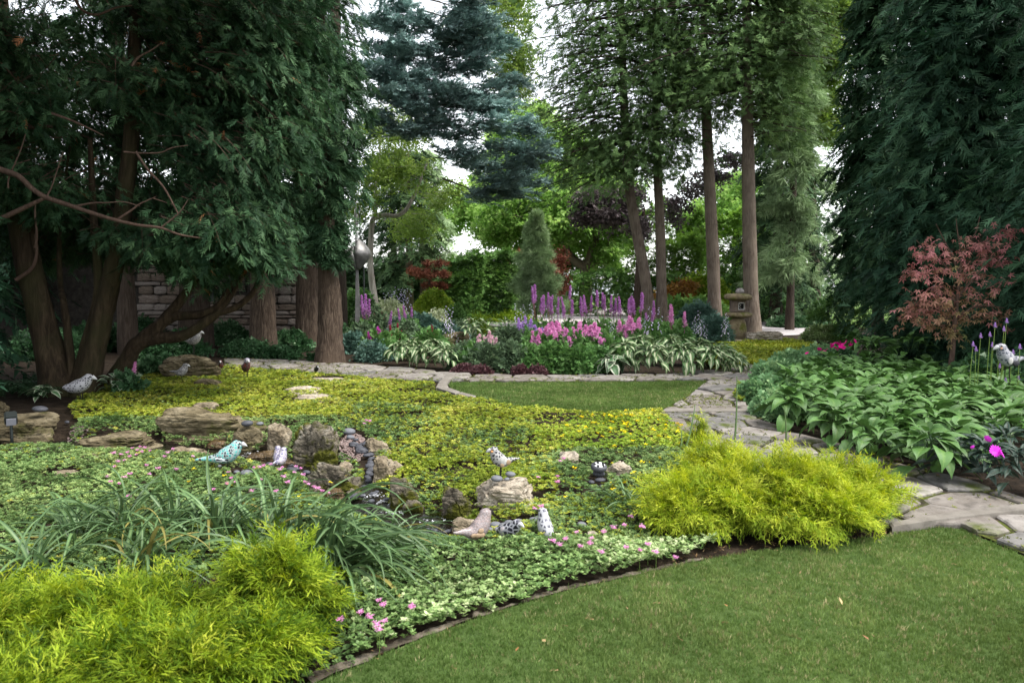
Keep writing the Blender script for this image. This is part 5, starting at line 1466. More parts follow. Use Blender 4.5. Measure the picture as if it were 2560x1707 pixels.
# cloud pruned pine: pads on bent stems
rng = np.random.default_rng(131)
cpd = 20.2
cp = thing('cloud_pine', (pp(2110, 800, cpd)[0], cpd, 0), 'small cloud pruned pine with flat green pads in front of the huge cedar', 'tree')
x0 = cp.location.x
wood('trunk', cp, [([(x0, cpd, -.02), (x0 + .05, cpd, .25), (x0 - .1, cpd, .5), (x0 - .25, cpd, .75)], [.06, .05, .04, .02], dict(sides=8, n=16, rough=.05)), ([(x0, cpd, .2), (x0 + .25, cpd, .4), (x0 + .45, cpd, .5)], [.035, .03, .02], dict(sides=6, n=12))], BARK_DARK)
data = []
for (u, v, rx, rz) in [(2068, 768, .44, .16), (2045, 792, .26, .12), (2100, 750, .3, .1), (2135, 792, .4, .14), (2110, 822, .3, .14), (2165, 815, .3, .12), (2090, 842, .25, .1)]:
    k = 420
    P, N = dome_points(rng, k, rx, rx * .8, rz * 2, .3, .5, .1)
    P += pp(u, v, cpd + rng.normal(0, .1)) - [0, 0, rz]
    D = nz(N + rng.normal(0, .4, (k, 3)) + [0, 0, .3])
    data.append((P, frames(D, nz(rng.normal(0, .5, (k, 3)) + [0, 0, 1])), rng.uniform(.07, .13, k), np.clip(rng.normal(.45, .2, k), 0, 1)))
crown('foliage', rng, FR_FINE, data, YEWL, cp)

# shade planting under the conifers and along the house
for k, (u, v, rx, h, mt, sz, lab) in enumerate([
        (880, 884, .34, .42, BLUEP, .1, 'grey green glossy plant at the foot of the thick ridged trunk'), (930, 904, .4, .38, BLUEP, .1, 'grey green glossy plant left of the variegated hostas, nearest the path'),
        (960, 884, .42, .45, BLUEP, .1, 'grey green glossy plant behind the left variegated hostas'), (850, 866, .4, .5, SHADEP, .11, 'dark leafy plant in front of the sculpture pole'),
        (720, 880, .5, .42, SHADEP, .1, 'dark glossy plant between the two conifer trunks before the house'), (610, 892, .62, .34, SHADEP, .1, 'low dark glossy mound left of the straight conifer trunk'),
        (690, 900, .45, .22, SHADEP, .09, 'lowest dark glossy mound at the edge of the golden mat'), (560, 862, .6, .55, SHADEP, .12, 'broad dark plant in front of the stone wall'),
        (720, 838, .55, .8, YEWL, .13, 'green leafy shrub against the house between two trunks'), (620, 845, .55, .7, SHADEP, .13, 'dark leafy shrub against the house wall behind the straight trunk'),
        (450, 895, .5, .5, SHADEP, .11, 'dark feathery plant behind the mossy boulder'), (380, 905, .55, .45, SHADEP, .11, 'dark plant left of the mossy boulder under the cedar limbs'),
        (400, 940, .45, .3, SHADEP, .09, 'low dark plant in front of the mossy boulder at the golden mat'), (340, 860, .7, .6, SHADEP, .13, 'shadowy plant behind the cedar fork'),
        (230, 880, .8, .55, SHADEP, .13, 'shadowy plant behind the leaning cedar trunks'), (100, 900, .9, .6, SHADEP, .13, 'shadowy plant far back at the left edge'),
        (800, 905, .3, .14, SHADEP, .08, 'small ivy patch at the foot of the thick ridged trunk')]):
    c = gp(u, v)
    bush('shade_plant', lab, 'plant', (c[0], c[1] + rx * .5), rx, rx * .8, h, int(620 * rx / .5), LEAF6 if k % 2 else ROS, sz, mt, 140 + k, .4, tint0=.45)

# ferns at the left edge
rng = np.random.default_rng(160)
def fern(label, c, n, ln, seed):
    rng = np.random.default_rng(seed)
    r = thing('fern', (c[0], c[1], 0), label, 'fern', 'ferns at the shady left edge')
    for k in range(n):
        az = k * 2.4 + rng.normal(0, .2); el = rng.uniform(.5, 1.1)
        p_ = []; 
        pts = [np.array([0, 0, 0]), np.array([.4 * math.cos(el), 0, .4 * math.sin(el)]), np.array([.75 * math.cos(el * .7) + .05, 0, .5 * math.sin(el)]), np.array([1.0, 0, .3 * math.sin(el) - .05])]
        S = spline(pts, 14) * ln * rng.uniform(.7, 1.1)
        A = Acc()
        V, fs = tube(S, [.006, .004, .002], 4, 10); A.add(V, fs, .2)
        for i_ in range(2, 14):
            w = ln * .26 * math.sin(math.pi * min(1, (i_ + 1.5) / 15)) * (1.1 - i_ / 20)
            for s in (-1, 1):
                a = S[i_]; e = a + np.array([w * .3, s * w, -.15 * w])
                m_ = (a + e) / 2; t_ = np.array([ln * .028, 0, 0])
                A.add(np.array([a, m_ - t_ + [0, 0, .01], e, m_ + t_ + [0, 0, .01]]), [np.array([[0, 1, 2, 3]])], rng.uniform(.3, .8))
        o = link('frond', A.mesh('frond', SHADEP), r); o.rotation_euler = (0, 0, az)
for k, (u, v, ln) in enumerate([(30, 985, .55), (90, 995, .5), (-30, 1000, .6), (120, 965, .5)]):
    c = gp(u, v); fern('dark green fern under the leaning cedar trunks behind the mossy boulder', c, 13, ln, 161 + k)

# sedum mound between hostas and flagstones
for k, (u, v, rx, h, lab) in enumerate([(1905, 1010, .34, .3, 'blue green sedum mound beside the golden tuft, nearest the flagstone bend'), (1935, 965, .36, .34, 'blue green sedum mound in the middle of the row along the hostas'), (1985, 935, .42, .36, 'blue green sedum mound below the hot pink flowers'), (1940, 1048, .3, .26, 'blue green sedum mound at the low end of the row by the flagstones'), (2050, 915, .4, .36, 'blue green sedum mound at the far end of the row')]):
    c = gp(u, v); bush('sedum', lab, 'plant', (c[0] + .1, c[1] + rx * .6), rx, rx, h, 620, ROS, .085, SEDUM, 170 + k, .3, nface=1, tint0=.5)

# ================================================================== LEAFY PERENNIALS, leaf by leaf
def blade_mesh(name, L, W, mat, curve, fold, seed, tip=1.0, petiole=.25, rows=7, heart=.18, mat_attr=True):
    """a single leaf: stalk, then an ovate blade arching over; attribute 'tint' = distance from midrib, 0..1"""
    rng = np.random.default_rng(seed)
    cols = np.array([-1, -.62, -.25, 0, .25, .62, 1])
    V, T = [], []
    x, z, a = 0.0, 0.0, 0.0
    path = []
    n = rows
    for i in range(n):
        t = i / (n - 1)
        path.append((x, z, a))
        a2 = curve * t
        x += L / (n - 1) * math.cos(a2); z -= L / (n - 1) * math.sin(a2)
    for i, (x, z, a) in enumerate(path):
        t = i / (n - 1)
        w = W * .5 * (math.sin(math.pi * min(1, (t * .86 + .13)) ** .8)) ** .85 * (1 - t ** 3.5) if i else W * .16
        wob = .012 * L * math.sin(t * 9 + seed)
        for cc in cols:
            V.append((x - heart * abs(cc) * W * (.5 if i < 2 else 0) * (1 - t), cc * w, z + fold * abs(cc) * w + wob * cc * abs(cc) + .006 * L * math.cos(cc * 9.4)))
            T.append(abs(cc))
    m_ = len(cols)
    q = [[i * m_ + j, i * m_ + j + 1, (i + 1) * m_ + j + 1, (i + 1) * m_ + j] for i in range(n - 1) for j in range(m_ - 1)]
    # stalk
    b0 = len(V)
    pw = W * .035
    for (px_, pz_) in ((-petiole * L * .8, -petiole * L), (-petiole * L * .35, -petiole * L * .25), (0.01, 0)):
        V += [(px_, -pw, pz_), (px_, pw, pz_)]; T += [.3, .3]
    q += [[b0, b0 + 1, b0 + 3, b0 + 2], [b0 + 2, b0 + 3, b0 + 5, b0 + 4]]
    return make_mesh(name, np.array(V), [np.array(q)], mat, {'tint': np.array(T)})

def leaf_mat(name, stops, rough=.42, spec=.45, trans=.16, veins=True, var=.25):
    m, nt, b, out = new_mat(name)
    at_ = nt.nodes.new('ShaderNodeAttribute'); at_.attribute_name = 'tint'
    n = tex_noise(nt, 14, 4, .6)
    ad = nt.nodes.new('ShaderNodeMath'); ad.operation = 'MULTIPLY_ADD'; ad.inputs[1].default_value = .45; 
    nt.links.new(n.outputs[0], ad.inputs[0]); 
    sb = nt.nodes.new('ShaderNodeMath'); sb.operation = 'SUBTRACT'; sb.inputs[1].default_value = .225
    nt.links.new(at_.outputs['Fac'], sb.inputs[0]); nt.links.new(sb.outputs[0], ad.inputs[2])
    r = ramp(nt, stops)
    nt.links.new(ad.outputs[0], r.inputs[0])
    oi = nt.nodes.new('ShaderNodeObjectInfo')
    mr = nt.nodes.new('ShaderNodeMapRange'); mr.inputs[3].default_value = 1 - var; mr.inputs[4].default_value = 1 + var
    nt.links.new(oi.outputs['Random'], mr.inputs[0])
    hs = nt.nodes.new('ShaderNodeHueSaturation'); nt.links.new(mr.outputs[0], hs.inputs['Value'])
    nt.links.new(r.outputs[0], hs.inputs['Color']); nt.links.new(hs.outputs[0], b.inputs['Base Color'])
    b.inputs['Roughness'].default_value = rough; b.inputs['Specular IOR Level'].default_value = spec
    if veins:
        w = nt.nodes.new('ShaderNodeTexWave'); w.bands_direction = 'Y'; w.inputs['Scale'].default_value = 28; w.inputs['Distortion'].default_value = .6
        tc = nt.nodes.new('ShaderNodeTexCoord'); nt.links.new(tc.outputs['Object'], w.inputs['Vector'])
        bump(nt, b, w.outputs[0], .35, .004)
    t = nt.nodes.new('ShaderNodeBsdfTranslucent'); nt.links.new(hs.outputs[0], t.inputs['Color'])
    mx = nt.nodes.new('ShaderNodeMixShader'); mx.inputs[0].default_value = trans
    nt.links.new(b.outputs[0], mx.inputs[1]); nt.links.new(t.outputs[0], mx.inputs[2]); nt.links.new(mx.outputs[0], out.inputs[0])
    return m

HOSTA_G = leaf_mat('hosta_green', [(0, (0.106, 0.2, 0.0438)), (.3, (0.065, 0.15, 0.03)), (1, (0.0775, 0.169, 0.04))])
HOSTA_W = leaf_mat('hosta_white_heart', [(0, (.55, .56, .38)), (.2, (.45, .48, .3)), (.32, (.11, .19, .06)), (1, (.055, .125, .04))], trans=.2)
HOSTA_E = leaf_mat('hosta_white_edge', [(0, (.07, .16, .06)), (.6, (.08, .17, .07)), (.72, (.48, .52, .38)), (1, (.62, .64, .5))], trans=.2)
IMPAT = leaf_mat('dark_lance_leaf', [(0, (.06, .06, .04)), (.2, (.022, .045, .03)), (1, (.03, .06, .042))], .4, .4, .1)
STRAP = leaf_mat('strap_leaf', [(0, (.15, .23, .085)), (.5, (.09, .16, .06)), (1, (.06, .12, .048))], .45, .4, .2, False, .35)
STRAP_Y = leaf_mat('dry_strap_leaf', [(0, (.34, .32, .09)), (1, (.24, .2, .06))], .5, .3, .3, False, .3)

def leaf_plant(name, label, cat, c, meshes, n, R_, H, size, seed, group=None, lean=0.0, front=.6, elev=(1.25, .15), sizevar=.25, z0=.0):
    """mound of single leaves, each an object; the outer ones hang over the ground"""
    rng = np.random.default_rng(seed)
    r = thing(name, (c[0], c[1], z0), label, cat, group)
    for k in range(n):
        f = (k + .5) / n                       # 0 centre, 1 rim
        az = k * 2.39996 + rng.normal(0, .3)
        if rng.random() < front * .45 and math.sin(az) > .35:
            az = -az
        rad = R_ * (f ** .6) * rng.uniform(.82, 1.08)
        z = H * math.sqrt(max(.02, 1 - (f * .97) ** 1.8)) * rng.uniform(.88, 1.08) + .035
        el = elev[0] + (elev[1] - elev[0]) * f ** .8 + rng.normal(0, .14)
        o = link('leaf', meshes[rng.integers(0, len(meshes))], r)
        s = size * rng.uniform(1 - sizevar, 1 + sizevar) * (.75 + .35 * f)
        start = rad - s * .55 * math.cos(el)
        o.location = (math.cos(az) * start, math.sin(az) * start, max(.03, z - s * .25 * math.sin(el)))
        o.rotation_euler = (rng.normal(0, .28), -el + .35, az + rng.normal(0, .22))
        o.scale = (s, s * rng.uniform(.85, 1.12), s)
    return r

HG = [blade_mesh('leaf', 1, .56, HOSTA_G, cv, .28, k, petiole=.5) for k, cv in enumerate((.7, 1.0, 1.3, .5, 1.6))]
HW = [blade_mesh('leaf', 1, .5, HOSTA_W, cv, .3, k + 9, petiole=.5) for k, cv in enumerate((.9, 1.3, 1.6, .7))]
HE = [blade_mesh('leaf', 1, .58, HOSTA_E, cv, .25, k + 19, petiole=.5) for k, cv in enumerate((.7, 1.0, 1.3))]
IM = [blade_mesh('leaf', 1, .32, IMPAT, cv, .3, k + 29, petiole=.3, heart=0) for k, cv in enumerate((.5, .8, 1.1))]

# green hosta bed
HBED = poly([(1945, 1080), (2050, 1132), (2210, 1192), (2330, 1204), (2480, 1160), (2640, 1150), (2640, 1030), (2560, 1000), (2450, 985), (2330, 962), (2200, 948), (2060, 950), (1985, 985)])
lo, hi = HBED.min(0), HBED.max(0)
rng = np.random.default_rng(180)
sp_ = .56; j = 0; cs = []
yy = lo[1]
while yy < hi[1]:
    xx = lo[0] + (sp_ / 2 if j % 2 else 0)
    while xx < hi[0]:
        p_ = np.array([xx, yy]) + rng.normal(0, .05, 2)
        if inside(HBED, p_[:1], p_[1:])[0]: cs.append(p_)
        xx += sp_
    yy += sp_ * .82; j += 1
cs += [gp(u, v)[:2] for u, v in ((2135, 905), (2210, 900), (2290, 898), (2360, 905), (2180, 922), (2270, 920))]
for k, c in enumerate(cs):
    back = k >= len(cs) - 6
    uu, vv = to_px(np.array([c[0], c[1], 0]))
    if back:
        lab = ['leftmost green hosta of the far row, next to the hot pink phlox', 'second green hosta from the left in the far row behind the big bed', 'third green hosta from the left in the far row, left of the maple stem', 'green hosta of the far row right beside the maple stem', 'green hosta in front of the left end of the far row', 'green hosta in front of the middle of the far row'][k - len(cs) + 6]
        grp = 'far row of green hostas'
    else:
        zx = 'left' if uu < 2150 else ('middle' if uu < 2360 else 'right')
        zy = 'nearest the flagstones' if vv > 1105 else ('second row' if vv > 1040 else ('third row' if vv > 990 else 'back row under the maple'))
        lab = 'glossy green hosta, %s of the big bed, %s' % (zx, zy)
        grp = 'green hostas, %s, %s' % (zx, zy)
    leaf_plant('hosta', lab, 'hosta', c, HG, 34, .38 if not back else .5, .38 if not back else .55, .235 if not back else .26, 200 + k, grp, elev=(1.25, 0.0))
# variegated hostas
for k, (u, v) in enumerate([(1556, 926), (1625, 930), (1700, 932), (1768, 930), (1822, 926), (1590, 905), (1665, 908), (1735, 910), (1785, 914)]):
    c = gp(u, v); leaf_plant('variegated_hosta', 'white hearted hosta, ' + ['leftmost of the front row beside the white edged one', 'second from the left in the front row of the right group', 'third from the left in the front row of the right group', 'fourth from the left in the front row of the right group', 'at the right end of the right group by the golden mat', 'leftmost of the back row of the right group', 'second of the back row of the right group', 'third of the back row of the right group', 'last of the back row, nearest the lantern'][k], 'hosta', (c[0], c[1] - .3), HW, 56, .42 if k != 4 else .32, (.5, .5, .5, .46, .28, .5, .5, .46, .4)[k], .235 if k != 4 else .19, 300 + k, 'white hearted hostas of the right group', elev=(1.15, -.3))
c = gp(1527, 930); leaf_plant('variegated_hosta', 'white edged broad leaved hosta at the left end of the right group', 'hosta', (c[0], c[1] - .3), HE, 26, .34, .28, .28, 330, elev=(1.1, -.3))
for k, (u, v) in enumerate([(1000, 912), (1058, 920), (1115, 924), (1030, 900), (1090, 904)]):
    c = gp(u, v); leaf_plant('variegated_hosta', 'white hearted hosta, ' + ['leftmost of the left group beside the grey green plants', 'in the middle of the front of the left group', 'at the right front of the left group by the wine leaves', 'behind on the left of the left group', 'right in front of the brown boulder'][k], 'hosta', (c[0], c[1]), HW, 48, .4, .4, .22, 340 + k, 'white hearted hostas of the left group', elev=(1.15, -.3))
for k, (u, v) in enumerate([(1215, 868), (1262, 862), (1180, 862)]):
    c = gp(u, v); leaf_plant('variegated_hosta', 'pale striped hosta half hidden behind the pale pink astilbe', 'hosta', (c[0], c[1]), HW, 24, .42, .62, .25, 350 + k, 'pale striped hostas behind the astilbes')
c = gp(292, 985); leaf_plant('variegated_hosta', 'small white edged hosta in deep shade at the foot of the cedar limb', 'hosta', (c[0], c[1]), HE, 26, .26, .24, .17, 360)
c = gp(110, 1005); leaf_plant('variegated_hosta', 'shaded white edged hosta among the ferns', 'hosta', (c[0], c[1]), HE, 16, .22, .18, .13, 361)

# dark leaved impatiens at the right edge
rng = np.random.default_rng(365)
for k, (u, v, lab) in enumerate([(2400, 1205, 'dark lance leaved plant leftmost of the row below the hostas'), (2478, 1222, 'dark lance leaved plant carrying the biggest magenta blossom'), (2566, 1245, 'dark lance leaved plant at the right edge, nearest the flagstones'), (2530, 1180, 'dark lance leaved plant behind the magenta blossom')]):
    c = gp(u, v); leaf_plant('impatiens', lab, 'flowering plant', (c[0], c[1] + .1), IM, 56, .3, .32, .17, 370 + k, elev=(1.2, .3))

# strap leaved daylily clumps in the left foreground
def strap_mesh(seed, mat, L=1.0, w=.024, arch=1.9, rise=1.15):
    rng = np.random.default_rng(seed)
    n = 13
    V, T = [], []
    x = z = 0.0; y = 0.0; bend = rng.normal(0, .35)
    for i in range(n):
        t = i / (n - 1)
        a = rise - arch * t ** 1.25
        ww = w * (1 - .92 * t ** 3) * (.7 + .6 * min(1, t * 4)) * .5
        V += [(x, y - ww, z + ww * .8), (x, y, z), (x, y + ww, z + ww * .8)]; T += [1, 0, 1]
        x += L / n * math.cos(a); z += L / n * math.sin(a); y += L / n * bend * t
    q = [[i * 3 + j, i * 3 + j + 1, i * 3 + j + 4, i * 3 + j + 3] for i in range(n - 1) for j in range(2)]
    return make_mesh('leaf', np.array(V), [np.array(q)], mat, {'tint': np.array(T)})
ST = [strap_mesh(s, STRAP, arch=a, rise=r_) for s, (a, r_) in enumerate([(1.9, 1.15), (2.3, 1.25), (1.5, 1.0), (2.1, .9), (1.3, .7), (2.6, 1.35), (1.6, .5), (1.1, .45)])]
STY = [strap_mesh(s + 20, STRAP_Y, arch=a, rise=r_) for s, (a, r_) in enumerate([(1.9, .9), (2.2, 1.1)])]

def straps(name, label, cat, c, n, ln, seed, az0=None, azw=3.14, meshes=ST, group=None, dry=.04, tilt=.25):
    rng = np.random.default_rng(seed)
    r = thing(name, (c[0], c[1], 0), label, cat, group)
    for k in range(n):
        az = (az0 if az0 is not None else 0) + rng.uniform(-azw, azw)
        ms = STY if rng.random() < dry else meshes
        o = link('leaf', ms[rng.integers(0, len(ms))], r)
        o.location = (rng.normal(0, .05), rng.normal(0, .05), -.02)
        s = ln * rng.uniform(.6, 1.15)
        o.rotation_euler = (rng.normal(0, tilt), rng.normal(0, tilt), az)
        o.scale = (s, s, s * rng.uniform(.75, 1.1))
    return r
DL = 'daylilies in the left foreground'
for k, (u, v, n, ln, az, aw, lab) in enumerate([
        (80, 1450, 30, .62, None, 3.14, 'arching strap leaved clump at the far left edge above the golden cypress'),
        (190, 1360, 28, .6, None, 3.14, 'strap leaved clump left of the tallest upright tuft'),
        (300, 1340, 34, .66, None, 3.14, 'tallest strap leaved clump, its leaves spraying up over the green mat'),
        (430, 1330, 28, .62, .6, 2.2, 'strap leaved clump with leaves swept right over the green mat'),
        (360, 1420, 28, .6, 1.2, 2.4, 'strap leaved clump just behind the golden cypress'),
        (560, 1345, 30, .66, .3, 2.4, 'strap leaved clump in the middle of the row, its leaves combed sideways'),
        (680, 1340, 28, .62, .4, 2.2, 'strap leaved clump above the top of the golden cypress'),
        (800, 1335, 24, .45, .8, 2.0, 'strap leaved clump beside the yellow patch at the stream'),
        (895, 1345, 20, .36, .2, 2.0, 'strap leaved clump at the right end of the row near the lower pool'),
        (975, 1352, 16, .32, -.3, 1.6, 'small strap leaved clump with rusty tips beside the lower pool'),
        (790, 1400, 40, .8, -.55, .8, 'strap leaved clump flopping down to the right over the pale mat'),
        (850, 1440, 34, .7, -.7, .7, 'nearest strap leaved clump hanging towards the lawn edge'),
        (930, 1385, 22, .55, -.3, .9, 'low strap leaved clump between the flopping one and the pink grey bird')]):
    c = gp(u, v); straps('daylily', lab, 'strap leaved plant', c, int(n * 2.1), ln * 1.12, 400 + k, az, aw, group=DL, dry=.05)
c = gp(1573, 1270); straps('iris_tuft', 'narrow dark upright strap tuft beside the golden cypress', 'strap leaved plant', c, 26, .4, 420, None, 3.14, [ST[1], ST[5], ST[0]], tilt=.12)
c = gp(1790, 1150); straps('iris_tuft', 'grassy tuft between the yellow flowers and the golden cypress', 'strap leaved plant', c, 34, .34, 421, None, 3.14, tilt=.2)
c = gp(1845, 1160); straps('iris_tuft', 'grassy tuft behind the top of the golden cypress, at the flagstones', 'strap leaved plant', c, 26, .36, 422, None, 3.14, tilt=.2)
c = gp(2490, 1100); straps('iris_tuft', 'broad strap leaved fan at the right edge among the hostas', 'strap leaved plant', c, 24, .5, 423, None, 3.14, tilt=.2)
for k, (u, v, ut, vt) in enumerate([(1712, 1130, 1738, 1012), (1835, 1128, 1842, 940), (1965, 1120, 1960, 1012), (1700, 1130, 1703, 1075)]):
    a = gp(u, v); e = pp(ut, vt, a[1])
    V, fs = tube([a, (a + e) / 2 + [.01, 0, 0], e], [.007, .005, .002], 4, 8, flat=1.6)
    o = link('grass_blade', make_mesh('grass_blade', V - a, fs, STRAP, {'tint': np.full(len(V), .1)}), None, tuple(a))
    props(o, ['thin dark blade standing left of the cypress sprig', 'tall pale green blade standing against the flagstones', 'thin blade rising in front of the hostas', 'shortest blade beside the thin dark one'][k], 'grass blade')

# ================================================================== ASTILBES
def plume_mesh(seed, mat, slim=1.0, n=190, L=1.0):
    rng = np.random.default_rng(seed)
    h = rng.random(n) ** .8
    side = rng.uniform(0, 6.28, n)
    k = np.floor(h * 16)
    az = k * 2.4 + rng.normal(0, .35, n)
    rad = slim * .24 * (1 - h) ** .8 * rng.random(n) ** .6
    P = np.column_stack([np.cos(az) * rad, np.sin(az) * rad, h * L + rad * .45])
    D = nz(np.column_stack([np.cos(az), np.sin(az), .6 + rng.normal(0, .4, n)]) + rng.normal(0, .5, (n, 3)))
    V, Fc, t_ = scatter(t_cluster(4, .6, .4, .6, seed, .2), P, frames(D, rng.normal(0, 1, (n, 3))), rng.uniform(.07, .12, n) * (.6 + .4 * slim), np.clip(rng.normal(.5, .25, n), 0, 1))
    V2, f2 = tube([(0, 0, -.3), (0, 0, .4), (0, 0, L)], [.012, .008, .003], 4, 5)
    return make_mesh('plume', np.vstack([V, V2]), [Fc, f2[0] + len(V)], mat, {'tint': np.concatenate([t_, np.full(len(V2), .1)])})
PL = {k: [plume_mesh(s + 7 * i_, m_, sl) for s in range(3)] for i_, (k, m_, sl) in enumerate([('pink', PINKF, 1.45), ('violet', VIOF, .5), ('mag', MAGF, 1.1), ('red', REDF, .6), ('pale', PALEPF, 1.0), ('lilac', LAVF, 1.1), ('rosy', PINKF, .7)])}

def astilbe(label, c, plumes, col_, fol, seed, frx=.34, fh=.45, dist=None, ps=.3, mat=BEDG, n=520, group=None, stemm=STEM, leafT=FERNY, leaf=.13):
    """foliage mound with flower plumes; plumes are photo positions of the tips at this plant's distance"""
    rng = np.random.default_rng(seed)
    r = bush('astilbe', label, 'flowering plant', c, frx, frx * .85, fh, n, leafT, leaf, mat, seed, .4, tint0=.45, group=group)
    if col_ in ('pink', 'mag', 'pale', 'lilac'):
        plumes = [p_ for q_ in plumes for p_ in (q_, (q_[0] + rng.normal(0, 11), q_[1] + abs(rng.normal(0, 11)) + 2))]
    if col_ == 'violet':
        plumes = [q_ for i_, q_ in enumerate(plumes) if i_ % 3 != 2]
    for k, (u, v) in enumerate(plumes):
        d = c[1] + rng.uniform(-.5, .5) * frx
        tip = pp(u, v, d)
        s = ps * rng.uniform(.85, 1.15)
        base = tip - [0, 0, s]
        foot = np.array([c[0] + rng.normal(0, .06), c[1] + rng.normal(0, .05), 0.02])
        V, fs = tube([foot, (foot * .35 + base * .65) - [0, 0, .03], base + [0, 0, .05]], [.006, .005, .004], 4, 8)
        link('stem', make_mesh('stem', V - np.array(r.location), fs, stemm, {'tint': np.full(len(V), .5)}), r)
        o = link('plume', PL[col_][rng.integers(0, 3)], r, tuple(base - np.array(r.location)))
        o.scale = (s, s, s); o.rotation_euler = (rng.normal(0, .08), rng.normal(0, .08), rng.uniform(0, 6.28))
    return r

ab = [  # pink front row
    ('pink astilbe, leftmost of the pink plumed row', (1350, 902), [(1328, 828), (1346, 822), (1362, 818), (1340, 838), (1352, 826), (1372, 822)], 'pink'),
    ('pink astilbe with the tallest pink plumes of the row', (1400, 900), [(1378, 818), (1392, 803), (1402, 812), (1386, 816), (1396, 838), (1410, 824), (1384, 806)], 'pink'),
    ('pink astilbe in the middle of the pink plumed row', (1440, 905), [(1416, 824), (1430, 818), (1422, 832), (1436, 828), (1426, 842)], 'pink'),
    ('pink astilbe right of the middle of the pink plumed row', (1480, 902), [(1450, 806), (1462, 812), (1472, 814), (1486, 808), (1458, 826), (1478, 826), (1492, 820), (1466, 820)], 'pink'),
    ('low pink astilbe at the right end of the pink plumed row', (1512, 908), [(1504, 836), (1494, 844), (1512, 846)], 'pink'),
    ('pink astilbe standing at the foot of the two leaning trunks', (1575, 885), [(1552, 802), (1566, 796), (1580, 792), (1594, 796), (1560, 812), (1574, 820), (1588, 808), (1570, 838)], 'pink'),
    ('pale pink astilbe with thin plumes beside the left variegated hostas', (1205, 925), [(1194, 836), (1200, 850), (1212, 842), (1222, 828), (1228, 840)], 'pale'),
    ('lilac astilbe in front of the pale driveway', (1312, 880), [(1300, 794), (1312, 790), (1322, 796), (1306, 804), (1330, 812), (1344, 812), (1360, 818)], 'lilac'),
    ('magenta astilbe at the left end of the bed', (950, 892), [(922, 830), (932, 822), (944, 818), (952, 824), (938, 834), (926, 842)], 'mag'),
    ('crimson astilbe right of the magenta one', (985, 890), [(968, 828), (978, 818), (992, 808), (984, 836), (974, 812), (998, 826)], 'red'),
    ('crimson astilbe near the mossy rock with few dark red plumes', (1075, 885), [(1068, 826), (1082, 812), (1072, 838)], 'red'),
    ('single red astilbe in deep shade beside the white edged hosta', (330, 985), [(331, 905)], 'rosy'),
]
for k, (lab, (u, v), pls, cl) in enumerate(ab):
    c = gp(u, v)
    astilbe(lab, (c[0], c[1]), pls, cl, None, 500 + k, .4 if u > 400 else .2, .46 if u > 400 else .25, ps={'pink': .36, 'pale': .34, 'lilac': .34, 'mag': .27, 'red': .25, 'rosy': .24}[cl], n=560 if u > 400 else 160, mat=BEDG if u > 400 else SHADEP)
# tall violet astilbes behind
tv = [('tall violet astilbe with the highest single plume, leftmost of the violet group', (1345, 862), [(1333, 716), (1336, 712)]),
      ('tall violet astilbe with a dense brush of plumes', (1372, 862), [(1352, 744), (1358, 738), (1364, 736), (1370, 732), (1376, 738), (1360, 748), (1380, 742)]),
      ('tall violet astilbe whose top plume stands above the others in the middle', (1420, 862), [(1394, 742), (1424, 714), (1427, 722), (1412, 742), (1430, 750), (1434, 748), (1410, 758)]),
      ('tall violet astilbe in front of the driveway, left of its middle', (1462, 862), [(1454, 742), (1460, 738), (1472, 732), (1478, 740), (1466, 748), (1488, 744)]),
      ('tall violet astilbe in front of the middle of the driveway', (1500, 862), [(1494, 726), (1506, 732), (1498, 742), (1512, 738), (1528, 738), (1522, 752)]),
      ('tall violet astilbe in front of the right end of the driveway', (1545, 862), [(1540, 746), (1552, 742), (1560, 728), (1546, 750), (1534, 752)]),
      ('tall violet astilbe beside the leaning trunk', (1595, 862), [(1572, 748), (1580, 740), (1594, 726), (1602, 738), (1586, 746), (1598, 744), (1578, 744), (1604, 732)]),
      ('violet astilbe between the two leaning trunks', (1640, 862), [(1634, 752), (1630, 770), (1656, 754), (1620, 782)]),
      ('slender pink astilbe left of the blue feathery shrub', (1690, 880), [(1676, 760), (1712, 780), (1679, 768)]),
      ('violet astilbe beside the sculpture pole', (912, 862), [(905, 738), (914, 736), (926, 742), (908, 752), (920, 748)]),
      ('violet astilbe left of the olive grass tuft', (1020, 858), [(1000, 770), (1014, 764), (1022, 758), (1028, 768), (972, 778)])]
for k, (lab, (u, v), pls) in enumerate(tv):
    c = gp(u, v)
    astilbe(lab, (c[0], c[1]), pls, 'violet' if u != 1690 else 'rosy', None, 520 + k, .42, .55, ps=.42, n=420, stemm=STEMR)
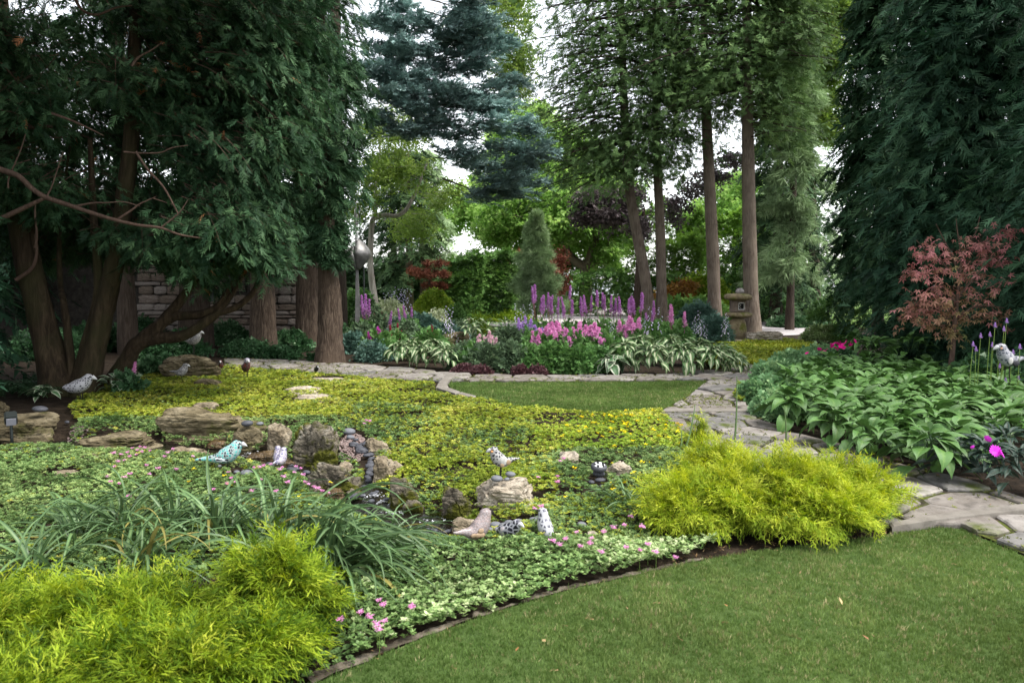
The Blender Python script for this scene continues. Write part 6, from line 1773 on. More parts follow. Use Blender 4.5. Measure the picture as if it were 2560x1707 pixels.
# green filling of the front of the bed
fill = [(1165, 925, .36, .44, BEDD, 'dark ferny foliage right of the left hosta group'), (1215, 932, .36, .42, BEDD, 'dark ferny foliage below the pale pink astilbe'), (1270, 930, .38, .46, BEDD, 'dark ferny foliage mound in the middle of the bed front'),
        (1325, 930, .36, .42, BEDG, 'green ferny foliage mound below the leftmost pink plumes'), (1380, 932, .38, .42, BEDG, 'fresh green foliage mound below the pink plumes'), (1440, 934, .36, .4, BEDG, 'fresh green foliage mound in front of the middle pink plumes'), (1495, 930, .32, .4, BEDG, 'green foliage mound left of the white edged hosta'),
        (1270, 890, .4, .55, BEDD, 'olive ferny foliage behind the front mounds'), (1430, 880, .6, .48, BEDG, 'green foliage behind the pink plumes'), (1520, 880, .5, .48, BEDG, 'green foliage between pink plumes and tall trunks'), (1330, 868, .55, .46, BEDG, 'green foliage below the lilac astilbe'), (1620, 872, .5, .5, BEDG, 'green foliage at the foot of the tall leaning trunks'),
        (1010, 862, .5, .55, BEDD, 'dark foliage behind the crimson astilbe'), (905, 868, .5, .5, BEDD, 'dark foliage behind the magenta astilbe'), (1690, 868, .45, .55, BEDG, 'green foliage behind the right variegated hostas'), (1150, 852, .4, .5, BEDD, 'dark foliage right of the brown boulder')]
for k, (u, v, rx, h, mt, lab) in enumerate(fill):
    c = gp(u, v); bush('ferny_plant', lab, 'plant', (c[0], c[1] + rx * .6), rx, rx * .8, h, 900, FERNY if k % 3 else LEAF6, .11, mt, 560 + k, .35, tint0=.45)
for k, (u, v, rx, lab) in enumerate([(1160, 936, .22, 'wine coloured low plant at the left foot of the bed'), (1205, 940, .18, 'wine coloured low plant right beside the other wine one'), (1345, 941, .17, 'small wine coloured plant at the path edge below the pink row'), (1300, 941, .13, 'smallest wine coloured plant at the path edge')]):
    c = gp(u, v); bush('coral_bells', lab, 'plant', (c[0], c[1] + .1), rx, rx * .8, .14, 170, ROS, .07, HEUCH, 580 + k, .3)

# ================================================================== FLOWERS
# hosta bells: thin stalk with hanging bells
BELL = bmesh.new()
bmesh.ops.create_cone(BELL, segments=6, radius1=.5, radius2=.1, depth=1.6, cap_ends=False)
bv = np.array([v.co[:] for v in BELL.verts]); bf = np.array([[v.index for v in f.verts] for f in BELL.faces]); BELL.free()
bv = bv[:, [2, 1, 0]] * [-1, 1, 1]; bv[:, 0] += .8
bell_me = {}
for s in range(3):
    rng = np.random.default_rng(s)
    n = 13
    h = np.linspace(.45, 1, n)
    az = rng.uniform(0, 6.28, n)
    P = np.column_stack([np.cos(az) * .03, np.sin(az) * .03, h])
    D = np.column_stack([np.cos(az), np.sin(az), -.9 + .8 * (h > .85)])
    V, Fc, t_ = scatter((bv, bf), P, frames(D, rng.normal(0, 1, (n, 3))), .034 * (1.35 - .7 * h), rng.random(n))
    bell_me[s] = make_mesh('bells', V, [Fc], LILF, {'tint': t_})
    V, fs = tube([(0, 0, 0), (.01, 0, .5), (0, .01, 1)], [.006, .005, .002], 4, 6)
    bell_me[s, 'st'] = make_mesh('stalk', V, fs, STEM, {'tint': np.full(len(V), .6)})
def bells(u, v, vt, d, k, lab, grp):
    a = pp(u, v, d); a[2] = 0.02
    top = pp(u, vt, d)[2]
    r = thing('hosta_flower_spike', tuple(a), lab, 'flower', grp, rotz=k * 1.7)
    for nm, key in (('stalk', (k % 3, 'st')), ('bells', k % 3)):
        o = link(nm, bell_me[key], r); o.scale = (top * .9, top * .9, top)
    return r
k = 0
for lab, grp, d, L_ in [('lilac white bell spike among the dark leaves right of the dark ball shrub', 'bell spikes near the dark ball shrub', 18.5, [(1110, 775), (1120, 768), (1128, 772), (1118, 782), (1124, 800), (1132, 806)]),
                        ('lilac white bell spike standing among the violet astilbes', 'bell spikes among the violet astilbes', 20, [(1292, 762), (1305, 770), (1312, 764), (1328, 760), (1334, 768), (1384, 762), (1392, 772), (1362, 770), (1400, 768), (1350, 776)]),
                        ('lilac white bell spike right of the pink plumed row', 'bell spikes right of the pink row', 17.5, [(1524, 808), (1532, 798), (1528, 818), (1548, 806), (1606, 800), (1616, 796), (1610, 810), (1625, 770), (1650, 772)]),
                        ('white bell spike left of the stone lantern', 'white bell spikes beside the lantern', 18.5, [(1740, 790), (1748, 780), (1756, 800), (1732, 802), (1764, 812), (1810, 786), (1816, 790), (1822, 830), (1806, 800), (1750, 800)]),
                        ('white bell spike beside the crimson astilbes and the mossy rock', 'bell spikes beside the mossy rock', 17.5, [(1044, 842), (1060, 846), (1086, 838), (1030, 838), (1144, 838), (1176, 836)]),
                        ('pale lilac spike rising above the cream shrub', 'lilac spikes above the cream shrub', 23.5, [(965, 735), (975, 730), (985, 728), (992, 720), (1000, 726), (1008, 722), (1016, 724), (1024, 726), (978, 740), (996, 736), (1012, 738), (968, 746)])]:
    for (u, vt) in L_:
        bells(u, 860, vt, d + .3 * math.sin(k * 2.1), k, lab, grp); k += 1

# small pink pompon flowers in the mats
pm = {}
for s in range(3):
    rng = np.random.default_rng(s + 90)
    V, Fc, t_ = scatter(t_cluster(5, .8, .3, .5, s, .1), np.column_stack([rng.normal(0, .28, 14), rng.normal(0, .28, 14), rng.uniform(0, .35, 14)]), up_frames(rng, 14, .6), .75, rng.random(14))
    pm[s] = make_mesh('blossom', V, [Fc], PINKF, {'tint': t_})
V, fs = tube([(0, 0, -6), (.1, 0, -3), (0, 0, 0.1)], [.09, .08, .07], 4, 4)
pm['st'] = make_mesh('stalk', V, fs, STEM, {'tint': np.full(len(V), .5)})
def pompon(u, v, grp, lab, k, size=.016, lift=.07):
    g = gp(u, v, lift)
    r = thing('pink_flower', tuple(g), lab, 'flower', grp, rotz=k * 2.2)
    for nm, key in (('blossom', k % 3), ('stalk', 'st')):
        o = link(nm, pm[key], r); s = size * (.85 + .3 * ((k * 37) % 10) / 10); o.scale = (s, s, s * (.8 if nm == 'blossom' else lift / (6 * s) * 1.0))
    return r
rng = np.random.default_rng(95)
groups = [('small pink pompon flower in the pale mat below the golden cypress', 'pink flowers below the golden cypress', [(1440, 1330), (1415, 1346), (1400, 1360), (1478, 1345), (1510, 1328), (1535, 1317), (1560, 1312), (1475, 1357), (1505, 1378), (1565, 1368), (1600, 1374), (1640, 1378), (1620, 1360), (1688, 1392), (1578, 1290), (1380, 1352), (1450, 1364), (1605, 1315), (1382, 1352), (1363, 1296), (1336, 1270), (1354, 1265), (1393, 1190), (1345, 1192), (1395, 1204), (1408, 1145), (1400, 1152)]),
          ('small pink pompon flower under the flopping strap leaves near the lawn edge', 'pink flowers under the strap leaves', [(945, 1500), (960, 1510), (925, 1540), (960, 1552), (852, 1548), (943, 1558), (900, 1530), (1030, 1515), (948, 1570)]),
          ('small pink pompon flower in the green mat left of the turquoise bird', 'pink flowers left of the turquoise bird', [(330, 1120), (345, 1124), (355, 1128), (340, 1136), (320, 1130), (362, 1118), (310, 1150), (325, 1140), (296, 1152), (285, 1166), (375, 1126), (420, 1130), (432, 1122), (350, 1116), (268, 1190), (276, 1204), (298, 1208), (312, 1192), (325, 1184), (366, 1162), (374, 1184), (396, 1170), (440, 1172), (482, 1140), (322, 1240), (410, 1140), (302, 1135), (285, 1132)]),
          ('small pink pompon flower in the green mat between the turquoise bird and the pool', 'pink flowers between turquoise bird and pool', [(570, 1180), (580, 1194), (568, 1208), (588, 1204), (535, 1222), (630, 1226), (676, 1160), (660, 1163), (650, 1166), (705, 1168), (635, 1168), (700, 1172), (740, 1166), (752, 1170), (710, 1190), (758, 1186), (762, 1204), (770, 1208), (795, 1220), (805, 1226), (820, 1230), (690, 1228), (650, 1198), (735, 1180), (720, 1205), (785, 1216), (910, 1058), (925, 1052), (915, 1050)])]
for lab, grp, L_ in groups:
    for k, (u, v) in enumerate(L_):
        pompon(u, v, grp, lab, k, .02 if v < 1300 else .02, .085 if v < 1300 else .12)

# magenta blossoms on the impatiens, hot pink phlox, lavender betony
def blossom_mesh(seed, mat, n=5):
    rng = np.random.default_rng(seed)
    L_ = []
    for i_ in range(n):
        for q_ in range(3):
            V = diamond((0, 0), (1, (q_ - 1) * .35), .55, 0, .12, .1)
            M = Matrix.Rotation(6.283 * i_ / n + .1 * q_, 3, 'Z') @ Matrix.Rotation(-.25, 3, 'Y')
            L_.append(V @ np.array(M).T)
    V = np.concatenate(L_)
    return make_mesh('blossom', V, [quads(len(L_))], mat, {'tint': rng.random(len(V))})
BLM = blossom_mesh(1, plain('magenta_bloom', (.75, .04, .68), .6)); BLH = blossom_mesh(2, HOTF)
for k, (u, v, d, s, lab) in enumerate([(2486, 1128, 5.75, .05, 'biggest magenta blossom on the dark lance leaved plant'), (2500, 1134, 5.72, .045, 'magenta blossom overlapping the biggest one on its right'), (2468, 1098, 5.8, .034, 'smaller magenta blossom above the biggest one'), (2432, 1118, 5.8, .018, 'small red bud left of the magenta blossoms')]):
    p_ = pp(u, v, d)
    o = link('magenta_blossom', BLM, None, tuple(p_)); o.scale = (s, s, s); o.rotation_euler = (1.1, .1 * k, k)
    props(o, lab, 'flower')
rng = np.random.default_rng(96)
ph_c = gp(2110, 905)
phl = bush('phlox', 'phlox bush with hot pink blossoms behind the blue green sedum', 'flowering plant', (pp(2095, 900, 13.2)[0], 13.2), .42, .3, .42, 460, LEAF6, .1, SHADEP, 600, .3)
for (u, v) in [(2048, 874), (2052, 882), (2060, 880), (2068, 874), (2078, 862), (2082, 866), (2088, 870), (2094, 860), (2100, 858), (2108, 862), (2116, 856), (2122, 862), (2128, 858), (2110, 870), (2098, 872), (2136, 853), (2086, 860), (2018, 884), (2128, 864), (2102, 866)]:
    p_ = pp(u, v, 13.0 + rng.normal(0, .05))
    o = link('blossom', BLH, phl, tuple(p_ - np.array(phl.location))); s = rng.uniform(.035, .05); o.scale = (s, s, s); o.rotation_euler = (rng.normal(.8, .3), rng.normal(0, .3), rng.uniform(0, 6))
PLV = plume_mesh(77, LAVF, 1.3, 90, .8)
for k, (u, v, vt) in enumerate([(2452, 960, 829), (2475, 960, 826), (2488, 960, 802), (2510, 960, 812), (2517, 960, 792), (2481, 960, 852), (2433, 955, 850), (2498, 960, 858), (2533, 960, 870), (2550, 960, 856), (2511, 960, 872), (2546, 990, 934), (2514, 990, 940), (2536, 1010, 976), (2500, 985, 905), (2440, 950, 862)]):
    d = 9.4 + .25 * math.sin(k * 1.9)
    tip = pp(u, vt, d)
    foot = np.array([tip[0] + .04 * math.sin(k * 3.1), d + .03, 0])
    r = thing('betony', tuple(foot), 'slender stalk with lavender flower head around the dotted bird at the right edge', 'flower', 'lavender flower stalks around the right edge bird')
    s = .085
    V, fs = tube([(0, 0, 0), ((tip - foot) * [.4, .4, .6]), (tip - foot) - [0, 0, s * .8]], [.005, .004, .003], 5, 8)
    link('stalk', make_mesh('stalk', V, fs, STEM, {'tint': np.full(len(V), .7)}), r)
    o = link('flower_head', PLV, r, tuple(tip - foot - [0, 0, s])); o.scale = (s, s, s)
bush('shade_plant', 'dim leafy plants behind the lavender stalks at the right edge', 'plant', (pp(2520, 900, 10.5)[0], 10.6), .8, .5, .6, 800, LEAF6, .13, SHADEP, 611, .3)
c = gp(2480, 985); bush('golden_groundcover_tuft', 'golden low tuft under the dotted bird at the right edge', 'plant', (c[0] - .1, c[1]), .7, .35, .1, 700, ROS, .05, GOLD, 612, .3, tint0=.3)

# ---------------------------------------------------------------- japanese maple at the right
rng = np.random.default_rng(620)
md = 11.4
mb = (pp(2378, 930, md)[0], md)
mp = thing('japanese_maple', (mb[0], mb[1], 0), 'small japanese maple with dusty red and pink star leaves above the green hostas', 'tree')
MK = dict(sides=8, n=24, rough=.04)
def mpt(*pts): return [pp(u, v, md + (q_[0] if q_ else 0)) for (u, v, *q_) in pts]
limbs = [(mpt((2374, 990), (2376, 930), (2382, 870), (2386, 810), (2392, 760), (2398, 700), (2404, 640)), [.05, .04, .036, .032, .028, .02, .012]),
         (mpt((2384, 830), (2360, 790), (2330, 770), (2290, 765)), [.02, .016, .012, .006]), (mpt((2386, 800), (2430, 770), (2470, 765), (2510, 770)), [.02, .016, .012, .006]),
         (mpt((2392, 760), (2350, 710), (2320, 690), (2270, 680)), [.018, .014, .01, .005]), (mpt((2396, 740), (2440, 690), (2470, 650), (2520, 600)), [.018, .014, .01, .005]),
         (mpt((2400, 700), (2380, 640), (2360, 600), (2340, 560)), [.015, .012, .008, .004]), (mpt((2404, 660), (2420, 610), (2440, 580), (2450, 540)), [.012, .01, .008, .004]), (mpt((2396, 700), (2340, 640), (2310, 620), (2290, 600)), [.014, .01, .008, .004]), (mpt((2404, 640), (2395, 590), (2390, 545)), [.012, .008, .004])]
wood('trunk', mp, [(p_, r_, MK) for p_, r_ in limbs], TWIG)
cl = [(2300, 770, md, 46, 14, .25, 40), (2275, 785, md, 30, 10, .2, 22), (2350, 760, md, 40, 20, .3, 36), (2330, 800, md, 40, 14, .25, 30), (2400, 790, md, 36, 20, .25, 30), (2300, 740, md, 36, 10, .25, 24), (2360, 720, md, 44, 14, .3, 28), (2430, 740, md, 46, 16, .3, 26), (2470, 780, md, 40, 10, .25, 22), (2510, 790, md, 20, 8, .2, 10),
      (2290, 680, md, 26, 24, .25, 28), (2300, 640, md, 30, 24, .25, 30), (2340, 670, md, 30, 16, .3, 20), (2380, 630, md, 36, 18, .3, 20), (2440, 650, md, 40, 22, .3, 26), (2410, 690, md, 40, 14, .3, 18), (2480, 620, md, 36, 24, .25, 30), (2520, 580, md, 34, 14, .25, 24), (2440, 600, md, 30, 16, .25, 18), (2500, 650, md, 30, 20, .25, 20), (2330, 610, md, 24, 14, .2, 12), (2390, 835, md, 26, 14, .2, 18), (2360, 815, md, 30, 10, .2, 16), (2490, 700, md, 30, 16, .25, 14)]
cl = [(u, v, d_, ru, max(6, rv * .55), rd_, max(4, int(n_ * .5))) for (u, v, d_, ru, rv, rd_, n_) in cl]
B, D, L = clump_boughs(rng, cl, mb, -.1, .22)
twigs('branches', mp, B, D, L, .15, .012, TWIG)
P, Fr, S, t_ = sprays(rng, B, D, L, 3, .082, .45, .25, .2, .5, .4, .1, .5, .18, .8, .6)
u_, v_ = to_px(P)
low = np.clip((P[:, 2] - .5) / 1.4, 0, 1)
t_ = np.clip(.12 + .62 * low + .25 * np.abs(u_ - 2390) / 130 + rng.normal(0, .16, len(P)), 0, 1)
crown('crown', rng, [t_star(5), t_star(5)], [(P, Fr, S, t_)], PINKM, mp)

# ================================================================== STONE LANTERN
LANT = stone('lantern_stone', (.12, .09, .05), (.24, .19, .11), (.36, .31, .2), 3.5, .9, moss=.55, mossc=(.12, .12, .03), dark=.6, bump_s=.4)
LANT_B = stone('lantern_box_stone', (.1, .07, .055), (.19, .145, .115), (.27, .215, .175), 4, .9, dark=.65, bump_s=.35)
LANT_T = stone('lantern_top_stone', (.2, .17, .16), (.32, .29, .27), (.42, .39, .37), 9, .9, dark=.6, bump_s=.5)
ld = gp(1842, 853)[1]
lc = pp(1842, 853, ld)
px = ld / F
lan = thing('stone_lantern', (lc[0], lc[1], 0), 'japanese stone lantern with two rounded slabs and a lattice window, beside the tall trunk', 'lantern')
def lz(v): return EYE + (853.5 - v) / F * 0 + pp(1842, v, ld)[2] - EYE
def blob(name, cu, v0, v1, wpx, dep, mat, p=3.0, seed=1, rough=.03, rot=0.0):
    """rounded stone: superellipsoid with a little unevenness"""
    V, Fc = ICO[4]
    q_ = np.sign(V) * np.abs(V) ** (2 / p)
    q_ = q_ / np.abs(q_).max(0)
    q_ = q_ * (1 + rough * fbm3(V, 2, seed, 4))[:, None]
    z0, z1 = lz(v1), lz(v0)
    q_ = q_ * [wpx * px / 2, dep, (z1 - z0) / 2]
    o = link(name, make_mesh(name, q_, [Fc], mat), lan, ((cu - 1842) * px, 0, (z0 + z1) / 2))
    o.rotation_euler = (0, 0, rot)
    return o
blob('base', 1842, 793, 856, 44, .24, LANT, 2.6, 3, .05)
blob('middle_slab', 1844, 779, 795, 70, .34, LANT, 2.6, 4, .04)
blob('roof_slab', 1842, 733, 751, 68, .36, LANT, 2.8, 5, .05)
blob('finial', 1847, 720, 737, 21, .11, LANT_T, 2.0, 6, .04)
# fire box: four posts of stone round an opening
fz0, fz1 = lz(780), lz(750)
fb0 = thing('fire_box', (0, 0, 0), None, None) if False else None
def lbox(name, x0, x1, y0, y1, z0, z1, mat, parent=lan):
    bm = bmesh.new(); bmesh.ops.create_cube(bm, size=1)
    for v in bm.verts:
        v.co = Vector(((x0 + x1) / 2 + v.co.x * (x1 - x0), (y0 + y1) / 2 + v.co.y * (y1 - y0), (z0 + z1) / 2 + v.co.z * (z1 - z0)))
    bmesh.ops.bevel(bm, geom=bm.edges[:], offset=min(x1 - x0, y1 - y0, z1 - z0) * .12, segments=2, affect='EDGES')
    me = bpy.data.meshes.new(name); bm.to_mesh(me); bm.free(); me.materials.append(mat)
    return link(name, me, parent)
hw = 16.5 * px
wx0, wx1 = (1840 - 1842) * px, (1858 - 1842) * px * .85
wz0, wz1 = lz(774), lz(756)
lbox('fire_box', -hw, wx0, -.16, .16, fz0, fz1, LANT_B)
lbox('fire_box', wx1, hw, -.16, .16, fz0, fz1, LANT_B)
lbox('fire_box', wx0 + .001, wx1 - .001, -.155, .155, fz0, wz0, LANT_B)
lbox('fire_box', wx0 + .001, wx1 - .001, -.155, .155, wz1, fz1, LANT_B)
lat = lbox('lattice', wx0 + .004, wx1 - .004, -.05, -.04, wz0 + .002, wz1 - .002, plain('lattice_back', (.01, .01, .01), .8))
WHT = plain('lattice_white', (.6, .58, .54), .7)
fw_, fh_ = wx1 - wx0, wz1 - wz0
for (a0, a1, b0, b1) in ((0, .1, 0, 1), (.9, 1, 0, 1), (.1, .9, 0, .1), (.1, .9, .9, 1)):
    lbox('frame', wx0 + a0 * fw_, wx0 + a1 * fw_, -.14, -.125, wz0 + b0 * fh_, wz0 + b1 * fh_, WHT, lat)
for i_ in range(3):
    for j_ in range(4):
        if (i_ + j_) % 2 == 0:
            lbox('lattice_square', wx0 + (.14 + .15 * i_) * fw_, wx0 + (.26 + .15 * i_) * fw_, -.062, -.052, wz0 + (.2 + .17 * j_) * fh_, wz0 + (.34 + .17 * j_) * fh_, WHT, lat)

# ================================================================== METAL FLOWER SCULPTURE
STEEL = plain('weathered_steel', (.2, .195, .19), .5, .6, .4, nscale=7, namp=.35)
sd_ = 20.8
sx = pp(893, 700, sd_)[0]
ps_ = sd_ / F
scp = thing('flower_sculpture', (sx, sd_, 0), 'tall steel sculpture like a closed flower bud on a tapered post with thin rods', 'sculpture')
def sz(v): return pp(893, v, sd_)[2]
bm = bmesh.new()
zt = sz(672)
for (r0, r1, z0, z1) in ((7.5 * ps_, 3.2 * ps_, 0, zt + .02),):
    vs = [bm.verts.new((sx_ * r0, sy_ * r0, z0)) for sx_, sy_ in ((-1, -.8), (1, -.8), (1, .8), (-1, .8))] + [bm.verts.new((sx_ * r1, sy_ * r1, z1)) for sx_, sy_ in ((-1, -.8), (1, -.8), (1, .8), (-1, .8))]
    for a, b_, c_, d_ in ((0, 1, 5, 4), (1, 2, 6, 5), (2, 3, 7, 6), (3, 0, 4, 7), (4, 5, 6, 7), (3, 2, 1, 0)):
        bm.faces.new([vs[a], vs[b_], vs[c_], vs[d_]])
bmesh.ops.bevel(bm, geom=[e for e in bm.edges], offset=.008, segments=2, affect='EDGES')
me = bpy.data.meshes.new('post'); bm.to_mesh(me); bm.free(); me.materials.append(STEEL)
link('post', me, scp)
lbox('fin', 7.5 * ps_ + .004, 9.2 * ps_, -.02, .02, 0, zt * .55, DARKMET, scp)
def petal(side, w, h, notch, tilt):
    """curved pointed shell, hollow, open on top"""
    n, m_ = 15, 13
    V = []
    for i_ in range(n):
        t = i_ / (n - 1)
        rad = w * math.sin(math.pi * (.04 + .62 * t)) ** .8 * (1 if t < .5 else 1 - .93 * ((t - .5) / .5) ** 1.5)
        for j_ in range(m_):
            a = (j_ / (m_ - 1) - .5) * math.pi * 1.05
            V.append((rad * math.cos(a) * side, rad * math.sin(a), t * h))
    q = [[i_ * m_ + j_, i_ * m_ + j_ + 1, (i_ + 1) * m_ + j_ + 1, (i_ + 1) * m_ + j_] for i_ in range(n - 1) for j_ in range(m_ - 1)]
    o = link('petal', make_mesh('petal', np.array(V), [np.array(q)], STEEL), scp, (0, 0, zt - .02))
    md_ = o.modifiers.new('thickness', 'SOLIDIFY'); md_.thickness = .012
    o.rotation_euler = (0, tilt, 0)
petal(1, 36 * ps_, sz(597) - zt + .03, 0, .05)
petal(-1, 34 * ps_, sz(612) - zt, 0, -.1)
for k, (dx, vtop, r) in enumerate([(-.03, 522, .013), (.0, 505, .015), (.035, 535, .011), (.085, 515, .02)]):
    V, fs = tube([(dx * .5, .01 * k - .02, zt + .04), (dx, .01 * k - .02, sz(600)), (dx * 1.1, .01 * k - .02, sz(vtop))], [r, r, r * .6], 8, 8, cap=True)
    link('rod', make_mesh('rod', V, fs, STEEL if k < 3 else DARKMET), scp)
V, fs = tube([(.16, .04, 0), (.17, .04, zt - .1), (.17, .04, zt + .02)], [.022, .02, .02], 8, 8, cap=True)
link('rod', make_mesh('rod', V, fs, DARKMET), scp)

# ================================================================== MOSAIC BIRDS
def mosaic(name, tiles, grout, scale, gap=.09, rnd=.8, stretch=None, rough=.35):
    m, nt, b, out = new_mat(name)
    tc = nt.nodes.new('ShaderNodeTexCoord')
    src = tc.outputs['Object']
    if stretch:
        mp_ = nt.nodes.new('ShaderNodeMapping'); mp_.inputs['Scale'].default_value = stretch
        nt.links.new(src, mp_.inputs[0]); src = mp_.outputs[0]
    v1 = nt.nodes.new('ShaderNodeTexVoronoi'); v1.feature = 'DISTANCE_TO_EDGE'
    v2 = nt.nodes.new('ShaderNodeTexVoronoi'); v2.feature = 'F1'
    for v_ in (v1, v2):
        v_.inputs['Scale'].default_value = scale; v_.inputs['Randomness'].default_value = rnd
        nt.links.new(src, v_.inputs['Vector'])
    r1 = ramp(nt, [(gap, (0, 0, 0)), (gap + .05, (1, 1, 1))]); nt.links.new(v1.outputs['Distance'], r1.inputs[0])
    st = [(i_ / len(tiles), c_) for i_, c_ in enumerate(tiles)]
    r2 = ramp(nt, st, 'CONSTANT'); nt.links.new(v2.outputs['Color'], r2.inputs[0])
    nt.links.new(mixc(nt, r1.outputs[0], grout, r2.outputs[0]), b.inputs['Base Color'])
    b.inputs['Roughness'].default_value = rough
    bump(nt, b, r1.outputs[0], .5, .003)
    return m
BLK, WHI = (.012, .012, .018), (.72, .71, .7)
MOS = {'spot': mosaic('mosaic_black_on_white', [BLK, BLK, (.02, .02, .03)], (.31, .3, .29), 46, .15, .7),
       'spot_big': mosaic('mosaic_big_black_dots', [BLK, (.03, .03, .04)], (.34, .34, .36), 32, .17, .5),
       'turq': mosaic('mosaic_turquoise', [(.05, .3, .28), (.1, .45, .42), (.012, .015, .03), (.06, .34, .33)], (.36, .44, .43), 46, .1, .6),
       'turq_dark': mosaic('mosaic_dark_bars', [BLK, (.02, .02, .04)], (.62, .66, .68), 30, .13, .7, (.5, 1, 1.7)),
       'violet': mosaic('mosaic_violet', [(.18, .15, .26), (.3, .27, .34), (.04, .035, .14), (.32, .25, .25)], (.36, .34, .38), 60, .12, 1),
       'rose': mosaic('mosaic_rose_shingle', [(.22, .17, .155), (.32, .26, .25), (.27, .235, .235), (.33, .245, .23)], (.17, .14, .14), 85, .07, 1, (1, 1, 1.6)),
       'wide': mosaic('mosaic_white_cracks', [BLK, BLK, (.025, .025, .04), (.7, .62, .62)], (.38, .38, .41), 30, .09, .9),
       'dots': mosaic('mosaic_round_dots', [(.05, .05, .07), (.08, .08, .11)], (.4, .4, .42), 36, .16, .15),
       'red': mosaic('mosaic_red_black', [(.012, .01, .01), (.16, .02, .015), (.012, .01, .01)], (.1, .05, .05), 40, .08, 1),
       'right': mosaic('mosaic_grey_checks', [(.06, .07, .1), (.28, .28, .3), (.05, .06, .08), (.36, .36, .38)], (.24, .24, .26), 34, .1, .6),
       'pale': mosaic('mosaic_pale_head', [(.62, .62, .63), (.75, .75, .76)], (.5, .5, .5), 40, .06, 1)}
WIRE = plain('leg_wire', (.018, .015, .013), .5, .4)
BEAKM = plain('white_glaze', (.42, .42, .42), .3)
EYEM = plain('dark_eye', (.01, .01, .012), .15)
ORNG = plain('orange_tile', (.6, .26, .1), .4)
PEACH = plain('peach_tile', (.4, .24, .17), .4)
TAN = plain('tan_tile', (.27, .19, .12), .5, nscale=30)
SILV = plain('grey_tile', (.42, .41, .39), .35, nscale=30)

def bird(label, loc, rotz, s, mat, headmat=None, profile='upright', group='mosaic bird sculptures', legs=.11, stand=True, pitch=0.0, eye=True, beak=True, wing=None, cheek=None, beakm=BEAKM):
    r = thing('mosaic_bird', tuple(loc), label, 'bird sculpture', group, rotz)
    if profile == 'upright':
        sp_ = [(-.165, 0, .192), (-.13, 0, .187), (-.095, 0, .184), (-.06, 0, .176), (-.025, 0, .168), (.012, 0, .176), (.042, 0, .2), (.062, 0, .232), (.074, 0, .262), (.082, 0, .285), (.086, 0, .3), (.088, 0, .311)]
        rd = [.006, .013, .02, .031, .05, .062, .062, .053, .043, .04, .031, .005]
        hd = np.array([.083, 0, .277]); hr = .04
    elif profile == 'long':
        sp_ = [(-.27, 0, .12), (-.2, 0, .128), (-.13, 0, .132), (-.07, 0, .135), (-.02, 0, .15), (.03, 0, .172), (.068, 0, .205), (.094, 0, .24), (.11, 0, .262), (.12, 0, .276), (.124, 0, .284)]
        rd = [.008, .018, .028, .046, .068, .074, .064, .052, .045, .033, .005]
        hd = np.array([.112, 0, .256]); hr = .044
    else:  # plump, hunched
        sp_ = [(-.15, 0, .165), (-.12, 0, .168), (-.09, 0, .166), (-.05, 0, .17), (-.01, 0, .18), (.035, 0, .2), (.07, 0, .235), (.092, 0, .262), (.106, 0, .278), (.114, 0, .29)]
        rd = [.01, .03, .042, .057, .066, .062, .05, .041, .033, .005]
        hd = np.array([.096, 0, .26]); hr = .04
    V, fs = tube(sp_, rd, 20, 40, cap=True)
    V[:, 1] *= .88
    if pitch:
        M = np.array(Matrix.Rotation(-pitch, 3, 'Y')); piv = np.array([0, 0, .16]); V = (V - piv) @ M.T + piv; hd = (hd - piv) @ M.T + piv
    body = link('body', make_mesh('body', V * s, fs, mat), r)
    if headmat:
        q_, Fc = ICO[3]
        link('head', make_mesh('head', (q_ * [hr * 1.06, hr * .98, hr * 1.04] + hd) * s, [Fc], headmat), r)
    if beak:
        V, fs = tube([hd + [hr * .7, 0, .004], hd + [hr * 1.25, 0, -.006], hd + [hr * 1.75, 0, -.018]], [hr * .55, hr * .36, .002], 10, 8, cap=True)
        link('beak', make_mesh('beak', V * s, fs, beakm), r)
    if eye:
        q_, Fc = ICO[2]
        for sg in (-1, 1):
            link('eye', make_mesh('eye', (q_ * hr * .2 + hd + [hr * .45, sg * hr * .82, hr * .3]) * s, [Fc], EYEM), r)
    if cheek:
        q_, Fc = ICO[2]
        for sg in (-1, 1):
            link('cheek', make_mesh('cheek', (q_ * hr * [.3, .14, .3] + hd + [hr * .5, sg * hr * .86, -hr * .1]) * s, [Fc], cheek), r)
    if wing is not None:
        q_, Fc = ICO[3]
        for sg in (-1, 1):
            for (dx, dz, sx_, sz_, m_) in wing:
                link('wing_tile', make_mesh('wing_tile', (q_ * [sx_, .008, sz_] + [dx, sg * .052, dz]) * s, [Fc], m_), r)
    if stand:
        for sg in (-1, 1):
            V, fs = tube([(.012 * s, sg * .022 * s, .13 * s), (.018 * s, sg * .026 * s, .06 * s), (.008 * s, sg * .028 * s, -.01)], [.0045 * s] * 3, 6, 6)
            link('leg', make_mesh('leg', V, fs, WIRE), r)
    return r

def on_ground(u, v, lift=0.0):
    g = gp(u, v); g[2] = max(0, gz(g)) + lift
    return g
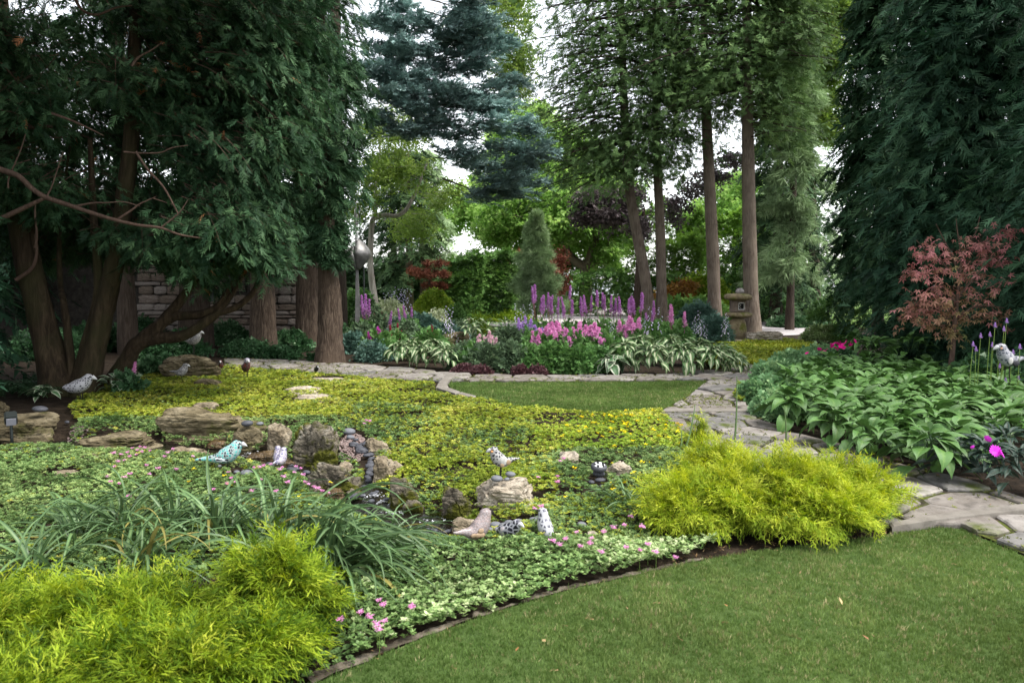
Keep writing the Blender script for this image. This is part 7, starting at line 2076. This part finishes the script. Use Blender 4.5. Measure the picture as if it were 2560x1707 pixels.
# white bird on the pale rock
c, w, dep, h = ROCKTOP[13]
bl = pp(1256, 1206, c[1] - .05)
bird('white mosaic bird with black spots and grey wing tiles standing on the flat pale rock', (bl[0], bl[1], h * .97), math.pi * 1.06, .78, MOS['spot'], None, cheek=ORNG, wing=[(-.005, .185, .034, .042, SILV), (-.045, .17, .026, .024, TAN), (.01, .145, .02, .022, TAN)])
g = on_ground(566, 1182)
bird('turquoise mosaic bird with long white tail standing in the green mat', g, .05, .94, MOS['turq'], None, 'long', wing=[(-.02, .135, .06, .026, MOS['turq_dark'])])
g = on_ground(702, 1172, -.05)
bird('violet grey mosaic bird seen from behind, standing in the stream pool', g, 1.3, .72, MOS['violet'], None, 'upright', pitch=.1)
g = gp(702, 1172)
bird('smaller violet mosaic bird facing away, pressed against the other in the pool', (g[0] - .035, g[1] + .04, -.05), 1.8, .72, MOS['violet'], None, 'upright', pitch=.25)
g = on_ground(1180, 1372)
bird('rose grey shingled mosaic bird with tan wing tiles, half sunk in the pale mat', (g[0] + .02, g[1], -.05), .62, .92, MOS['rose'], None, 'upright', stand=False, eye=False, wing=[(-.01, .16, .03, .016, TAN), (.01, .185, .022, .018, TAN), (-.045, .165, .022, .014, TAN), (.02, .155, .022, .016, TAN)], beakm=WIRE)
g = on_ground(1272, 1352)
bird('black and white cracked pattern mosaic bird between the rose one and the dotted one', (g[0], g[1], -.07), -.7, .74, MOS['wide'], None, 'plump', stand=False)
g = on_ground(1362, 1352)
bird('white mosaic bird back with grey round dots, rightmost of the three half sunk birds', (g[0], g[1], -.06), 2.0, .8, MOS['dots'], None, 'plump', stand=False, pitch=.5)
g = on_ground(200, 1012)
bird('white mosaic bird with big black dots at the foot of the leaning cedar trunk', g, .1, 1.35, MOS['spot_big'], None, 'plump')
c, w, dep, h = ROCKTOP[28]
bl = pp(482, 884, c[1] + .1)
bird('pale spotted mosaic bird on top of the mossy boulder under the cedar', (bl[0], bl[1], h * .98), .15, 1.25, MOS['spot'], None, 'upright')
g = on_ground(452, 958)
bird('small grey white mosaic bird in front of the mossy boulder', g, .1, 1.0, MOS['spot'], None, 'upright')
g = on_ground(614, 950)
bird('dark red and black mosaic bird with pale head in the golden mat', g, -.9, 1.15, MOS['red'], MOS['violet'], 'upright')
g = on_ground(553, 935)
bird('little reddish mosaic bird beside the mossy boulder edge', g, -1.3, .8, MOS['red'], None, 'upright')
g = on_ground(791, 940)
bird('small all dark mosaic bird in the golden mat near the path', g, -1.0, .62, plain('dark_glaze', (.02, .02, .022), .35), None, 'plump')
g = pp(2522, 945, 9.2)
bird('large white mosaic bird with grey checks among the lavender stalks at the right edge', (g[0], g[1], g[2] - .03), math.pi * 1.03, 1.4, MOS['right'], None, 'upright', cheek=PEACH, wing=[(-.02, .15, .03, .026, plain('dark_wing_tile', (.03, .03, .035), .4)), (.03, .17, .022, .03, SILV)])

# ================================================================== PEBBLES
PB = []
for s in range(4):
    V, Fc = ICO[3]
    rng = np.random.default_rng(s + 40)
    q_ = V * (1 + .06 * fbm3(V, 1.3, s + 3, 2))[:, None] * [1, rng.uniform(.68, .85), rng.uniform(.42, .6)]
    PB.append([make_mesh('pebble', q_, [Fc], m_) for m_ in PEBBLE])
kk = 0
def pebble(u, v, wpx, lab, grp=None, tone=1, z=None, d=None, tilt=0.0):
    global kk
    g = gp(u, v) if d is None else pp(u, v, d)
    r = wpx * g[1] / F / 2
    if z is not None: g[2] = z
    elif d is None: g[2] = max(gz(g), -.09) + r * .4 + .012
    o = link('pebble', PB[kk % 4][tone], None, tuple(g))
    o.scale = (r, r, r); o.rotation_euler = (tilt, .1 * math.sin(kk), kk * .7 if wpx < 22 else .1 * math.sin(kk * 2))
    props(o, lab, 'stone', grp); kk += 1
    return o
for (u, v, w, lab, tn) in [(872, 1088, 34, 'largest smooth grey pebble above the pinkish gravel', 1), (876, 1100, 22, 'smaller smooth grey pebble leaning on the largest one', 1), (618, 1192, 36, 'smooth grey oval stone below the turquoise bird', 1), (592, 1186, 20, 'grey stone tucked behind the oval one below the turquoise bird', 1),
                           (618, 1066, 27, 'dark pebble lying on the rock at the end of the banded ledge', 0), (588, 1094, 20, 'pale round pebble at the upper pool edge', 2), (650, 1056, 18, 'small grey pebble behind the dark one on the rock', 1), (100, 1030, 32, 'dark blue stone lying on top of the big mossy boulder', 0), (168, 1060, 14, 'dark blue pebble at the right foot of the big mossy boulder', 0),
                           (1454, 1320, 26, 'grey oval pebble alone in the green mat right of the three birds', 1), (585, 946, 14, 'dark pebble left of the red bird', 0), (548, 958, 16, 'grey pebble by the low flat rock under the cedar', 0), (548, 1172, 18, 'wet grey pebble under the turquoise bird tail', 1)]:
    o = pebble(u, v, w, lab, None, tn)
    if (u, v) == (100, 1030): o.location.z = ROCKTOP[1][3] + .0; o.location.y = ROCKTOP[1][0][1]; o.location.x = pp(u, v, o.location.y)[0]
    if (u, v) == (618, 1066): o.location.z = ROCKTOP[6][3]; o.location.y = ROCKTOP[6][0][1]; o.location.x = pp(u, v, o.location.y)[0]
    if (u, v) == (650, 1056): o.location.z = ROCKTOP[6][3] - .02; o.location.y = ROCKTOP[6][0][1] + .1; o.location.x = pp(u, v, o.location.y)[0]
# stones at the feet of the white bird
c, w, dep, h = ROCKTOP[13]
for (du, dv, wp, lab, tn) in [(1242, 1212, 31, 'largest smooth grey stone at the feet of the spotted bird on the flat rock', 1), (1276, 1196, 28, 'smooth grey stone behind the feet of the spotted bird', 1), (1267, 1213, 17, 'smallest grey stone between the larger ones at the feet of the spotted bird', 1)]:
    p_ = pp(du, dv, c[1] - .03 - (dv - 1196) * .006)
    o = pebble(du, dv, wp, lab, None, tn, z=h + .03 - (dv - 1196) * .0006, d=p_[1])
# black pebble trail
rng = np.random.default_rng(700)
for k in range(34):
    t = rng.random()
    u = np.interp(t, [0, .45, .7, 1], [892, 918, 928, 924]) + rng.normal(0, 9 * (1 - .6 * t)); v = np.interp(t, [0, .45, .7, 1], [1114, 1136, 1160, 1196]) + rng.normal(0, 5)
    pebble(u, v, rng.uniform(16, 28), 'flat black river pebble in the trail between the craggy boulders', 'black pebbles of the trail', 0, tilt=rng.normal(0, .35))
for k, (u, v, w) in enumerate([(1186, 1308, 20), (1222, 1312, 30), (1240, 1306, 34), (1262, 1316, 32), (1296, 1308, 28), (1304, 1314, 26), (1244, 1322, 26), (1208, 1316, 22), (1336, 1308, 30), (1316, 1320, 24), (1346, 1304, 26), (1172, 1326, 14), (1272, 1306, 26)]):
    pebble(u, v, w, 'smooth grey pebble in the row behind the three half sunk birds', 'grey pebbles behind the half sunk birds', 1)
rng = np.random.default_rng(702)
for k in range(30):
    u, v = rng.uniform(-20, 175), rng.uniform(1098, 1114)
    pebble(u, v, rng.uniform(10, 20), 'dark pebble in the strip under the big mossy boulder and garden spotlight', 'dark pebbles under the spotlight', 0)
for k in range(12):
    u, v = rng.uniform(870, 965), rng.uniform(1214, 1246)
    pebble(u, v, rng.uniform(12, 26), 'wet black stone in the small cascade', 'wet black stones of the cascade', 0, z=-.045 + rng.uniform(0, .03))
for k in range(9):
    u, v = rng.uniform(630, 770), rng.uniform(1144, 1168)
    pebble(u, v, rng.uniform(14, 30), 'wet dark stone lying in the upper pool by the violet birds', 'wet stones of the upper pool', 0, z=-.05)
for k in range(8):
    u, v = rng.uniform(1060, 1150), rng.uniform(1300, 1316)
    pebble(u, v, rng.uniform(12, 20), 'wet dark stone at the outflow of the lower pool', 'wet stones of the lower pool', 0, z=-.045)

# dark stones stacked under a white topped disc
g = gp(1497, 1208)
stk = thing('painted_stone', (g[0], g[1], .13), 'round dark stone with white painted top, resting on black stones in the green mat', 'painted stone')
r_ = 21 * g[1] / F
V, fs = tube([(0, 0, -.022), (0, 0, -.012), (0, 0, .0), (0, 0, .014), (0, 0, .022)], [r_ * .75, r_ * .97, r_, r_ * .95, r_ * .8], 24, 12, cap=True)
link('body', make_mesh('body', V, fs, PEBBLE[0]), stk)
V, fs = tube([(0, 0, .0), (0, 0, .004)], [r_ * .72, r_ * .68], 20, 2, cap=True)
tp_ = link('white_top', make_mesh('white_top', V, fs, plain('white_paint', (.75, .75, .76), .5)), stk, (0, 0, .0205))
for k in range(5):
    V, fs = tube([(0, 0, .0), (0, 0, .003)], [.012, .01], 6, 2, cap=True)
    link('black_mark', make_mesh('black_mark', V * [1, 2.2, 1], fs, EYEM), tp_, (.035 * math.cos(k * 1.3 + .5), .03 * math.sin(k * 1.3 + .5), .0035))
stk.rotation_euler = (.22, .05, 0)
for (u, v, w, z, lab) in [(1497, 1206, 34, .075, 'flat black stone right under the painted stone'), (1500, 1212, 28, .04, 'lower black stone of the pile under the painted stone'), (1478, 1216, 20, .035, 'small dark stone left of the painted stone pile'), (1486, 1222, 22, .02, 'grey stone in front of the painted stone pile'), (1506, 1222, 20, .02, 'grey stone right of the front of the painted stone pile')]:
    pebble(u, v, w, lab, None, 0, z=z)

# ================================================================== GARDEN SPOTLIGHTS
def spotlight(label, c, s, rotz):
    r = thing('spotlight', tuple(c), label, 'garden light', None, rotz)
    V, fs = tube([(0, 0, -.05), (0, 0, .1 * s), (0, 0, .2 * s)], [.014 * s, .014 * s, .014 * s], 8, 4, cap=True)
    link('stake', make_mesh('stake', V, fs, DARKMET), r)
    h_ = lbox('housing', -.055 * s, .055 * s, -.05 * s, .07 * s, -.05 * s, .05 * s, DARKMET, r); h_.location = (0, 0, .23 * s); h_.rotation_euler = (.5, 0, 0)
    h2 = lbox('glass', -.042 * s, .042 * s, -.056 * s, -.051 * s, -.04 * s, .04 * s, plain('lens_glass', (.3, .3, .34), .2), r); h2.location = (0, 0, .23 * s); h2.rotation_euler = (.5, 0, 0)
spotlight('black box shaped garden spotlight on a stake in front of the big mossy boulder', gp(30, 1104), 1.0, .6)

# a few fallen leaves on the lawn and at the edges
rng = np.random.default_rng(720)
FLM = [make_mesh('fallen_leaf', diamond((0, 0), (1, 0), .4, 0, .12, .1) + [0, 0, .05], [quads(1)], plain('dry_leaf_%d' % k, c_, .7)) for k, c_ in enumerate([(.3, .13, .05), (.38, .27, .13), (.22, .1, .05)])]
for k, (u, v, lab) in enumerate([(1290, 1628, 'reddish fallen leaf on the lawn, left of its middle'), (1365, 1604, 'pale fallen leaf on the lawn, a little right of the reddish one'), (2172, 1600, 'brown fallen leaf on the lawn towards its right side'), (1782, 1375, 'brown fallen leaf on the soil under the golden cypress'), (1910, 1392, 'small dry leaf at the lawn edge below the golden cypress'), (2350, 1192, 'tan fallen leaf on the flagstones below the hostas'), (1810, 1510, 'dry straw coloured leaf lying on the lawn below its upper edge'), (2105, 1512, 'dry straw coloured leaf on the lawn right of its middle')]):
    g = gp(u, v, .03)
    o = link('fallen_leaf', FLM[k % 3], None, tuple(g)); s = rng.uniform(.035, .055); o.scale = (s, s, s); o.rotation_euler = (rng.normal(0, .3), rng.normal(0, .3), rng.uniform(0, 6))
    props(o, lab, 'leaf')
